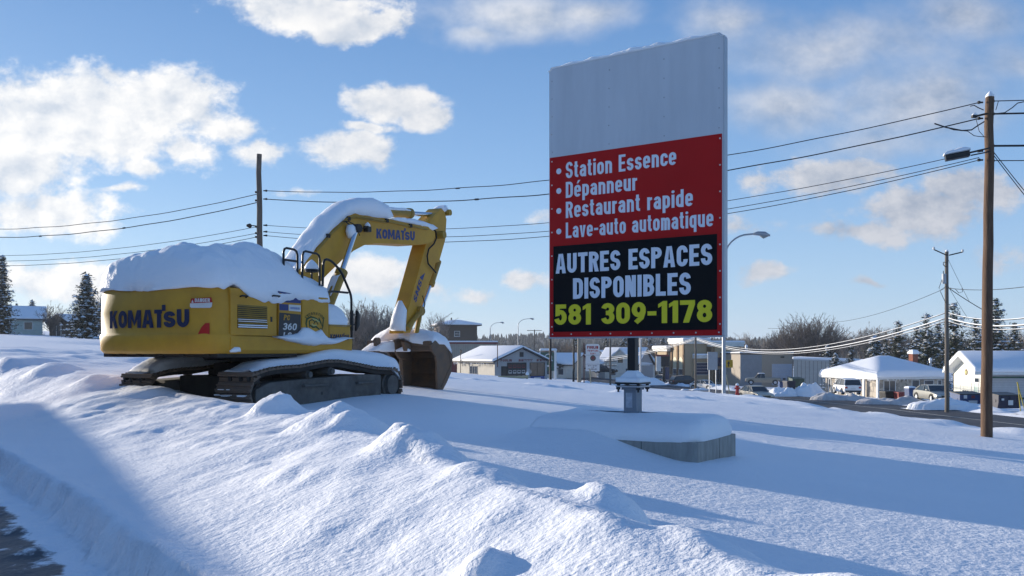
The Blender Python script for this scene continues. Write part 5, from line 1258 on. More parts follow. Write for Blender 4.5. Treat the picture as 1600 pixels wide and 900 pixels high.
# ---------------------------------------------------------------- buildings
M_WIN = mat('window_glass', (0.035, 0.045, 0.06), 0.12, spec=.6, var=.3, vscale=1.5)
M_TRIM = mat('white_trim', (0.70, 0.70, 0.68), 0.6, var=.05)
M_ROOFE = mat('dark_fascia', (0.05, 0.05, 0.055), 0.7)
def stripes(name, col, per, axis='X', depth=.35, rough=.6, dark=.75):
    """painted boards or ribbed sheet: even bands along an axis"""
    if name in MATS: return MATS[name]
    m = mat(name, col, rough, var=.10, vscale=1.5); nt = m.node_tree; N = nt.nodes.new; L = nt.links.new
    tc = N('ShaderNodeTexCoord'); wv = N('ShaderNodeTexWave'); wv.wave_type = 'BANDS'; wv.bands_direction = axis; wv.wave_profile = 'SAW'; wv.inputs['Scale'].default_value = .314/per; L(tc.outputs['Object'], wv.inputs['Vector'])
    bp = N('ShaderNodeBump'); bp.inputs['Strength'].default_value = depth; bp.inputs['Distance'].default_value = .05; L(wv.outputs['Fac'], bp.inputs['Height'])
    b = nt.nodes['Principled BSDF']; L(bp.outputs[0], b.inputs['Normal'])
    src = b.inputs['Base Color'].links[0].from_socket
    rp = N('ShaderNodeValToRGB'); rp.color_ramp.elements[0].position = .82; rp.color_ramp.elements[0].color = (1, 1, 1, 1); rp.color_ramp.elements[1].position = .95; rp.color_ramp.elements[1].color = (dark, dark, dark, 1); L(wv.outputs['Fac'], rp.inputs[0])
    mx = N('ShaderNodeMixRGB'); mx.blend_type = 'MULTIPLY'; mx.inputs[0].default_value = 1; L(src, mx.inputs[1]); L(rp.outputs[0], mx.inputs[2]); L(mx.outputs[0], b.inputs['Base Color']); return m
def stone(name, c1, c2, scale):
    if name in MATS: return MATS[name]
    m = bpy.data.materials.new(name); m.use_nodes = True; nt = m.node_tree; N = nt.nodes.new; L = nt.links.new; b = nt.nodes['Principled BSDF']; b.inputs['Roughness'].default_value = .9
    tc = N('ShaderNodeTexCoord'); v = N('ShaderNodeTexVoronoi'); v.inputs['Scale'].default_value = scale; L(tc.outputs['Object'], v.inputs['Vector'])
    v2 = N('ShaderNodeTexVoronoi'); v2.feature = 'DISTANCE_TO_EDGE'; v2.inputs['Scale'].default_value = scale; L(tc.outputs['Object'], v2.inputs['Vector'])
    sp = N('ShaderNodeSeparateXYZ'); L(v.outputs['Color'], sp.inputs[0])
    mx = N('ShaderNodeMixRGB'); L(sp.outputs[0], mx.inputs[0]); mx.inputs[1].default_value = (*c1, 1); mx.inputs[2].default_value = (*c2, 1)
    mr = N('ShaderNodeMapRange'); mr.inputs['From Max'].default_value = .06; mr.inputs['To Min'].default_value = .55; L(v2.outputs['Distance'], mr.inputs['Value'])
    mm = N('ShaderNodeMixRGB'); mm.blend_type = 'MULTIPLY'; mm.inputs[0].default_value = 1; L(mx.outputs[0], mm.inputs[1]); L(mr.outputs[0], mm.inputs[2]); L(mm.outputs[0], b.inputs['Base Color'])
    MATS[name] = m; return m

def part_box(name, m, par, x0, x1, y0, y1, z0, z1, bevel=0):
    b = MB(); b.box(x0, x1, y0, y1, z0, z1); return b.build(name, m, par, bevel=bevel)
def opening(par, face, c, w, z0, z1, at_, m=None, fm=None, name='window', bars=(0, 0), fw=.08, mull=None):
    """window or door on a wall plane: face 'f' (-y), 'b' (+y), 'l' (-x), 'r' (+x); frame as the part, pane under it"""
    m = m or M_WIN; fm = fm or M_TRIM; o = .05; b = MB()
    def put(bb, u0, u1, za, zb, d0, d1):
        if face == 'f': bb.box(u0, u1, at_-d1, at_-d0, za, zb)
        elif face == 'b': bb.box(u0, u1, at_+d0, at_+d1, za, zb)
        elif face == 'l': bb.box(at_-d1, at_-d0, u0, u1, za, zb)
        else: bb.box(at_+d0, at_+d1, u0, u1, za, zb)
    a, e = c-w/2, c+w/2
    put(b, a-fw, a, z0-fw, z1+fw, .0, o); put(b, e, e+fw, z0-fw, z1+fw, .0, o); put(b, a, e, z1, z1+fw, .0, o); put(b, a, e, z0-fw, z0, .0, o+.02)
    for k in range(bars[0]): u = a+w*(k+1)/(bars[0]+1); put(b, u-.03, u+.03, z0, z1, .0, o-.01)
    for k in range(bars[1]): z = z0+(z1-z0)*(k+1)/(bars[1]+1); put(b, a, e, z-.025, z+.025, .0, o-.012)
    f = b.build(name, fm, par); p = MB(); put(p, a, e, z0, z1, .003, .018); p.build('pane' if name == 'window' else 'leaf', m, f); return f
def roof_slab(par, pts, th, m, name='roof_snow', seed=0, over=0.0):
    """snow lying on a roof plane; pts = corner points of the plane (counter-clockwise seen from above)"""
    b = MB(); n = len(pts); P = [Vector(p) for p in pts]
    sub = 8; V = []
    bm = bmesh.new(); lo = [bm.verts.new(p+Vector((0, 0, .02))) for p in P]; hi = [bm.verts.new(p+Vector((0, 0, th))) for p in P]
    bm.faces.new(lo[::-1]); bm.faces.new(hi)
    for i in range(n): bm.faces.new((lo[i], lo[(i+1) % n], hi[(i+1) % n], hi[i]))
    ed = [e for e in bm.edges if all(v in hi for v in e.verts)]+[e for e in bm.edges if (e.verts[0] in hi) != (e.verts[1] in hi)]
    bmesh.ops.bevel(bm, geom=ed, offset=th*.62, segments=3, affect='EDGES', profile=.5, clamp_overlap=True)
    bmesh.ops.recalc_face_normals(bm, faces=bm.faces)
    me = bpy.data.meshes.new(name); bm.to_mesh(me); bm.free(); return link_me(name, me, m, par, smooth=True)
def icicles(par, p0, p1, n, lmax, seed=0):
    b = MB(); r_ = np.random.default_rng(seed); p0, p1 = Vector(p0), Vector(p1)
    for k in range(n): q = p0.lerp(p1, r_.random()); b.tube([q, q-Vector((0, 0, r_.uniform(.1, lmax)))], [.035, .006], 5)
    o = b.build('icicles', M_SNOW, par); o['kind'] = 'stuff'
def gable_house(name, label, cat, X, Y, Z, rz, W, L, He, Hp, wall, over=.4, snow=.3, wall2=None, deep=3.0, fascia=None):
    """gable faces -y (front); ridge runs along y; origin at the front face's middle"""
    t = thing(name, label, cat, (X, Y, Z), rz)
    b = MB(); b.prism([(-W/2, -deep), (W/2, -deep), (W/2, He), (0, Hp), (-W/2, He)], 'y', 0, L); b.build('wall', wall, t)
    sl = (Hp-He)/(W/2); x = W/2+over; ze = He-over*sl
    for s in (-1, 1):
        b = MB(); pts = [(0, Hp+.02), (0, Hp+.20), (s*x, ze+.20), (s*x, ze+.02)]; b.prism(pts, 'y', -over, L+over); rf = b.build('roof', fascia or M_ROOFE, t)
        P = [(0, -over-.04, Hp+.2), (s*(x+.05), -over-.04, ze+.2), (s*(x+.05), L+over, ze+.2), (0, L+over, Hp+.2)]
        if s < 0: P = P[::-1]
        roof_slab(rf, P, snow, M_SNOW)
    return t
def flat_building(name, label, cat, X, Y, Z, rz, W, D, H, wall, snow=.25, par=.3, cap=None, deep=3.0):
    t = thing(name, label, cat, (X, Y, Z), rz)
    b = MB(); b.box(-W/2, W/2, 0, D, -deep, H); b.build('wall', wall, t)
    b = MB(); b.box(-W/2-.1, W/2+.1, -.1, D+.1, H, H+par); rf = b.build('roof', cap or M_ROOFE, t)
    roof_slab(rf, [(-W/2-.15, -.15, H+par), (W/2+.15, -.15, H+par), (W/2+.15, D+.15, H+par), (-W/2-.15, D+.15, H+par)], snow, M_SNOW); return t
def hip_roof(par, x0, x1, y0, y1, z, rise, ridge_in, m, snow, name='roof'):
    """hip roof over a rectangle, ridge along x"""
    cy = (y0+y1)/2; A, B, C, D = (x0, y0, z), (x1, y0, z), (x1, y1, z), (x0, y1, z); E, F_ = (x0+ridge_in, cy, z+rise), (x1-ridge_in, cy, z+rise)
    b = MB(); lo = [(p[0], p[1], z-.22) for p in (A, B, C, D)]
    b.poly([A, B, C, D, E, F_]+lo, [(0, 1, 5, 4), (1, 2, 5), (2, 3, 4, 5), (3, 0, 4), (9, 8, 7, 6), (0, 6, 7, 1), (1, 7, 8, 2), (2, 8, 9, 3), (3, 9, 6, 0)]); rf = b.build(name, m, par)
    k = .06; bm = bmesh.new(); nx, ny = 40, 40; V = {}
    W, H = x1-x0+2*k, y1-y0+2*k; sl = rise/((y1-y0)/2)
    for i in range(nx+1):
        for j in range(ny+1):
            u = .5-.5*math.cos(math.pi*i/nx); v = .5-.5*math.cos(math.pi*j/ny); x, y = x0-k+W*u, y0-k+H*v
            dx = min((x-x0+k)/max(ridge_in, .1)*(y1-y0)/2, (x1+k-x)/max(ridge_in, .1)*(y1-y0)/2); dy = min(y-y0+k, y1+k-y)
            d = min(dx, dy); sm = -.45*math.log(math.exp(-dx/.45)+math.exp(-dy/.45)) if max(dx, dy) < 12 else d
            base = z+sl*min(d, (y1-y0)/2); s2 = z+sl*min(max(sm, 0), (y1-y0)/2-.15)
            th = snow*(1-max(0, 1-d/.45)**2.4)**.5 if d < .45 else snow
            V[i, j] = bm.verts.new((x, y, (s2 if d > .3 else base)+th+.03*float(fbm(x*.7, y*.7, 9, 3))))
    for i in range(nx):
        for j in range(ny): bm.faces.new((V[i, j], V[i+1, j], V[i+1, j+1], V[i, j+1]))
    rim = [V[i, 0] for i in range(nx+1)]+[V[nx, j] for j in range(1, ny+1)]+[V[i, ny] for i in range(nx-1, -1, -1)]+[V[0, j] for j in range(ny-1, 0, -1)]
    bm.faces.new(rim[::-1]); bmesh.ops.recalc_face_normals(bm, faces=bm.faces); me = bpy.data.meshes.new('roof_snow'); bm.to_mesh(me); bm.free(); link_me('roof_snow', me, M_SNOW, rf, smooth=True); return rf

# --- grey gable garage, middle distance
gY = 115.0; gX = wx(773.5, gY); gZ = -2.6
M_GSH = stripes('grey_siding', (.36, .34, .30), .35, 'Y', .5); M_GGB = mat('grey_gable_wall', (.36, .36, .36), .8, var=.06)
W, L = 8.3, 11.5; a = R(30)
G = thing('garage', 'low grey gabled garage with red lettering and a dark sectional door', 'garage', (gX+W/2*math.cos(a), gY+W/2*math.sin(a), gZ), a)
He, Hp = 2.75, 4.5
b = MB(); b.prism([(-W/2, -3), (W/2, -3), (W/2, He), (0, Hp), (-W/2, He)], 'y', 0, L); b.build('wall', M_GGB, G)
b = MB(); b.box(-W/2-.02, -W/2-.004, .05, L, -3, He-.05); b.build('siding', M_GSH, G)
sl = (Hp-He)/(W/2)
for s in (-1, 1):
    x = W/2+.55; ze = He-.55*sl; b = MB(); b.prism([(0, Hp+.03), (0, Hp+.2), (s*x, ze+.2), (s*x, ze+.03)], 'y', -.5, L+.4); rf = b.build('roof', M_ROOFE, G)
    P = [(0, -.52, Hp+.2), (s*(x+.1), -.52, ze+.2), (s*(x+.1), L+.4, ze+.2), (0, L+.4, Hp+.2)]
    roof_slab(rf, P if s > 0 else P[::-1], .32 if s < 0 else .22, M_SNOW)
icicles(G, (-W/2-.65, 0, He-.25), (-W/2-.65, L, He-.25), 40, .45, 4)
opening(G, 'l', 6.2, 2.2, .95, 2.0, -W/2-.02, bars=(2, 0), fm=M_GGB)
opening(G, 'f', -2.75, .75, .0, 2.0, 0, name='door', m=M_CHAR, fm=M_BLACK)
d = opening(G, 'f', -.75, 2.9, .0, 2.5, 0, name='garage_door', m=M_CHAR, fm=M_BLACK)
for i in range(4):
    for j in range(3):
        b = MB(); u = -.75-1.05+i*.70; z = .35+j*.75; b.box(u-.25, u+.25, -.030, -.019, z, z+.12); b.box(u-.25, u-.20, -.030, -.019, z+.12, z+.36); b.box(u+.2, u+.25, -.030, -.019, z+.12, z+.36); b.box(u-.25, u+.25, -.030, -.019, z+.36, z+.42); b.build('panel_trim', M_DECALW if j < 2 else mat('dull_red', (.2, .04, .04), .7), d)
opening(G, 'f', 2.55, 2.3, .75, 2.5, 0, bars=(1, 0), fm=M_BLACK)
part_box('blue_panel', mat('shop_blue', (.03, .07, .25), .5), G, 1.45, 3.7, -.05, -.004, .1, .68); part_box('notice', M_DECALW, G, 2.0, 3.1, -.06, -.052, .18, .5)
part_box('vent', M_CHAR, G, -.3, .3, -.06, -.003, 3.35, 4.0)
b = MB(); b.tube([(1.15, -.004, 1.3), (1.15, -.03, 1.3)], .42, 20); b.build('round_sign', M_STEEL, G)
M_DRED = mat('dark_red_letters', (.16, .035, .04), .6)
text_fit('POULIN', -3.3, -1.55, 2.72, 3.05, lambda x, z: Vector((x, -.02, z)), 'lettering', M_DRED, G, s=.22, W=.6, gap=.12)
for u0, u1 in ((-.45, 1.65), (2.45, 3.75)):
    b = MB(); u = u0; r_ = np.random.default_rng(int(u0*10)+50)
    while u < u1: ww = r_.uniform(.14, .22); b.box(u, u+ww*.35, -.02, -.004, 2.72, 3.04); b.box(u+ww*.35, u+ww, -.02, -.004, r_.choice([2.72, 2.95]), 3.04); u += ww+.07
    o = b.build('lettering', M_DRED, G); o['kind'] = 'stuff'
b = MB(); b.cyl((-W/2+.1, -.5, 2.0), (-W/2+.1, -.5, 5.0), .06, n=8); b.build('mast', mat('rusty', (.12, .05, .035), .8), G)
b = MB(); b.tube([(-W/2-.7, 9.0, 1.0), (-W/2-.7, 9.0, 4.4)], .05, 6); b.tube([(-W/2-.7, 8.7, 3.9), (-W/2-.7, 8.7, 4.3)], .07, 6); b.build('service_mast', M_DARK, G)

# --- beige flat building behind it, brown apartment block further back
bY = 150.0
BB = flat_building('warehouse', 'beige flat-roofed warehouse with red doors behind the grey garage', 'warehouse', wx(735, bY), bY, -3.4, R(8), 9.5, 12, 6.2, stripes('beige_siding', (.36, .31, .25), .4, 'X', .4), cap=mat('dull_red', (.2, .04, .04), .7))
opening(BB, 'f', -2.9, 1.2, -1, 3.4, 0, name='door', m=mat('dull_red', (.2, .04, .04), .7)); opening(BB, 'f', -1.2, 1.2, 0.2, 3.4, 0, name='door', m=mat('dull_red', (.2, .04, .04), .7))
part_box('wing', mat('grey_gable_wall', (.36, .36, .36), .8), BB, 4.75, 8, 2, 12, -3, 5.6); roof_slab(BB, [(4.7, 1.9, 5.6), (8.1, 1.9, 5.6), (8.1, 12, 5.6), (4.7, 12, 5.6)], .35, M_SNOW)
aY = 190.0; AP = thing('apartment_block', 'three-storey brown apartment block with a snowy hip roof', 'apartment block', (wx(717, aY), aY, -5), R(14))
WA, DA, HA = 8.3, 9, 12.2
M_BRN = mat('brown_cladding', (.105, .080, .062), .85, var=.12)
part_box('wall', M_BRN, AP, -WA/2, WA/2, 0, DA, -2, HA)
part_box('brick_side', mat('pale_brick', (.42, .33, .25), .85), AP, -WA/2-.03, -WA/2-.005, .1, DA, -2, HA-.01)
hip_roof(AP, -WA/2-.9, WA/2+.9, -.9, DA+.9, HA+.2, 1.0, 4.0, M_ROOFE, .3)
for z in (4.0, 7.2, 10.4):
    for u in (-.4, ): opening(AP, 'f', u, 1.1, z-.6, z+.5, 0, bars=(0, 1))
b = MB(); b.cyl((-1, 4, HA+1), (-1, 4, HA+1.9), .15, n=8); b.build('roof_vent', M_DARK, AP)
# --- tall green sign and white houses along the road
M_GRN = mat('sign_green', (.015, .085, .06), .5)
sY = 165.0; t = thing('pylon_sign', 'tall green service-station sign with an oval emblem, capped with snow', 'sign', (wx(856, sY), sY, -4.3), R(0))
part_box('panel', M_GRN, t, -1.4, 1.2, 0, .3, 2.0, 5.6); part_box('post', M_WHITE, t, 1.2, 1.7, .05, .35, -1, 5.9); part_box('frame', M_DECALW, t, -1.55, -1.402, 0, .3, 1.9, 5.9)
b = MB(); b.tube([(.1, -.012, 4.6), (.1, -.004, 4.6)], .75, 20); o = b.build('oval_emblem', M_DECALW, t); b = MB(); b.tube([(.1, -.020, 4.6), (.1, -.013, 4.6)], .55, 20); b.build('oval_emblem', M_GRN, t)
part_box('text_bar', M_DECALW, t, -.7, .7, -.02, -.004, 2.8, 3.1); roof_slab(t, [(-1.6, -.1, 5.9), (1.8, -.1, 5.9), (1.8, .45, 5.9), (-1.6, .45, 5.9)], .45, M_SNOW)
hY = 185.0
M_WSD = stripes('white_siding', (.66, .63, .56), .3, 'Z', .3); M_BSD = stripes('blue_grey_siding', (.24, .32, .36), .3, 'Z', .3)
H1 = flat_building('shop', 'small blue-grey flat shop left of the white houses', 'shop', wx(872, hY), hY+2, -4.3, R(28), 5.2, 7, 4.4, M_BSD); opening(H1, 'f', 0, 1.2, .2, 2.4, 0, name='door')
H2 = gable_house('house', 'little white house with a snowy porch gable beside the blue-grey shop', 'house', wx(885, hY), hY-3, -4.3, R(-35), 4.2, 9, 2.9, 4.6, M_WSD, snow=.35); opening(H2, 'f', 0, 1.0, .9, 2.0, 0); opening(H2, 'r', 4, 1.4, .9, 2.0, 2.1)
H3 = gable_house('house', 'long white house under thick snow behind the pale pole', 'house', wx(906, hY), hY-6, -4.3, R(52), 7, 11, 3.0, 5.0, M_WSD, snow=.4); opening(H3, 'l', 3, 1.3, .9, 2.1, -3.5); opening(H3, 'l', 6.5, 1.3, .9, 2.1, -3.5)
H4 = gable_house('house', 'white house with two snow-covered front gables right of the plaza sign', 'house', wx(962, hY), hY-8, -4.3, R(-30), 7.0, 12, 3.1, 6.1, M_WSD, snow=.4, fascia=M_TRIM); opening(H4, 'f', 0, 1.2, 3.4, 4.5, 0); opening(H4, 'f', -1.7, 1.3, .8, 2.2, 0); opening(H4, 'f', 1.7, 1.0, .0, 2.2, 0, name='door')
H5 = gable_house('house', 'grey-sided long house with blue-shadowed roof behind the billboard post', 'house', wx(1002, hY), hY-6, -4.3, R(58), 8, 9, 3.1, 6.2, mat('grey_gable_wall', (.36, .36, .36), .8), snow=.35); opening(H5, 'r', 3, 1.3, .8, 2.2, 4)
H6 = gable_house('house', 'small white gabled house between the plaza sign and its neighbours', 'house', wx(938, hY+10), hY+10, -4.3, R(-25), 6, 9, 3.0, 5.6, M_WSD, snow=.4); opening(H6, 'f', 0, 1.2, .9, 2.2, 0)

# --- beige bank building with tall corner volumes
kY = 160.0; M_BNK = mat('beige_brick', (.40, .31, .20), .85, var=.08); M_PIL = mat('brown_pilaster', (.20, .125, .07), .85); M_COR = mat('cornice_white', (.70, .68, .62), .7)
BK_ = thing('bank', 'beige commercial building with tall arched windows and white cornices', 'bank', (wx(1070, kY), kY, -4.5), R(12))
def volume(x0, x1, y0, y1, H, ar=True):
    b = MB(); b.box(x0, x1, y0, y1, -2, H); w_ = b.build('wall', M_BNK, BK_)
    b = MB(); b.box(x0-.45, x1+.45, y0-.45, y1+.45, H, H+.45); b.box(x0-.6, x1+.6, y0-.6, y1+.6, H+.45, H+.8); c = b.build('cornice', M_COR, BK_)
    roof_slab(c, [(x0-.6, y0-.6, H+.8), (x1+.6, y0-.6, H+.8), (x1+.6, y1+.6, H+.8), (x0-.6, y1+.6, H+.8)], .3, M_SNOW)
    return w_
# local: -x face looks left (sunlit), -y face looks right-front (shaded)
def bwin(yc, x, w, z0, z1, zm):
    f = opening(BK_, 'l', yc, w, z0, z1, x, m=M_WIN, fm=M_COR, bars=(0, 1), fw=.10)
    b = MB(); pts = [(yc-w/2, z1+.1), (yc+w/2, z1+.1), (yc+w/2, zm), (yc+w*.3, zm+.45), (yc, zm+.65), (yc-w*.3, zm+.45), (yc-w/2, zm)]
    b.prism(pts, 'x', x-.05, x-.003); b.build('arch_pane', mat('pale_blind', (.46, .42, .28), .5), f)
def pil(yc, x, z1, w=.55):
    part_box('pilaster', M_PIL, BK_, x-.22, x-.003, yc-w/2, yc+w/2, -2, z1)
volume(0, 4.4, 0, 6.4, 7.4); volume(4.97, 10.9, -1, 5.4, 6.9); volume(-.5, 3.5, 6.9, 13.4, 6.0); part_box('link', M_BNK, BK_, 1.6, 4.9, -.4, -.06, -2, 4.6)
for y in (.35, 3.2, 6.1): pil(y, 0, 7.35)
bwin(1.8, 0, 1.7, .6, 2.6, 4.3); bwin(4.65, 0, 1.7, .6, 2.6, 4.3)
for y in (-.7, 2.2, 5.1): pil(y, 4.97, 6.85)
bwin(.75, 4.97, 1.7, .6, 2.8, 4.3); bwin(3.6, 4.97, 1.7, .6, 2.8, 4.3); pil(13.1, -.5, 5.95); bwin(10.6, -.5, 2.2, 1.0, 2.6, 3.8); pil(7.2, -.5, 5.95)
opening(BK_, 'f', 3.2, 2.6, 1.6, 3.8, -.4, m=mat('shop_navy', (.03, .04, .09), .4), fm=M_COR, bars=(0, 3)); part_box('canopy', M_COR, BK_, 1.5, 4.9, -1.5, -.06, 4.65, 5.2); roof_slab(BK_, [(1.4, -1.6, 5.2), (4.9, -1.6, 5.2), (4.9, -.1, 5.2), (1.4, -.1, 5.2)], .35, M_SNOW)
opening(BK_, 'f', 7.4, 3.2, 3.2, 4.8, -1, m=mat('shop_navy', (.03, .04, .09), .4), fm=M_PIL); opening(BK_, 'f', 7.4, 3.6, .2, 2.6, -1, bars=(3, 0), fm=M_STEEL); opening(BK_, 'f', 10.2, .9, .2, 4.6, -1, fm=M_STEEL)
for x in (5.3, 9.4, 10.7): part_box('pilaster', M_PIL, BK_, x-.2, x+.2, -1.22, -1.003, -2, 6.85)
# sign boards in front of the bank
t = thing('notice_board', 'plaza sign on a dark post with a black screen beside the bank', 'sign', (wx(1036, 150), 150, -4.4)); part_box('post', M_BLACK, t, .0, .35, 0, .3, -1, 3.2); part_box('screen', M_BLACK, t, -.35, 1.1, -.05, .35, 3.2, 5.0); part_box('side_panel', M_DECALW, t, -1.2, -.36, 0, .3, 2.4, 5.2); part_box('top_rail', mat('dull_red', (.2, .04, .04), .7), t, -1.2, 1.1, -.06, .36, 5.0, 5.3)
part_box('blue_panel', mat('shop_navy', (.03, .04, .09), .4), t, .40, 1.1, 0, .3, .9, 3.1)
t = thing('road_sign', 'large blank grey back of a sign on two steel posts', 'sign', (wx(1113.5, 78), 78, ground_z(wx(1113.5, 78), 78)), R(14)); zz = t.location.z
part_box('panel', mat('sign_back_grey', (.30, .32, .35), .45, .3), t, -.50, .50, 0, .03, wz(578, 78)-zz, wz(550, 78)-zz)
for s in (-.30, .36): part_box('post', M_STEEL, t, s-.03, s+.03, .031, .08, -1, wz(551, 78)-zz)
b = MB(); b.box(-.46, .46, .031, .06, wz(556, 78)-zz, wz(555, 78)-zz); b.build('rail', M_STEEL, t)
t = thing('warning_sign', 'yellow diamond-like warning sign with a black arrow near the lamp post', 'sign', (wx(1138.5, 84), 84, ground_z(wx(1138.5, 84), 84)), R(0)); zz = t.location.z
M_YW = mat('sign_amber', (.50, .28, .01), .5); part_box('post', M_STEEL, t, -.35, -.29, .03, .08, -1, wz(566, 84)-zz); zc = wz(569, 84)-zz
b = MB(); b.prism([(-.48, zc), (-.35, zc+.40), (.40, zc+.42), (.42, zc), (.40, zc-.34), (-.38, zc-.34)], 'y', 0, .03); p = b.build('panel', M_YW, t)
b = MB(); b.prism([(-.05, zc-.25), (.05, zc-.25), (.05, zc+.05), (.16, zc+.05), (0, zc+.30), (-.16, zc+.05), (-.05, zc+.05)], 'y', -.012, -.003); b.build('arrow', M_BLACK, p)
# plaza sign with lettering
qY = 74.0; t = thing('shop_sign', 'white roadside sign with red POULIN lettering and a dark round emblem', 'sign', (wx(926, qY), qY, ground_z(wx(926, qY), qY)), R(-6)); zz = t.location.z
sz0, sz1 = wz(580, qY)-zz, wz(537.5, qY)-zz; b = MB(); b.prism([(-.60, sz0), (.60, sz0), (.60, sz1-.14), (.50, sz1), (-.50, sz1), (-.60, sz1-.14)], 'y', 0, .18); pn = b.build('panel', mat('sign_off_white', (.60, .60, .60), .5, var=.04), t)  # panel in one even off-white
b = MB(); b.box(-.80, -.70, .02, .14, -1.5, sz1+.08); b.build('post', mat('rust_red_post', (.10, .035, .03), .7), t); b = MB(); b.box(-.70, -.60, .05, .1, sz0+.2, sz0+.3); b.box(-.70, -.60, .05, .1, sz1-.5, sz1-.4); b.build('bracket', M_DARK, t)
fn = lambda x, z: Vector((x, -.006, z))
text_fit('POULIN', -.48, .48, sz1-.42, sz1-.17, fn, 'lettering', mat('letters_red', (.28, .015, .02), .5), pn, s=.27, W=.62, gap=.1)
for (a, c, z, hh, m_) in ((-.44, .44, sz1-.66, .15, 'r'), (-.2, .2, sz1-.90, .14, 'r'), (-.40, .40, sz0+.42, .10, 'k'), (-.12, .12, sz0+.30, .08, 'k'), (-.42, .42, sz0+.12, .12, 'k')):
    b = MB(); u = a; r_ = np.random.default_rng(int(z*100))
    while u < c: ww = r_.uniform(.05, .09); b.box(u, u+ww*.3, -.008, -.002, z, z+hh); b.box(u+ww*.3, u+ww, -.008, -.002, z+(hh*.6 if r_.random() < .5 else 0), z+hh*(1 if r_.random() < .6 else .4)); u += ww+.025
    o = b.build('lettering', mat('letters_faded_red', (.45, .12, .11), .6) if m_ == 'r' else mat('letters_grey', (.22, .2, .2), .6), pn); o['kind'] = 'stuff'
b = MB(); b.tube([(.03, -.012, (sz0+sz1)/2-.05), (.03, -.002, (sz0+sz1)/2-.05)], .25, 24); em_ = b.build('round_emblem', mat('emblem_brown', (.09, .075, .065), .6), pn); b = MB(); b.tube([(.03, -.018, (sz0+sz1)/2-.02), (.03, -.013, (sz0+sz1)/2-.02)], .12, 16); b.build('emblem_centre', mat('dull_red', (.2, .04, .04), .7), em_)
for z in (sz1-.98, sz0+.60): part_box('divider', mat('letters_grey', (.22, .2, .2), .6), pn, -.58, .58, -.006, -.002, z, z+.025)
def stake(px, pyb, pyt, Y, lean, m, label, name='marker_stake', r=.035):
    X = wx(px, Y); g = ground_z(X, Y); t = thing(name, label, 'stake', (X, Y, g)); b = MB(); h = wz(pyt, Y)-g; b.tube([(0, 0, -.5), (lean, 0, h)], r, 6); b.build('shaft', m, t); b = MB(); b.tube([(lean*.93, 0, h*.93), (lean, 0, h)], r*1.5, 6); b.build('tip', m, t); return t
M_STK = mat('pale_stake', (.42, .36, .22), .7); M_STKY = mat('yellow_stake', (.42, .34, .04), .6)
stake(925, 597, 577, 60, -.15, M_STK, 'pale leaning wooden stake in front of the plaza sign')
stake(1143, 604, 586, 88, -.55, M_STK, 'pale leaning stake beside the red hydrant', r=.06)
stake(1596, 640, 600, 60, -.25, M_STKY, 'yellow leaning marker rod nearer the right edge', r=.03); stake(1606, 640, 597, 60, -.75, M_STKY, 'yellow marker rod leaning more, at the right edge', r=.03)
t = thing('wooden_barrier', 'low pale timber barrier on the snow in front of the grey garage', 'barrier', (wx(805, 47), 47, ground_z(wx(805, 47), 47)), R(-3)); b = MB(); b.box(-.95, .60, -.06, .06, -.02, .12); b.build('beam', M_STK, t, bevel=.02); part_box('end_post', M_STK, t, .60, .72, -.1, .1, -.3, .22, bevel=.02); o = snow_cap('snow_cover', [(.58, -.1, .22), (.74, -.1, .22), (.74, .1, .22), (.58, .1, .22)], .12, t, noise=.005)

# --- tan workshop, corrugated shed
tY = 150.0; TG = flat_building('workshop', 'low tan and grey workshop with a pale overhead door', 'workshop', wx(1198, tY), tY, -4.4, R(4), 9.5, 12, 5.35, mat('tan_panel', (.30, .26, .21), .8, var=.06), snow=.2, par=.25)
part_box('grey_panel', stripes('slate_siding', (.20, .23, .26), .35, 'Z', .3), TG, -4.75, -.9, -.03, -.003, -2, 5.3)
d = opening(TG, 'f', 2.75, 3.5, .0, 3.6, 0, name='garage_door', m=mat('pale_blue_door', (.34, .39, .46), .6), fm=M_STEEL, bars=(0, 4))
for k in range(4): part_box('pane', M_WIN, d, 1.25+k*.8, 1.25+k*.8+.55, -.06, -.052, .85, 1.15)
part_box('wall_lamp', M_BLACK, TG, 2.5, 3.1, -.2, -.003, 4.75, 5.0); b = MB(); b.cyl((-2.6, 3, 5.5), (-2.6, 3, 6.7), .22, n=12); o = b.build('roof_vent', M_STEEL, TG); b = MB(); b.tube([(-2.6, 3, 6.7), (-2.6, 3, 6.9), (-2.6, 3, 7.1)], [.28, .25, .05], 10); b.build('snow_cover', M_SNOW, o, smooth=True)
cY = 138.0; CS = thing('metal_shed', 'long ribbed metal shed with a thin snow-covered roof', 'shed', (wx(1240, cY), cY, -4.2), R(-28))
M_RIB = stripes('ribbed_metal', (.42, .41, .38), .62, 'X', 1.0, dark=.45); b = MB(); b.prism([(0, -2), (9.6, -2), (9.6, 3.9), (0, 4.3)], 'y', 0, 6); b.build('wall', M_RIB, CS); b = MB(); b.prism([(-.1, 4.3), (9.7, 3.9), (9.7, 4.1), (-.1, 4.5)], 'y', -.1, 6.1); rf = b.build('roof', M_STEEL, CS); roof_slab(rf, [(-.2, -.2, 4.5), (9.8, -.2, 4.1), (9.8, 6.2, 4.1), (-.2, 6.2, 4.5)], .35, M_SNOW)
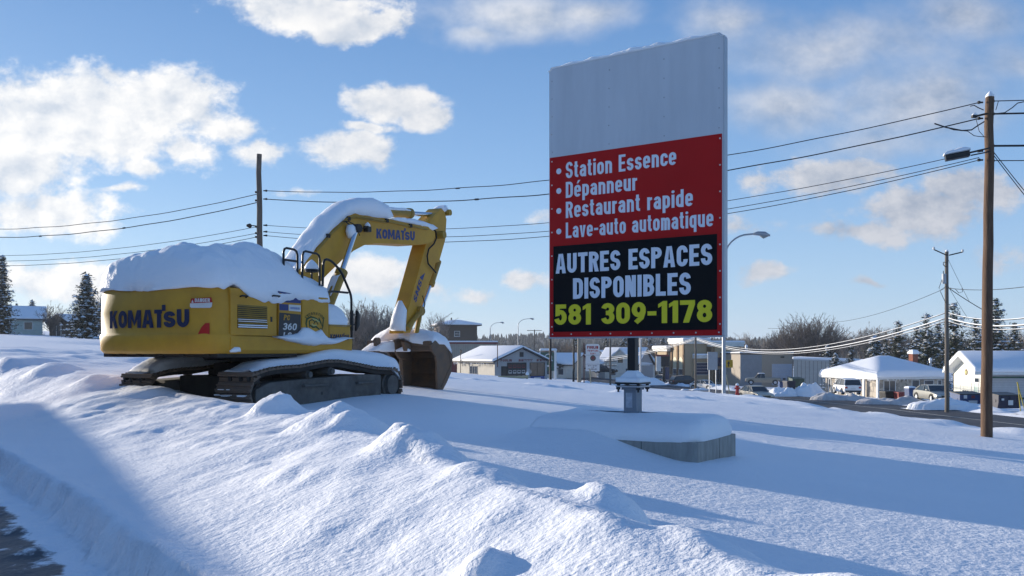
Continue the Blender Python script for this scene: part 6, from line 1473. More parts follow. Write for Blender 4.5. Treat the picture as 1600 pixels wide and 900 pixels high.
# --- hip roofed bungalow
nY = 100.0; M_STN = stone('field_stone', (.50, .44, .36), (.22, .20, .18), 1.9)
NB = thing('bungalow', 'stone bungalow under a broad hip roof of smooth snow', 'bungalow', (wx(1371, nY), nY, -3.9), 0)
S1, S2 = 10.8, 10.6; Hb = 2.1            # local: x along the right-hand face, y along the left-hand face; corner at the origin
a_ = R(17.4)
NB.rotation_euler = (0, 0, a_)
part_box('wall', M_STN, NB, .55, S1-.5, .55, S2-.5, -2, Hb)
hip_roof(NB, 0, S1, 0, S2, Hb+.22, 1.9, 4.4, M_TRIM, .75)
icicles(NB, (.1, .5, Hb), (.1, 3.5, Hb), 14, .35, 8); icicles(NB, (.3, .1, Hb), (4.5, .1, Hb), 10, .3, 9)
for yc, w_ in ((9.2, .35), (7.9, .35), (5.4, 1.3), (4.0, .5)): opening(NB, 'l', yc, w_, .1, 1.9, .55, bars=(1 if w_ > 1 else 0, 0))
opening(NB, 'f', 2.2, 1.6, .5, 1.9, .55, bars=(1, 0)); opening(NB, 'f', 6.0, 1.0, .05, 1.95, .55, name='door', m=M_WIN); opening(NB, 'f', 8.0, 1.3, .5, 1.9, .55); opening(NB, 'f', 9.6, .5, .3, 1.9, .55)
for (x, y) in ((.25, .25), (.25, 2.6)): part_box('porch_post', M_TRIM, NB, x-.12, x+.12, y-.12, y+.12, -1, Hb)
b = MB(); b.box(8.7, 9.5, 3.9, 4.6, 2.2, 5.15); CH = b.build('chimney', stone('red_brick', (.30, .10, .06), (.22, .08, .05), 4), NB); snow_cap('snow_cover', [(8.6, 3.8, 5.15), (9.6, 3.8, 5.15), (9.6, 4.7, 5.15), (8.6, 4.7, 5.15)], .5, CH, seed=2, noise=.03)
b = MB(); b.cyl((9.6, 2.0, 2.5), (9.6, 2.0, 4.3), .14, n=10); o = b.build('stove_pipe', M_STEEL, NB); b = MB(); b.tube([(9.6, 2.0, 4.3), (9.6, 2.0, 4.5), (9.6, 2.0, 4.65)], [.22, .2, .05], 10); b.build('snow_cover', M_SNOW, o, smooth=True)
# --- white garage with gable on the right edge
vY = 86.0; vX = wx(1532.5, vY); WG = thing('garage', 'white gabled garage with a small oval plaque and green trim at the right edge', 'garage', (vX, vY, -3.85), R(-4))
M_CRM = stripes('cream_siding', (.70, .68, .58), .25, 'Z', .2); M_GRY = stripes('pale_grey_siding', (.46, .46, .46), .25, 'Z', .2)
Wg, Lg, Hg, Hpg = 6.1, 16, 3.35, 4.85   # local: gable on the x=0 plane spans y 0..Wg ; long wall on y=0 runs +x
b = MB(); b.prism([(0, -2), (Wg, -2), (Wg, Hg), (Wg/2, Hpg), (0, Hg)], 'x', 0, Lg); b.build('wall', M_CRM, WG)
b = MB(); b.box(.02, Lg, -.03, -.004, -2, Hg-.01); b.build('siding', M_GRY, WG)
sl = (Hpg-Hg)/(Wg/2)
for s in (0, 1):
    e = Wg/2+.7; ze = Hpg-e*sl; y = Wg/2+(e if s else -e); b = MB(); b.prism([(Wg/2, Hpg+.03), (Wg/2, Hpg+.28), (y, ze+.28), (y, ze+.03)], 'x', -.9, Lg); rf = b.build('roof', M_TRIM, WG)
    P = [(-.92, Wg/2, Hpg+.28), (-.92, y, ze+.28), (Lg, y, ze+.28), (Lg, Wg/2, Hpg+.28)]; roof_slab(rf, P if s == 0 else P[::-1], .42, M_SNOW)
M_GTR = mat('green_trim', (.035, .08, .055), .6); part_box('eave_trim', M_GTR, WG, .0, Lg, -.72, -.66, 2.70, 2.88); part_box('band', M_GTR, WG, .3, Lg, -.06, -.032, .55, .75); 
opening(WG, 'l', 3.3, 2.4, .0, 2.05, 0, name='garage_door', m=mat('cream_door', (.66, .64, .55), .6), fm=M_TRIM); [part_box('pane', M_WIN, WG, -.075, -.06, 2.6+k*.5, 2.6+k*.5+.28, .95, 1.3) for k in range(3)]
opening(WG, 'l', .95, .8, .0, 2.1, 0, name='door', m=mat('pale_green_door', (.40, .50, .44), .6)); opening(WG, 'l', .75, .9, 2.25, 2.65, 0)
b = MB(); b.tube([(-.03, Wg/2+.1, 3.2), (-.004, Wg/2+.1, 3.2)], .32, 20); o = b.build('plaque', mat('plaque_brown', (.16, .10, .05), .6), WG); b = MB(); b.tube([(-.05, Wg/2+.1, 3.2), (-.031, Wg/2+.1, 3.2)], .18, 16); b.build('plaque_centre', mat('pale_decal', (.42, .42, .16), .6), o)
part_box('corner_trim', M_GTR, WG, -.03, .25, Wg-.9, Wg-.2, .52, .72); part_box('corner_trim', M_GTR, WG, -.03, -.004, .1, .6, .52, .72); b = MB(); b.cyl((1.4, .9, 4.0), (1.4, .9, 5.2), .05, n=8); b.build('antenna', M_DARK, WG)
# --- house far left, shed beside it
lY = 125.0; LH = thing('house', 'pale mint bungalow with a snowy gable roof at the far left', 'house', (-78.2, 119.9, wz(524, 122)), R(29))
M_MNT = stripes('mint_siding', (.42, .50, .45), .25, 'Z', .2); WL_, DL = 10.6, 8; b = MB(); b.prism([(0, -3), (DL, -3), (DL, 2.45), (DL/2, 4.15), (0, 2.45)], 'x', 0, WL_); b.build('wall', M_MNT, LH)
for s in (0, 1):
    e = DL/2+.5; ze = 4.15-e*.425; y = DL/2+(e if s else -e); b = MB(); b.prism([(DL/2, 4.18), (DL/2, 4.32), (y, ze+.17), (y, ze+.03)], 'x', -.5, WL_+.6); rf = b.build('roof', M_ROOFE, LH); P = [(-.5, DL/2, 4.32), (-.5, y, ze+.17), (WL_+.6, y, ze+.17), (WL_+.6, DL/2, 4.32)]; roof_slab(rf, P if s == 0 else P[::-1], .25, M_SNOW)
opening(LH, 'f', 6.1, 1.0, .9, 1.95, 0); opening(LH, 'f', 8.8, 1.0, .9, 1.95, 0); opening(LH, 'f', 2.0, 1.0, .9, 1.95, 0); b = MB(); b.box(5, 5.5, 3.7, 4.2, 3.6, 4.9); b.build('chimney', M_DARK, LH)
LS = gable_house('shed', 'dark brown shed half hidden between the mint house and the spruce', 'shed', wx(92, 120), 120, wz(525, 120), R(-30), 4.5, 4, 1.9, 2.8, M_BRN, snow=.2); opening(LS, 'f', 0, 1.0, .0, 1.8, 0, name='door', m=M_CHAR)
# unseen building added left of the frame so its long roof shades the lot
SH = thing('shop', 'unseen long low brick building added beyond the left edge to shade the lot', 'shop', (-29.2, 32.5, 0), math.atan2(-12.1, 6.9)); part_box('wall', stone('red_brick', (.30, .10, .06), (.22, .08, .05), 4), SH, 3, 40, -9, 0, -1, 4.05); rf = part_box('roof', M_ROOFE, SH, 2.9, 40.1, -9.1, .1, 4.05, 4.25); roof_slab(rf, [(2.85, -9.15, 4.25), (40.15, -9.15, 4.25), (40.15, .15, 4.25), (2.85, .15, 4.25)], .22, M_SNOW); opening(SH, 'b', 6, 2, 1, 2.4, 0); opening(SH, 'b', 12, 1.2, .1, 2.3, 0, name='door', m=M_CHAR)

# ---------------------------------------------------------------- vehicles
def paint(name, c, metal=.25): return mat(name, c, .28, metal, var=.05, spec=.5)
def make_car(label, cat, name, body_m, L=4.55, W=1.76, kind='sedan', plate_front=True, snow=False, group=None, hood_m=None):
    """side profile lofted over the width: y forward, origin on the ground at the middle"""
    t = thing(name, label, cat, group=group)
    h = L/2
    if kind == 'sedan':   sill, belt, roof = .22, [(-h, .62), (-h+.10, .92), (-h+.85, .98), (h-1.30, .93), (h-.35, .78), (h-.02, .66), (h, .45)], [(-h+.55, .97), (-h+1.25, 1.38), (-.15, 1.44), (.45, 1.40), (h-1.25, .93)]
    elif kind == 'suv':   sill, belt, roof = .30, [(-h, .70), (-h+.04, 1.02), (-h+.5, 1.08), (h-1.35, 1.08), (h-.35, 1.0), (h-.02, .85), (h, .55)], [(-h+.10, 1.06), (-h+.45, 1.62), (-.3, 1.72), (.55, 1.68), (h-1.20, 1.06)]
    elif kind == 'van':   sill, belt, roof = .25, [(-h, .65), (-h+.03, 1.02), (-h+.5, 1.05), (h-1.05, 1.03), (h-.35, .90), (h-.02, .75), (h, .45)], [(-h+.05, 1.04), (-h+.30, 1.62), (-.2, 1.74), (.65, 1.66), (h-.85, 1.0)]
    else:                 sill, belt, roof = .38, [(-h, .75), (-h+.02, 1.08), (-h+.4, 1.10), (h-1.5, 1.10), (h-.3, 1.05), (h-.02, .9), (h, .55)], [(-.35, 1.09), (-.28, 1.70), (.1, 1.76), (.75, 1.72), (h-1.45, 1.09)]
    hw = W/2
    # lower body
    st = sorted(set([-h, -h+.06, -h+.3]+[p[0] for p in belt]+list(np.linspace(-h+.6, h-.6, 9))+[h-.25, h-.08, h])); rings = []
    for y in st:
        zt = np.interp(y, [p[0] for p in belt], [p[1] for p in belt]); e = min(1, min(y+h, h-y)/.35); wd = hw*(.86+.14*math.sqrt(max(0, 1-(1-e)**2))); zb = sill+.10*(1-e)
        rings.append([(-wd*.92, y, zb), (-wd, y, zb+.12), (-wd, y, lerp(zb, zt, .62)), (-wd*.955, y, zt-.03), (-wd*.80, y, zt+.012), (0, y, zt+.035), (wd*.80, y, zt+.012), (wd*.955, y, zt-.03), (wd, y, lerp(zb, zt, .62)), (wd, y, zb+.12), (wd*.92, y, zb)])
    b = MB(); n = 11
    vs = [p for r in rings for p in r]; fs = [(i*n+k, i*n+(k+1) % n, (i+1)*n+(k+1) % n, (i+1)*n+k) for i in range(len(rings)-1) for k in range(n)]+[list(range(n))[::-1], [(len(rings)-1)*n+k for k in range(n)]]
    b.poly(vs, fs); body = b.build('body', body_m, t, auto=.7)
    # glasshouse and roof
    g = MB(); ry = [p[0] for p in roof]; rz_ = [p[1] for p in roof]; top = []; bot = []
    ins = [.93, .80, .77, .79, .90]
    vs = []; 
    for (y, z), k in zip(roof, ins): vs += [(-hw*k, y, z), (hw*k, y, z)]
    y0, y1 = roof[0][0], roof[-1][0]; zb0 = np.interp(y0, [p[0] for p in belt], [p[1] for p in belt])-.03; zb1 = np.interp(y1, [p[0] for p in belt], [p[1] for p in belt])-.03
    k = len(vs); m = [(1, roof[1][0]), (2, roof[2][0]), (3, roof[3][0])]
    low = []
    for y in [p[0] for p in roof]:
        zb = np.interp(y, [p[0] for p in belt], [p[1] for p in belt])-.02; low += [(-hw*.94, y, zb), (hw*.94, y, zb)]
    vs += low; q = len(roof)
    fs = [(2*i, 2*i+1, 2*i+3, 2*i+2) for i in range(q-1)]+[(k+2*i, 2*i, 2*i+2, k+2*i+2) for i in range(q-1)]+[(2*i+1, k+2*i+1, k+2*i+3, 2*i+3) for i in range(q-1)]+[(k, k+1, 1, 0), (k+2*q-1, k+2*q-2, 2*q-2, 2*q-1)]
    g.poly(vs, fs); g.build('windows', M_GLASS, t)
    b = MB(); R3 = roof[1:4]; V = []
    for (y, z), kk in zip(R3, ins[1:4]): V += [(-hw*kk*1.01, y, z-.05), (-hw*kk*.96, y, z+.03), (0, y, z+.05), (hw*kk*.96, y, z+.03), (hw*kk*1.01, y, z-.05)]
    b.poly(V, [(i*5+j, i*5+j+1, (i+1)*5+j+1, (i+1)*5+j) for i in range(2) for j in range(4)]+[(4, 3, 2, 1, 0), (10, 11, 12, 13, 14)]+[(0, 5, 9, 4), (5, 10, 14, 9)])
    rf = b.build('roof', body_m, t)
    for s in (-1, 1):
        def P(y, z, kk, o=.012): return Vector((s*(hw*kk+o), y, z))
        for (ya, za, ka), (yb, zb, kb), r_ in (((roof[4][0], zb1+.05, .93), (roof[3][0], roof[3][1], .79), .035), ((roof[0][0], zb0+.05, .94), (roof[1][0], roof[1][1], .80), .05), ((lerp(roof[1][0], roof[3][0], .62), 1.0, .945), (lerp(roof[1][0], roof[3][0], .55), roof[2][1]-.03, .78), .03)):
            b = MB(); b.tube([P(ya, za, ka), P(yb, zb, kb)], r_, 6); b.build('pillar', body_m, t)
        b = MB(); b.box(s*hw*.98, s*(hw+.13), roof[4][0]-.42, roof[4][0]-.30, zb1+.06, zb1+.20) if s > 0 else b.box(s*(hw+.13), s*hw*.98, roof[4][0]-.42, roof[4][0]-.30, zb1+.06, zb1+.20); b.build('door_mirror', body_m, t, bevel=.02)
        b = MB(); b.box(min(s*hw*.55, s*hw*.86), max(s*hw*.55, s*hw*.86), h-.10, h-.01, belt[-2][1]-.10, belt[-2][1]+.02); b.build('headlight', M_DECALW, t, bevel=.015)
        b = MB(); b.box(min(s*hw*.62, s*hw*.88), max(s*hw*.62, s*hw*.88), -h-.005, -h+.12, belt[0][1]+.05, belt[0][1]+.24); b.build('tail_light', M_RED, t, bevel=.015)
        wr_ = .33 if kind in ('sedan', 'van') else .38
        for y in (-h+.85, h-.88):
            b = MB(); b.cyl((s*(hw-.22), y, wr_), (s*(hw+.005), y, wr_), wr_, n=22); wh_ = b.build('wheel', M_RUBBER, t, auto=.6); b = MB(); b.cyl((s*(hw+.004), y, wr_), (s*(hw+.02), y, wr_), wr_*.62, n=16); b.build('rim', M_STEEL, wh_, auto=.6)
            b = MB(); b.tube([(s*(hw+.006), y+(wr_+.06)*math.cos(a_), max(.3, wr_+(wr_+.06)*math.sin(a_))) for a_ in np.linspace(0, math.pi, 9)], .035, 6); b.build('wheel_arch', M_BLACK, t)
    part_box('front_bumper', M_CHAR, t, -hw*.86, hw*.86, h-.06, h+.03, sill+.02, sill+.20, bevel=.02); part_box('rear_bumper', M_CHAR, t, -hw*.86, hw*.86, -h-.03, -h+.06, sill+.06, sill+.24, bevel=.02)
    part_box('grille', M_BLACK, t, -hw*.45, hw*.45, h-.05, h+.012, sill+.26, belt[-2][1]-.06); part_box('number_plate', M_DECALW, t, -.26, .26, -h-.012, -h+.02, belt[0][1]-.05, belt[0][1]+.08)
    if kind == 'pickup':
        b = MB(); b.box(-hw*.82, hw*.82, -h+.12, -.45, 1.09, 1.125); b.build('cargo_bed', M_BLACK, t)
    if snow:
        zz = max(rz_); snow_cap('snow_cover', [(-hw*.7, roof[1][0], zz-.03), (hw*.7, roof[1][0], zz-.03), (hw*.7, roof[3][0], zz-.03), (-hw*.7, roof[3][0], zz-.03)], .12, t, noise=.01)
    return t
def place(o, px, Y, heading, zoff=0.0, py=None):
    X = wx(px, Y); o.location = (X, Y, ground_z(X, Y)+zoff if py is None else wz(py, Y)); o.rotation_euler = (0, 0, heading); return o
def head(dx, dy): return math.atan2(-dx, dy)
c = make_car('beige sedan with a dark bonnet driving towards the viewer behind the red hydrant', 'car', 'sedan', paint('paint_beige', (.50, .45, .36)), hood_m=None)
X = wx(1181, 83); place(c, 1181, 83, head(.18, -1)); c.location.z = float(zroad(83))+.005
c = make_car('silver sedan parked on the snowbank beside the transformer pole', 'car', 'sedan', paint('paint_silver', (.40, .39, .35), .5)); place(c, 1459, 75, head(-.02, -1), -.05, py=627)
c = make_car('white minivan seen from behind at the bungalow', 'van', 'minivan', paint('paint_white', (.72, .72, .72), .0), L=4.8, W=1.9, kind='van'); place(c, 1323, 94, head(.10, .99), 0, py=615.5)
c = make_car('silver sport-utility car parked farthest left at the bank', 'car', 'parked_car', paint('paint_silver', (.40, .39, .35), .5), L=4.5, W=1.8, kind='suv'); place(c, 1041, 152, head(.75, .6), 0, py=600)
c = make_car('dark sport-utility car parked in front of the bank', 'car', 'parked_car', paint('paint_dark_grey', (.03, .032, .036), .4), L=5.0, W=1.9, kind='suv'); place(c, 1070, 140, head(.93, .3), 0, py=603)
c = make_car('white sedan on the road below the slim pole', 'car', 'sedan', paint('paint_white', (.72, .72, .72), .0)); place(c, 1101, 126, head(.6, -.8), 0, py=609)
c = make_car('snowy beige pickup truck parked before the pale overhead door', 'pickup', 'pickup_truck', paint('paint_sand', (.30, .26, .20), .1), L=5.4, W=1.9, kind='pickup', snow=True); place(c, 1192, 135, head(-.95, .25), 0, py=601)
c = make_car('dark sedan parked by the plaza sign near the white houses', 'car', 'parked_car', paint('paint_dark_grey', (.03, .032, .036), .4)); place(c, 945, 158, head(.85, -.4), 0, py=583)
c = make_car('dark car parked beside the blue-grey shop', 'car', 'parked_car', paint('paint_dark_grey', (.03, .032, .036), .4), kind='suv'); place(c, 863, 178, head(.9, -.3), 0, py=576)
# hydrant
yH = 79.0; t = thing('fire_hydrant', 'red fire hydrant with a snow cap on the far edge of the field', 'hydrant', (wx(1152, yH), yH, wz(615, yH))); M_HYD = mat('hydrant_red', (.42, .02, .018), .45)
b = MB(); b.tube([(0, 0, z) for z in (-1.2, .0, .04, .05, .62, .66, .72, .80)], [.2, .2, .2, .15, .15, .19, .17, .08], 16); b.build('barrel', M_HYD, t, auto=.6)
for s in (-1, 1): b = MB(); b.cyl((s*.14, 0, .5), (s*.27, 0, .5), .075, n=12); b.build('nozzle', M_HYD, t)
b = MB(); b.cyl((0, -.14, .42), (0, -.25, .42), .10, n=12); b.build('nozzle', M_HYD, t); b = MB(); b.tube([(0, 0, .76), (0, 0, .88), (0, 0, .98)], [.19, .15, .03], 12); b.build('snow_cover', M_SNOW, t, smooth=True)
# dumpsters and bins
def dumpster(px, Y, py, W, D, H, m, label, rz, lid=M_BLACK, labels=()):
    t = thing('dumpster', label, 'dumpster', (wx(px, Y), Y, wz(py, Y)), rz, group='rubbish containers')
    b = MB(); b.prism([(-D/2*.82, .08), (D/2*.82, .08), (D/2, H*.55), (D/2, H), (-D/2, H*.86), (-D/2, H*.45)], 'x', -W/2, W/2); bd = b.build('bin_body', m, t, bevel=.02)
    for s in (-1, 1):
        b = MB(); b.box(s*W/2-.03, s*W/2+.07, -D*.3, D*.3, H*.45, H*.62); b.build('lift_pocket', m, t)
    b = MB(); b.prism([(-D/2-.04, H*.86+.01), (D/2+.03, H+.01), (D/2+.03, H+.06), (-D/2-.04, H*.86+.06)], 'x', -W/2-.03, W/2+.03); b.build('lid', lid, t)
    for k in (-.35, 0, .35): b = MB(); b.box(W*k-.03, W*k+.03, -D/2-.035, -D/2-.004, H*.46, H*.84); b.build('rib', m, t)
    for (u, z, w_, h_, mm) in labels: part_box('label', mm, t, u-w_/2, u+w_/2, -D/2-.045, -D/2-.037, z, z+h_)
    return t
M_DB = mat('dumpster_blue', (.025, .06, .16), .55, var=.2); M_DK = mat('dumpster_navy', (.015, .02, .045), .55, var=.2); M_DG = mat('dumpster_green', (.02, .055, .045), .6, var=.2)
dumpster(1510, 69, 637, 2.0, 1.3, 1.25, M_DB, 'blue dumpster with white notices left of the brown pole', R(6), labels=((-.55, .78, .28, .28, M_DECALW), (.1, .30, .75, .32, M_DECALW), (.12, .80, .3, .22, mat('dull_red', (.2, .04, .04), .7))))
dumpster(1567, 67, 639, 1.9, 1.5, 1.25, M_DK, 'navy dumpster with one white notice right of the brown pole', R(8), labels=((.05, .35, .42, .38, M_DECALW), (-.62, .72, .22, .15, M_DECALW)))
dumpster(1228, 118, 608, 1.9, 1.4, 1.15, M_DB, 'teal dumpster before the pale overhead door', R(-8))
dumpster(1243.5, 112, 606, 1.7, 1.4, 1.35, M_DG, 'green dumpster at the end of the ribbed shed', R(10), lid=M_DG)
for px, Y, py, m, lab in ((1233, 96, 616.5, M_DK, 'dark wheeled bin standing between snow heaps at the roadside'), (1422, 82, 626, M_DB, 'blue wheeled bin with a snow cap under the bungalow eave'), (1406, 84, 625, mat('bin_red', (.22, .03, .025), .5), 'low red bin left of the blue wheeled bin'), (1386, 85, 624, M_BLACK, 'dark covered barbecue under the bungalow porch')):
    hb = {1233: 1.55, 1422: 1.25, 1406: .8, 1386: .85}[px]; wb = {1233: .55, 1422: .40, 1406: .45, 1386: .6}[px]
    t = thing('wheeled_bin', lab, 'bin', (wx(px, Y), Y, wz(py, Y)), R(15)); b = MB(); b.prism([(-wb*.8, 0), (wb*.8, 0), (wb, hb*.92), (-wb, hb*.92)], 'y', -wb*.8, wb*.8); b.build('bin_body', m, t, bevel=.03)
    b = MB(); b.prism([(-wb*1.05, hb*.92), (wb*1.05, hb*.92), (wb*.95, hb), (-wb*.95, hb)], 'y', -wb*.9, wb*.9); b.build('lid', m, t); b = MB(); b.cyl((-wb*.7, wb*.8, .12), (wb*.7, wb*.8, .12), .12, n=10); b.build('wheel', M_RUBBER, t)
    if px in (1422,): snow_cap('snow_cover', [(-wb, -wb*.8, hb), (wb, -wb*.8, hb), (wb, wb*.8, hb), (-wb, wb*.8, hb)], .16, t, noise=.01)
# ploughed heaps beyond the road
for i, (px, Y, py, w_, d_, h_, lab) in enumerate([(1222, 95, 616, 3.0, 2.2, .8, 'small snow heap left of the dark wheeled bin'), (1258, 96, 615.5, 4.6, 2.6, 1.05, 'rounded snow heap right of the dark wheeled bin'), (1310, 85, 621, 5.2, 2.6, .6, 'long grubby snow heap in front of the white minivan'), (1398, 76, 627, 6.5, 2.5, .55, 'low grubby snow heap along the bungalow frontage'), (1478, 66, 633, 5.5, 2.2, .45, 'snow heap round the foot of the transformer pole'), (1010, 100, 597, 4, 3, .6, 'shaded snow heap behind the billboard post'), (1085, 118, 611, 4.5, 2.5, .5, 'snow heap behind the white sedan')]):
    n = 34; V = []; fs = []; r_ = np.random.default_rng(i+60)
    for a in range(n):
        for b_ in range(n):
            u, v = -1+2*a/(n-1), -1+2*b_/(n-1); rr = math.hypot(u, v); hh = max(0, 1-rr**2.4)**.9*(.8+1.3*float(fbm(u*1.6*w_/4+i*5, v*1.6, 90+i, 3)))+.10*float(fbm(u*w_*1.1, v*d_*1.1, 95+i, 4))*(rr < 1)
            V.append((u*w_/2*1.1, v*d_/2*1.1, h_*hh-.25*(rr > .95)-.05))
    for a in range(n-1):
        for b_ in range(n-1): k = a*n+b_; fs.append((k, k+n, k+n+1, k+1))
    o = link_mesh('snow_heap', V, fs, M_SNOW if i not in (2, 3) else mat('grubby_snow', (.62, .61, .61), .8, var=.0, vscale=1.4, col2=(.34, .29, .25), c2amt=.55), smooth=True, loc=(wx(px, Y), Y, wz(py, Y))); tag(o, lab, 'snow heap', 'ploughed snow heaps')

# ---------------------------------------------------------------- trees
M_BARK = mat('bark', (.070, .055, .045), .95, var=.25); M_TWIG = mat('bare_twigs', (.14, .115, .10), .95, var=.3, vscale=.8); M_TWIGP = mat('pale_twigs', (.24, .21, .185), .95, var=.3, vscale=.8)
M_NEED = mat('spruce_needles', (.020, .032, .022), .9, var=.5, vscale=1.4); M_NEED2 = mat('pine_needles', (.028, .040, .022), .9, var=.5, vscale=1.2)
def conifer(name, label, H, rad, m, seed, nl=26, gap=0.1, snow=.25, pine=False, group=None):
    t = thing(name, label, 'tree', group=group); r_ = np.random.default_rng(seed); b = MB(); b.tube([(0, 0, -.6), (0, 0, H*.5), (0, 0, H*.98)], [H*.017, H*.011, .015], 8); b.build('trunk', M_BARK, t)
    V = []; fs = []; SV = []; SF = []
    z0 = H*(.30 if pine else .04)
    for i in range(nl):
        f = i/(nl-1); z = z0+(H-z0)*f**.92; R_ = rad*((1-f)**(.75 if not pine else .55)*(.9+.2*r_.random())+.03); nb = int(5+8*(1-f)); a0 = r_.uniform(0, 6)
        if pine: R_ = rad*(.35+.75*math.sin(math.pi*min(1, .25+.75*f))**1.2)*r_.uniform(.55, 1.15)*(1-f*.45); nb = int(4+3*(1-f))
        for k in range(nb):
            if r_.random() < gap: continue
            a = a0+2*math.pi*k/nb+r_.normal(0, .25); L_ = R_*r_.uniform(.65, 1.12); droop = (-.28 if not pine else .06)*L_+(f*.35)*L_
            dx, dy = math.cos(a), math.sin(a); ns = max(3, int(L_/.30)+2)
            for s in range(ns):
                q = (s+.6)/ns; c = Vector((dx*L_*q, dy*L_*q, z+droop*q+.12*L_*q*q)); w_ = (.16+.26*(1-q))*min(1, rad*.5)*r_.uniform(.8, 1.35)
                for _ in range(3 if not pine else 4):
                    ax = Vector((r_.normal(), r_.normal(), r_.normal()*.45)).normalized(); e = Vector((r_.normal(), r_.normal(), r_.normal()*.5)); e = (e-ax*e.dot(ax)).normalized(); o = c+Vector((r_.normal(), r_.normal(), r_.normal()*.7))*w_*.55; kk = len(V); l_ = w_*r_.uniform(.9, 1.7)
                    V += [o-ax*l_*.5-e*w_*.22, o-ax*l_*.4+e*w_*.25, o+ax*l_*.6+e*w_*.05]; fs.append((kk, kk+1, kk+2))
                if r_.random() < snow*(.5+q*.8):
                    kk = len(SV); o = c+Vector((0, 0, w_*.35)); w2_ = w_*r_.uniform(.7, 1.5); n_ = 6
                    for g in range(n_): an = 2*math.pi*g/n_; SV.append(o+Vector((math.cos(an)*w2_*r_.uniform(.6, 1), math.sin(an)*w2_*r_.uniform(.6, 1), -.08*w2_)))
                    SV.append(o+Vector((0, 0, w2_*.5))); SF += [(kk+g, kk+(g+1) % n_, kk+n_) for g in range(n_)]
    link_mesh('crown', V, fs, m, t); 
    if SV: link_mesh('snow_cover', SV, SF, M_SNOW, t, smooth=True)['kind'] = 'stuff'
    return t
def bare_tree(name, label, H, spread, m, seed, levels=5, thick=1.0, group=None, stems=1, up=.5):
    t = thing(name, label, 'tree', group=group); r_ = np.random.default_rng(seed); tr = MB(); V = []; fs = []
    def tw(p, q, r0, r1):
        d = (q-p).normalized(); a = d.orthogonal().normalized(); b_ = d.cross(a); k = len(V)
        for c, rr in ((p, r0), (q, r1)):
            for g in range(3): an = 2.094*g; V.append(c+a*math.cos(an)*rr+b_*math.sin(an)*rr)
        for g in range(3): fs.append((k+g, k+(g+1) % 3, k+3+(g+1) % 3, k+3+g))
    def grow(p, d, L_, r0, lv):
        n = 2 if lv < 3 else 1; q = p
        for i in range(n):
            d2 = (d+Vector((r_.normal(), r_.normal(), r_.normal()*.6))*.12+Vector((0, 0, .10*up))).normalized(); e = q+d2*L_/n; rA, rB = lerp(r0, r0*.65, i/n), lerp(r0, r0*.65, (i+1)/n)
            if lv == 0: tr.tube([q, e], [rA, rB], 8)
            else: tw(q, e, rA, rB)
            if lv and lv < levels and r_.random() < .8:
                grow(e, (d2+Vector((r_.normal(), r_.normal(), r_.normal()*.5))*.6*spread).normalized(), L_*.55, rB*.6, lv+1)
            q, d = e, d2
        if lv >= levels: return
        for k in range(r_.integers(3, 5) if lv < 3 else r_.integers(2, 4)):
            d3 = (d+Vector((r_.normal(), r_.normal(), r_.normal()*.45+.15*up))*.55*spread).normalized(); grow(q, d3, L_*r_.uniform(.58, .82), max(r0*.55, .012), lv+1)
    for s in range(stems):
        o = Vector((r_.normal()*.4, r_.normal()*.4, 0))*(stems > 1); grow(o-Vector((0, 0, .5)), Vector((r_.normal()*.1*stems**.5, r_.normal()*.1*stems**.5, 1)).normalized(), H*.33+.5 if stems == 1 else H*.24+.5, H*.016*thick, 0)
    top = float(np.percentile([v.z for v in V], 99.0)); k = H/top
    tr.build('trunk', M_BARK, t); link_mesh('twigs', V, fs, m, t)
    for c in kids(t): c.scale = (k, k, k)
    return t
def vase_tree(name, label, H, R_, m, seed, n=46, twigs=7, group=None, lean=.55):
    t = thing(name, label, 'tree', group=group); r_ = np.random.default_rng(seed); tr = MB(); V = []; fs = []
    tr.tube([(0, 0, -.6), (.05, 0, H*.10), (0, .05, H*.22)], [H*.030, H*.026, H*.020], 8); tr.build('trunk', M_BARK, t)
    def tw(p, q, r0, r1):
        d = (q-p).normalized(); a = d.orthogonal().normalized(); b_ = d.cross(a); k = len(V)
        for c, rr in ((p, r0), (q, r1)):
            for g in range(3): an = 2.094*g; V.append(c+a*math.cos(an)*rr+b_*math.sin(an)*rr)
        for g in range(3): fs.append((k+g, k+(g+1) % 3, k+3+(g+1) % 3, k+3+g))
    def br(p, d, L_, r0, lv):
        q = p; ns = 5 if lv == 0 else 3
        for i in range(ns):
            d = (d+Vector((r_.normal(), r_.normal(), r_.normal()*.5))*.10+Vector((0, 0, .07))).normalized(); e = q+d*L_/ns; ra, rb = lerp(r0, r0*.35, i/ns), lerp(r0, r0*.35, (i+1)/ns); tw(q, e, max(ra, .02), max(rb, .014))
            if lv < 2:
                for k in range(int(twigs/(1.6 if lv else 1)/ns*2*r_.uniform(.4, 1.4))):
                    s_ = (d+Vector((r_.normal(), r_.normal(), r_.normal()*.6))*.55).normalized(); br(q.lerp(e, r_.random()), s_, L_*r_.uniform(.18, .42)*(1-.4*i/ns), rb*.55, lv+1)
            q = e
    for k in range(n):
        a = r_.uniform(0, 6.283); f = math.sqrt(r_.random()); tip = Vector((math.cos(a)*f*R_, math.sin(a)*f*R_, H*(.62+.38*math.sqrt(max(0, 1-f*f)))*r_.uniform(.82, 1.0)))
        p = Vector((r_.normal()*.1, r_.normal()*.1, H*r_.uniform(.08, .24))); d = (tip-p); L_ = d.length; d = (d.normalized()+Vector((math.cos(a), math.sin(a), 0))*.25*lean*f).normalized(); br(p, d, L_, H*.007, 0)
    link_mesh('twigs', V, fs, m, t); return t
EVER = 'snow-dusted evergreens'
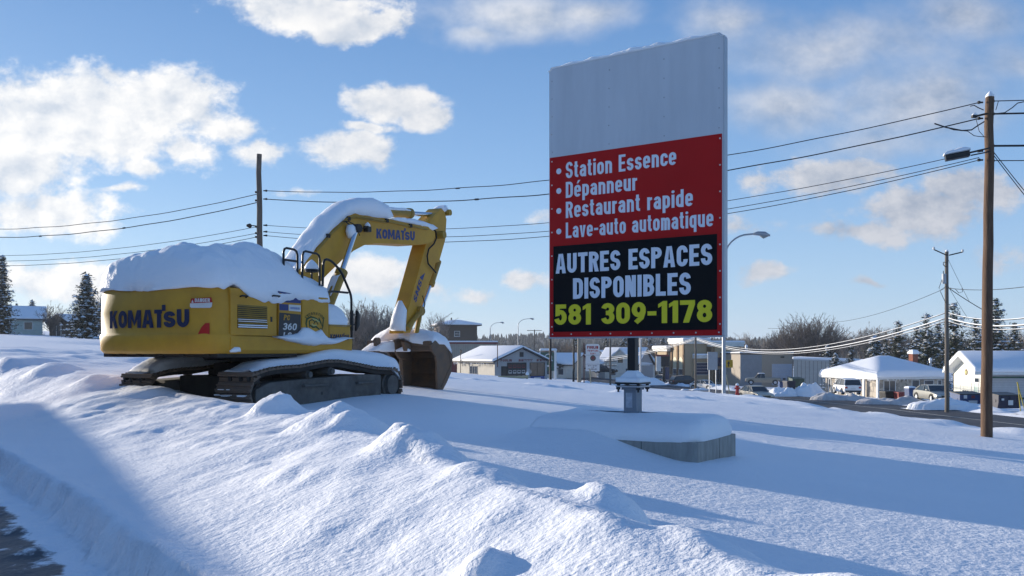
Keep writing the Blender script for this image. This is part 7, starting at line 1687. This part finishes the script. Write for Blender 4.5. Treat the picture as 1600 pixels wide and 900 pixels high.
def put(o, px, Y, pyb=None, s=1.0, rz=0.0, pyt=None, H=None):
    X = wx(px, Y); z = ground_z(X, Y) if pyb is None else wz(pyb, Y); o.location = (X, Y, z-.1); o.rotation_euler = (0, 0, rz)
    if pyt is not None: s = (wz(pyt, Y)-z)/H
    o.scale = (s, s, s); return o
def idx():
    tree = {}
    for o in bpy.data.objects:
        if o.parent: tree.setdefault(o.parent, []).append(o)
    return tree
sp_a = conifer('spruce_tree', 'dark conical spruce dusted with snow between the mint house and the excavator', 7, 3.0, M_NEED, 3, nl=30, snow=.22, group=EVER)
sp_b = conifer('spruce_tree', 'tallest spruce at the left edge rising above the mint house', 11, 2.3, M_NEED, 9, nl=36, gap=.18, snow=.16, group=EVER)
pn_a = conifer('pine_tree', 'bushy pine with snow clumps right behind the brown pole', 12, 4.0, M_NEED2, 5, nl=30, gap=.12, snow=.16, pine=False, group=EVER)
pn_b = conifer('pine_tree', 'open-crowned pine with snow clumps behind the transformer pole', 12, 3.4, M_NEED2, 15, nl=22, gap=.15, snow=.16, pine=True, group=EVER)
bt_a = vase_tree('bare_tree', 'big round bare tree above the grey workshop', 12, 6.2, M_TWIG, 2, n=170, twigs=9)
bt_b = vase_tree('bare_tree', 'slender bare tree', 9, 1.7, M_TWIGP, 4, n=16, twigs=8, group='bare trees')
bt_c = vase_tree('bare_tree', 'shrubby bare tree', 6, 2.6, M_TWIG, 6, n=34, twigs=6, group='bare trees')
TREE = idx()
put(sp_a, 135, 95, 531, pyt=431, H=7); put(sp_b, 4, 112, 530, pyt=401, H=11)
put(pn_a, 1556, 128, pyt=468, H=12); put(pn_b, 1491, 128, pyt=476, H=12)
for o, px, Y, pyt, H, lab in [(sp_a, 50, 140, 471, 7, 'small spruce tip showing above the mint house roof'), (sp_b, 26, 150, 474, 11, 'thin spruce tip left of the small one over the mint house'), (pn_b, 1447, 126, 493, 12, 'open pine left of the transformer pole'), (pn_b, 1404, 130, 504, 12, 'leaning open pine behind the bungalow chimney'),
                              (sp_a, 1366, 124, 526, 7, 'narrow snowy spruce behind the bungalow ridge'), (pn_a, 1525, 140, 498, 12, 'squat dark evergreen between the transformer pole and the brown pole'), (sp_b, 1329, 122, 541, 11, 'small dark spruce left of the bungalow ridge'), (sp_a, 1293, 150, 541, 7, 'small spruce over the corner of the ribbed shed'),
                              (sp_a, 1305, 118, 553, 7, 'round snow-plastered evergreen beside the bungalow eave'), (pn_a, 1585, 134, 505, 12, 'dark evergreen at the right edge over the white garage'), (pn_a, 1432, 134, 511, 12, 'dense dark evergreen behind the bungalow roof'), (pn_a, 1466, 138, 506, 12, 'dense dark evergreen just left of the transformer pole'),
                              (sp_b, 1384, 150, 530, 11, 'distant spruce left of the chimney'), (sp_a, 1013, 235, 526, 7, 'dark distant spruce right of the billboard post'), (pn_a, 975, 230, 517, 12, 'dark distant evergreen behind the billboard post'), (sp_b, 1036, 240, 523, 11, 'pointed distant spruce over the bank cornice'), (pn_a, 1060, 250, 519, 12, 'dark distant evergreen behind the tall bank cornice'), (pn_a, 900, 240, 523, 12, 'dark distant evergreen above the pale pole'), (sp_b, 948, 240, 518, 11, 'dark distant evergreen left of the billboard post'), (pn_b, 628, 118, 512, 12, 'small dark pine right of the bare trees behind the bucket'), (sp_b, 596, 122, 508, 11, 'dark spruce among the bare trees behind the excavator arm')]:
    put(dup(o, label=lab, tree=TREE), px, Y, pyt=pyt, H=H, rz=px*.37)
put(bt_a, 1262, 178, pyt=496, H=12); put(bt_b, 565, 112, pyt=470, H=9); put(bt_c, 80, 118, 524, pyt=473, H=6)
bt_b['label'] = 'tallest pale bare tree seen between the excavator rail and its arm'; bt_c['label'] = 'round brown bare shrub tree beside the mint house'
n_ = 0
lab_b = ['bare tree in the grove behind the excavator arm']
r_ = np.random.default_rng(77)
for px in (545, 553, 574, 581, 590, 603, 612, 620, 558, 568, 597):
    o = put(dup(bt_b, tree=TREE), px, 112+r_.uniform(-6, 10), pyt=r_.uniform(478, 500), H=9, rz=r_.uniform(0, 6)); o['label'] = 'slender bare tree in the grove seen between the excavator cab and bucket'
for px in (548, 561, 577, 592, 606, 618, 631, 640):
    o = put(dup(bt_c, tree=TREE), px, 105+r_.uniform(-4, 6), pyt=r_.uniform(508, 524), H=6, rz=r_.uniform(0, 6)); o['label'] = 'low bare shrub at the foot of the grove behind the excavator'; o['group'] = 'grove undergrowth'
for px, Y, pyt, lab in ((100, 135, 496, 'low bare tree just left of the dark conical spruce'), (163, 105, 455, 'pale bare tree half hidden by the excavator counterweight'), (150, 125, 466, 'bare tree behind the dark conical spruce')):
    o = put(dup(bt_c if Y != 105 else bt_b, tree=TREE), px, Y, 528, pyt=pyt, H=6 if Y != 105 else 9, rz=px); o['label'] = lab
for px, Y, pyt in ((683, 160, 490), (690, 165, 497)):
    o = put(dup(bt_b, tree=TREE), px, Y, 560, pyt=pyt, H=9, rz=px); o['label'] = 'taller bare birch left of the brown apartment block' if px == 683 else 'shorter bare birch against the brown apartment block'
# the bare wood behind the shops on the right
for i, px in enumerate(np.arange(1095, 1650, 8.5)):
    Y = 196+r_.uniform(-8, 26); o = put(dup((bt_b, bt_c, bt_b)[i % 3], tree=TREE), px+r_.uniform(-4, 4), Y, 566, pyt=r_.uniform(515, 533)+(4 if px < 1200 else 0)-(8 if 1300 < px < 1420 else 0), H=(9, 6, 9)[i % 3], rz=r_.uniform(0, 6))
    o['label'] = 'bare tree in the brown wood behind the shops on the right'; o['group'] = 'bare wood on the right'
for px in np.arange(860, 1095, 11.0):
    o = put(dup(bt_c, tree=TREE), px+r_.uniform(-4, 4), 225+r_.uniform(-8, 15), 560, pyt=r_.uniform(531, 540), H=6, rz=r_.uniform(0, 6)); o['label'] = 'low bare tree behind the white houses'; o['group'] = 'low bare trees behind the houses'

# ---------------------------------------------------------------- winter air
def build_haze():
    m = bpy.data.materials.new('haze'); m.use_nodes = True; nt = m.node_tree; nt.nodes.clear()
    o = nt.nodes.new('ShaderNodeOutputMaterial'); v = nt.nodes.new('ShaderNodeVolumePrincipled'); v.inputs['Color'].default_value = (.80, .88, 1, 1); v.inputs['Density'].default_value = 0.00022; v.inputs['Anisotropy'].default_value = .2
    nt.links.new(v.outputs[0], o.inputs['Volume'])
    b = MB(); b.box(-1610, 1610, -90, 1820, -14, 36); h = b.build('haze', m); h['kind'] = 'stuff'; h['label'] = 'thin cold haze over the whole street'; h['category'] = 'haze'
build_haze()
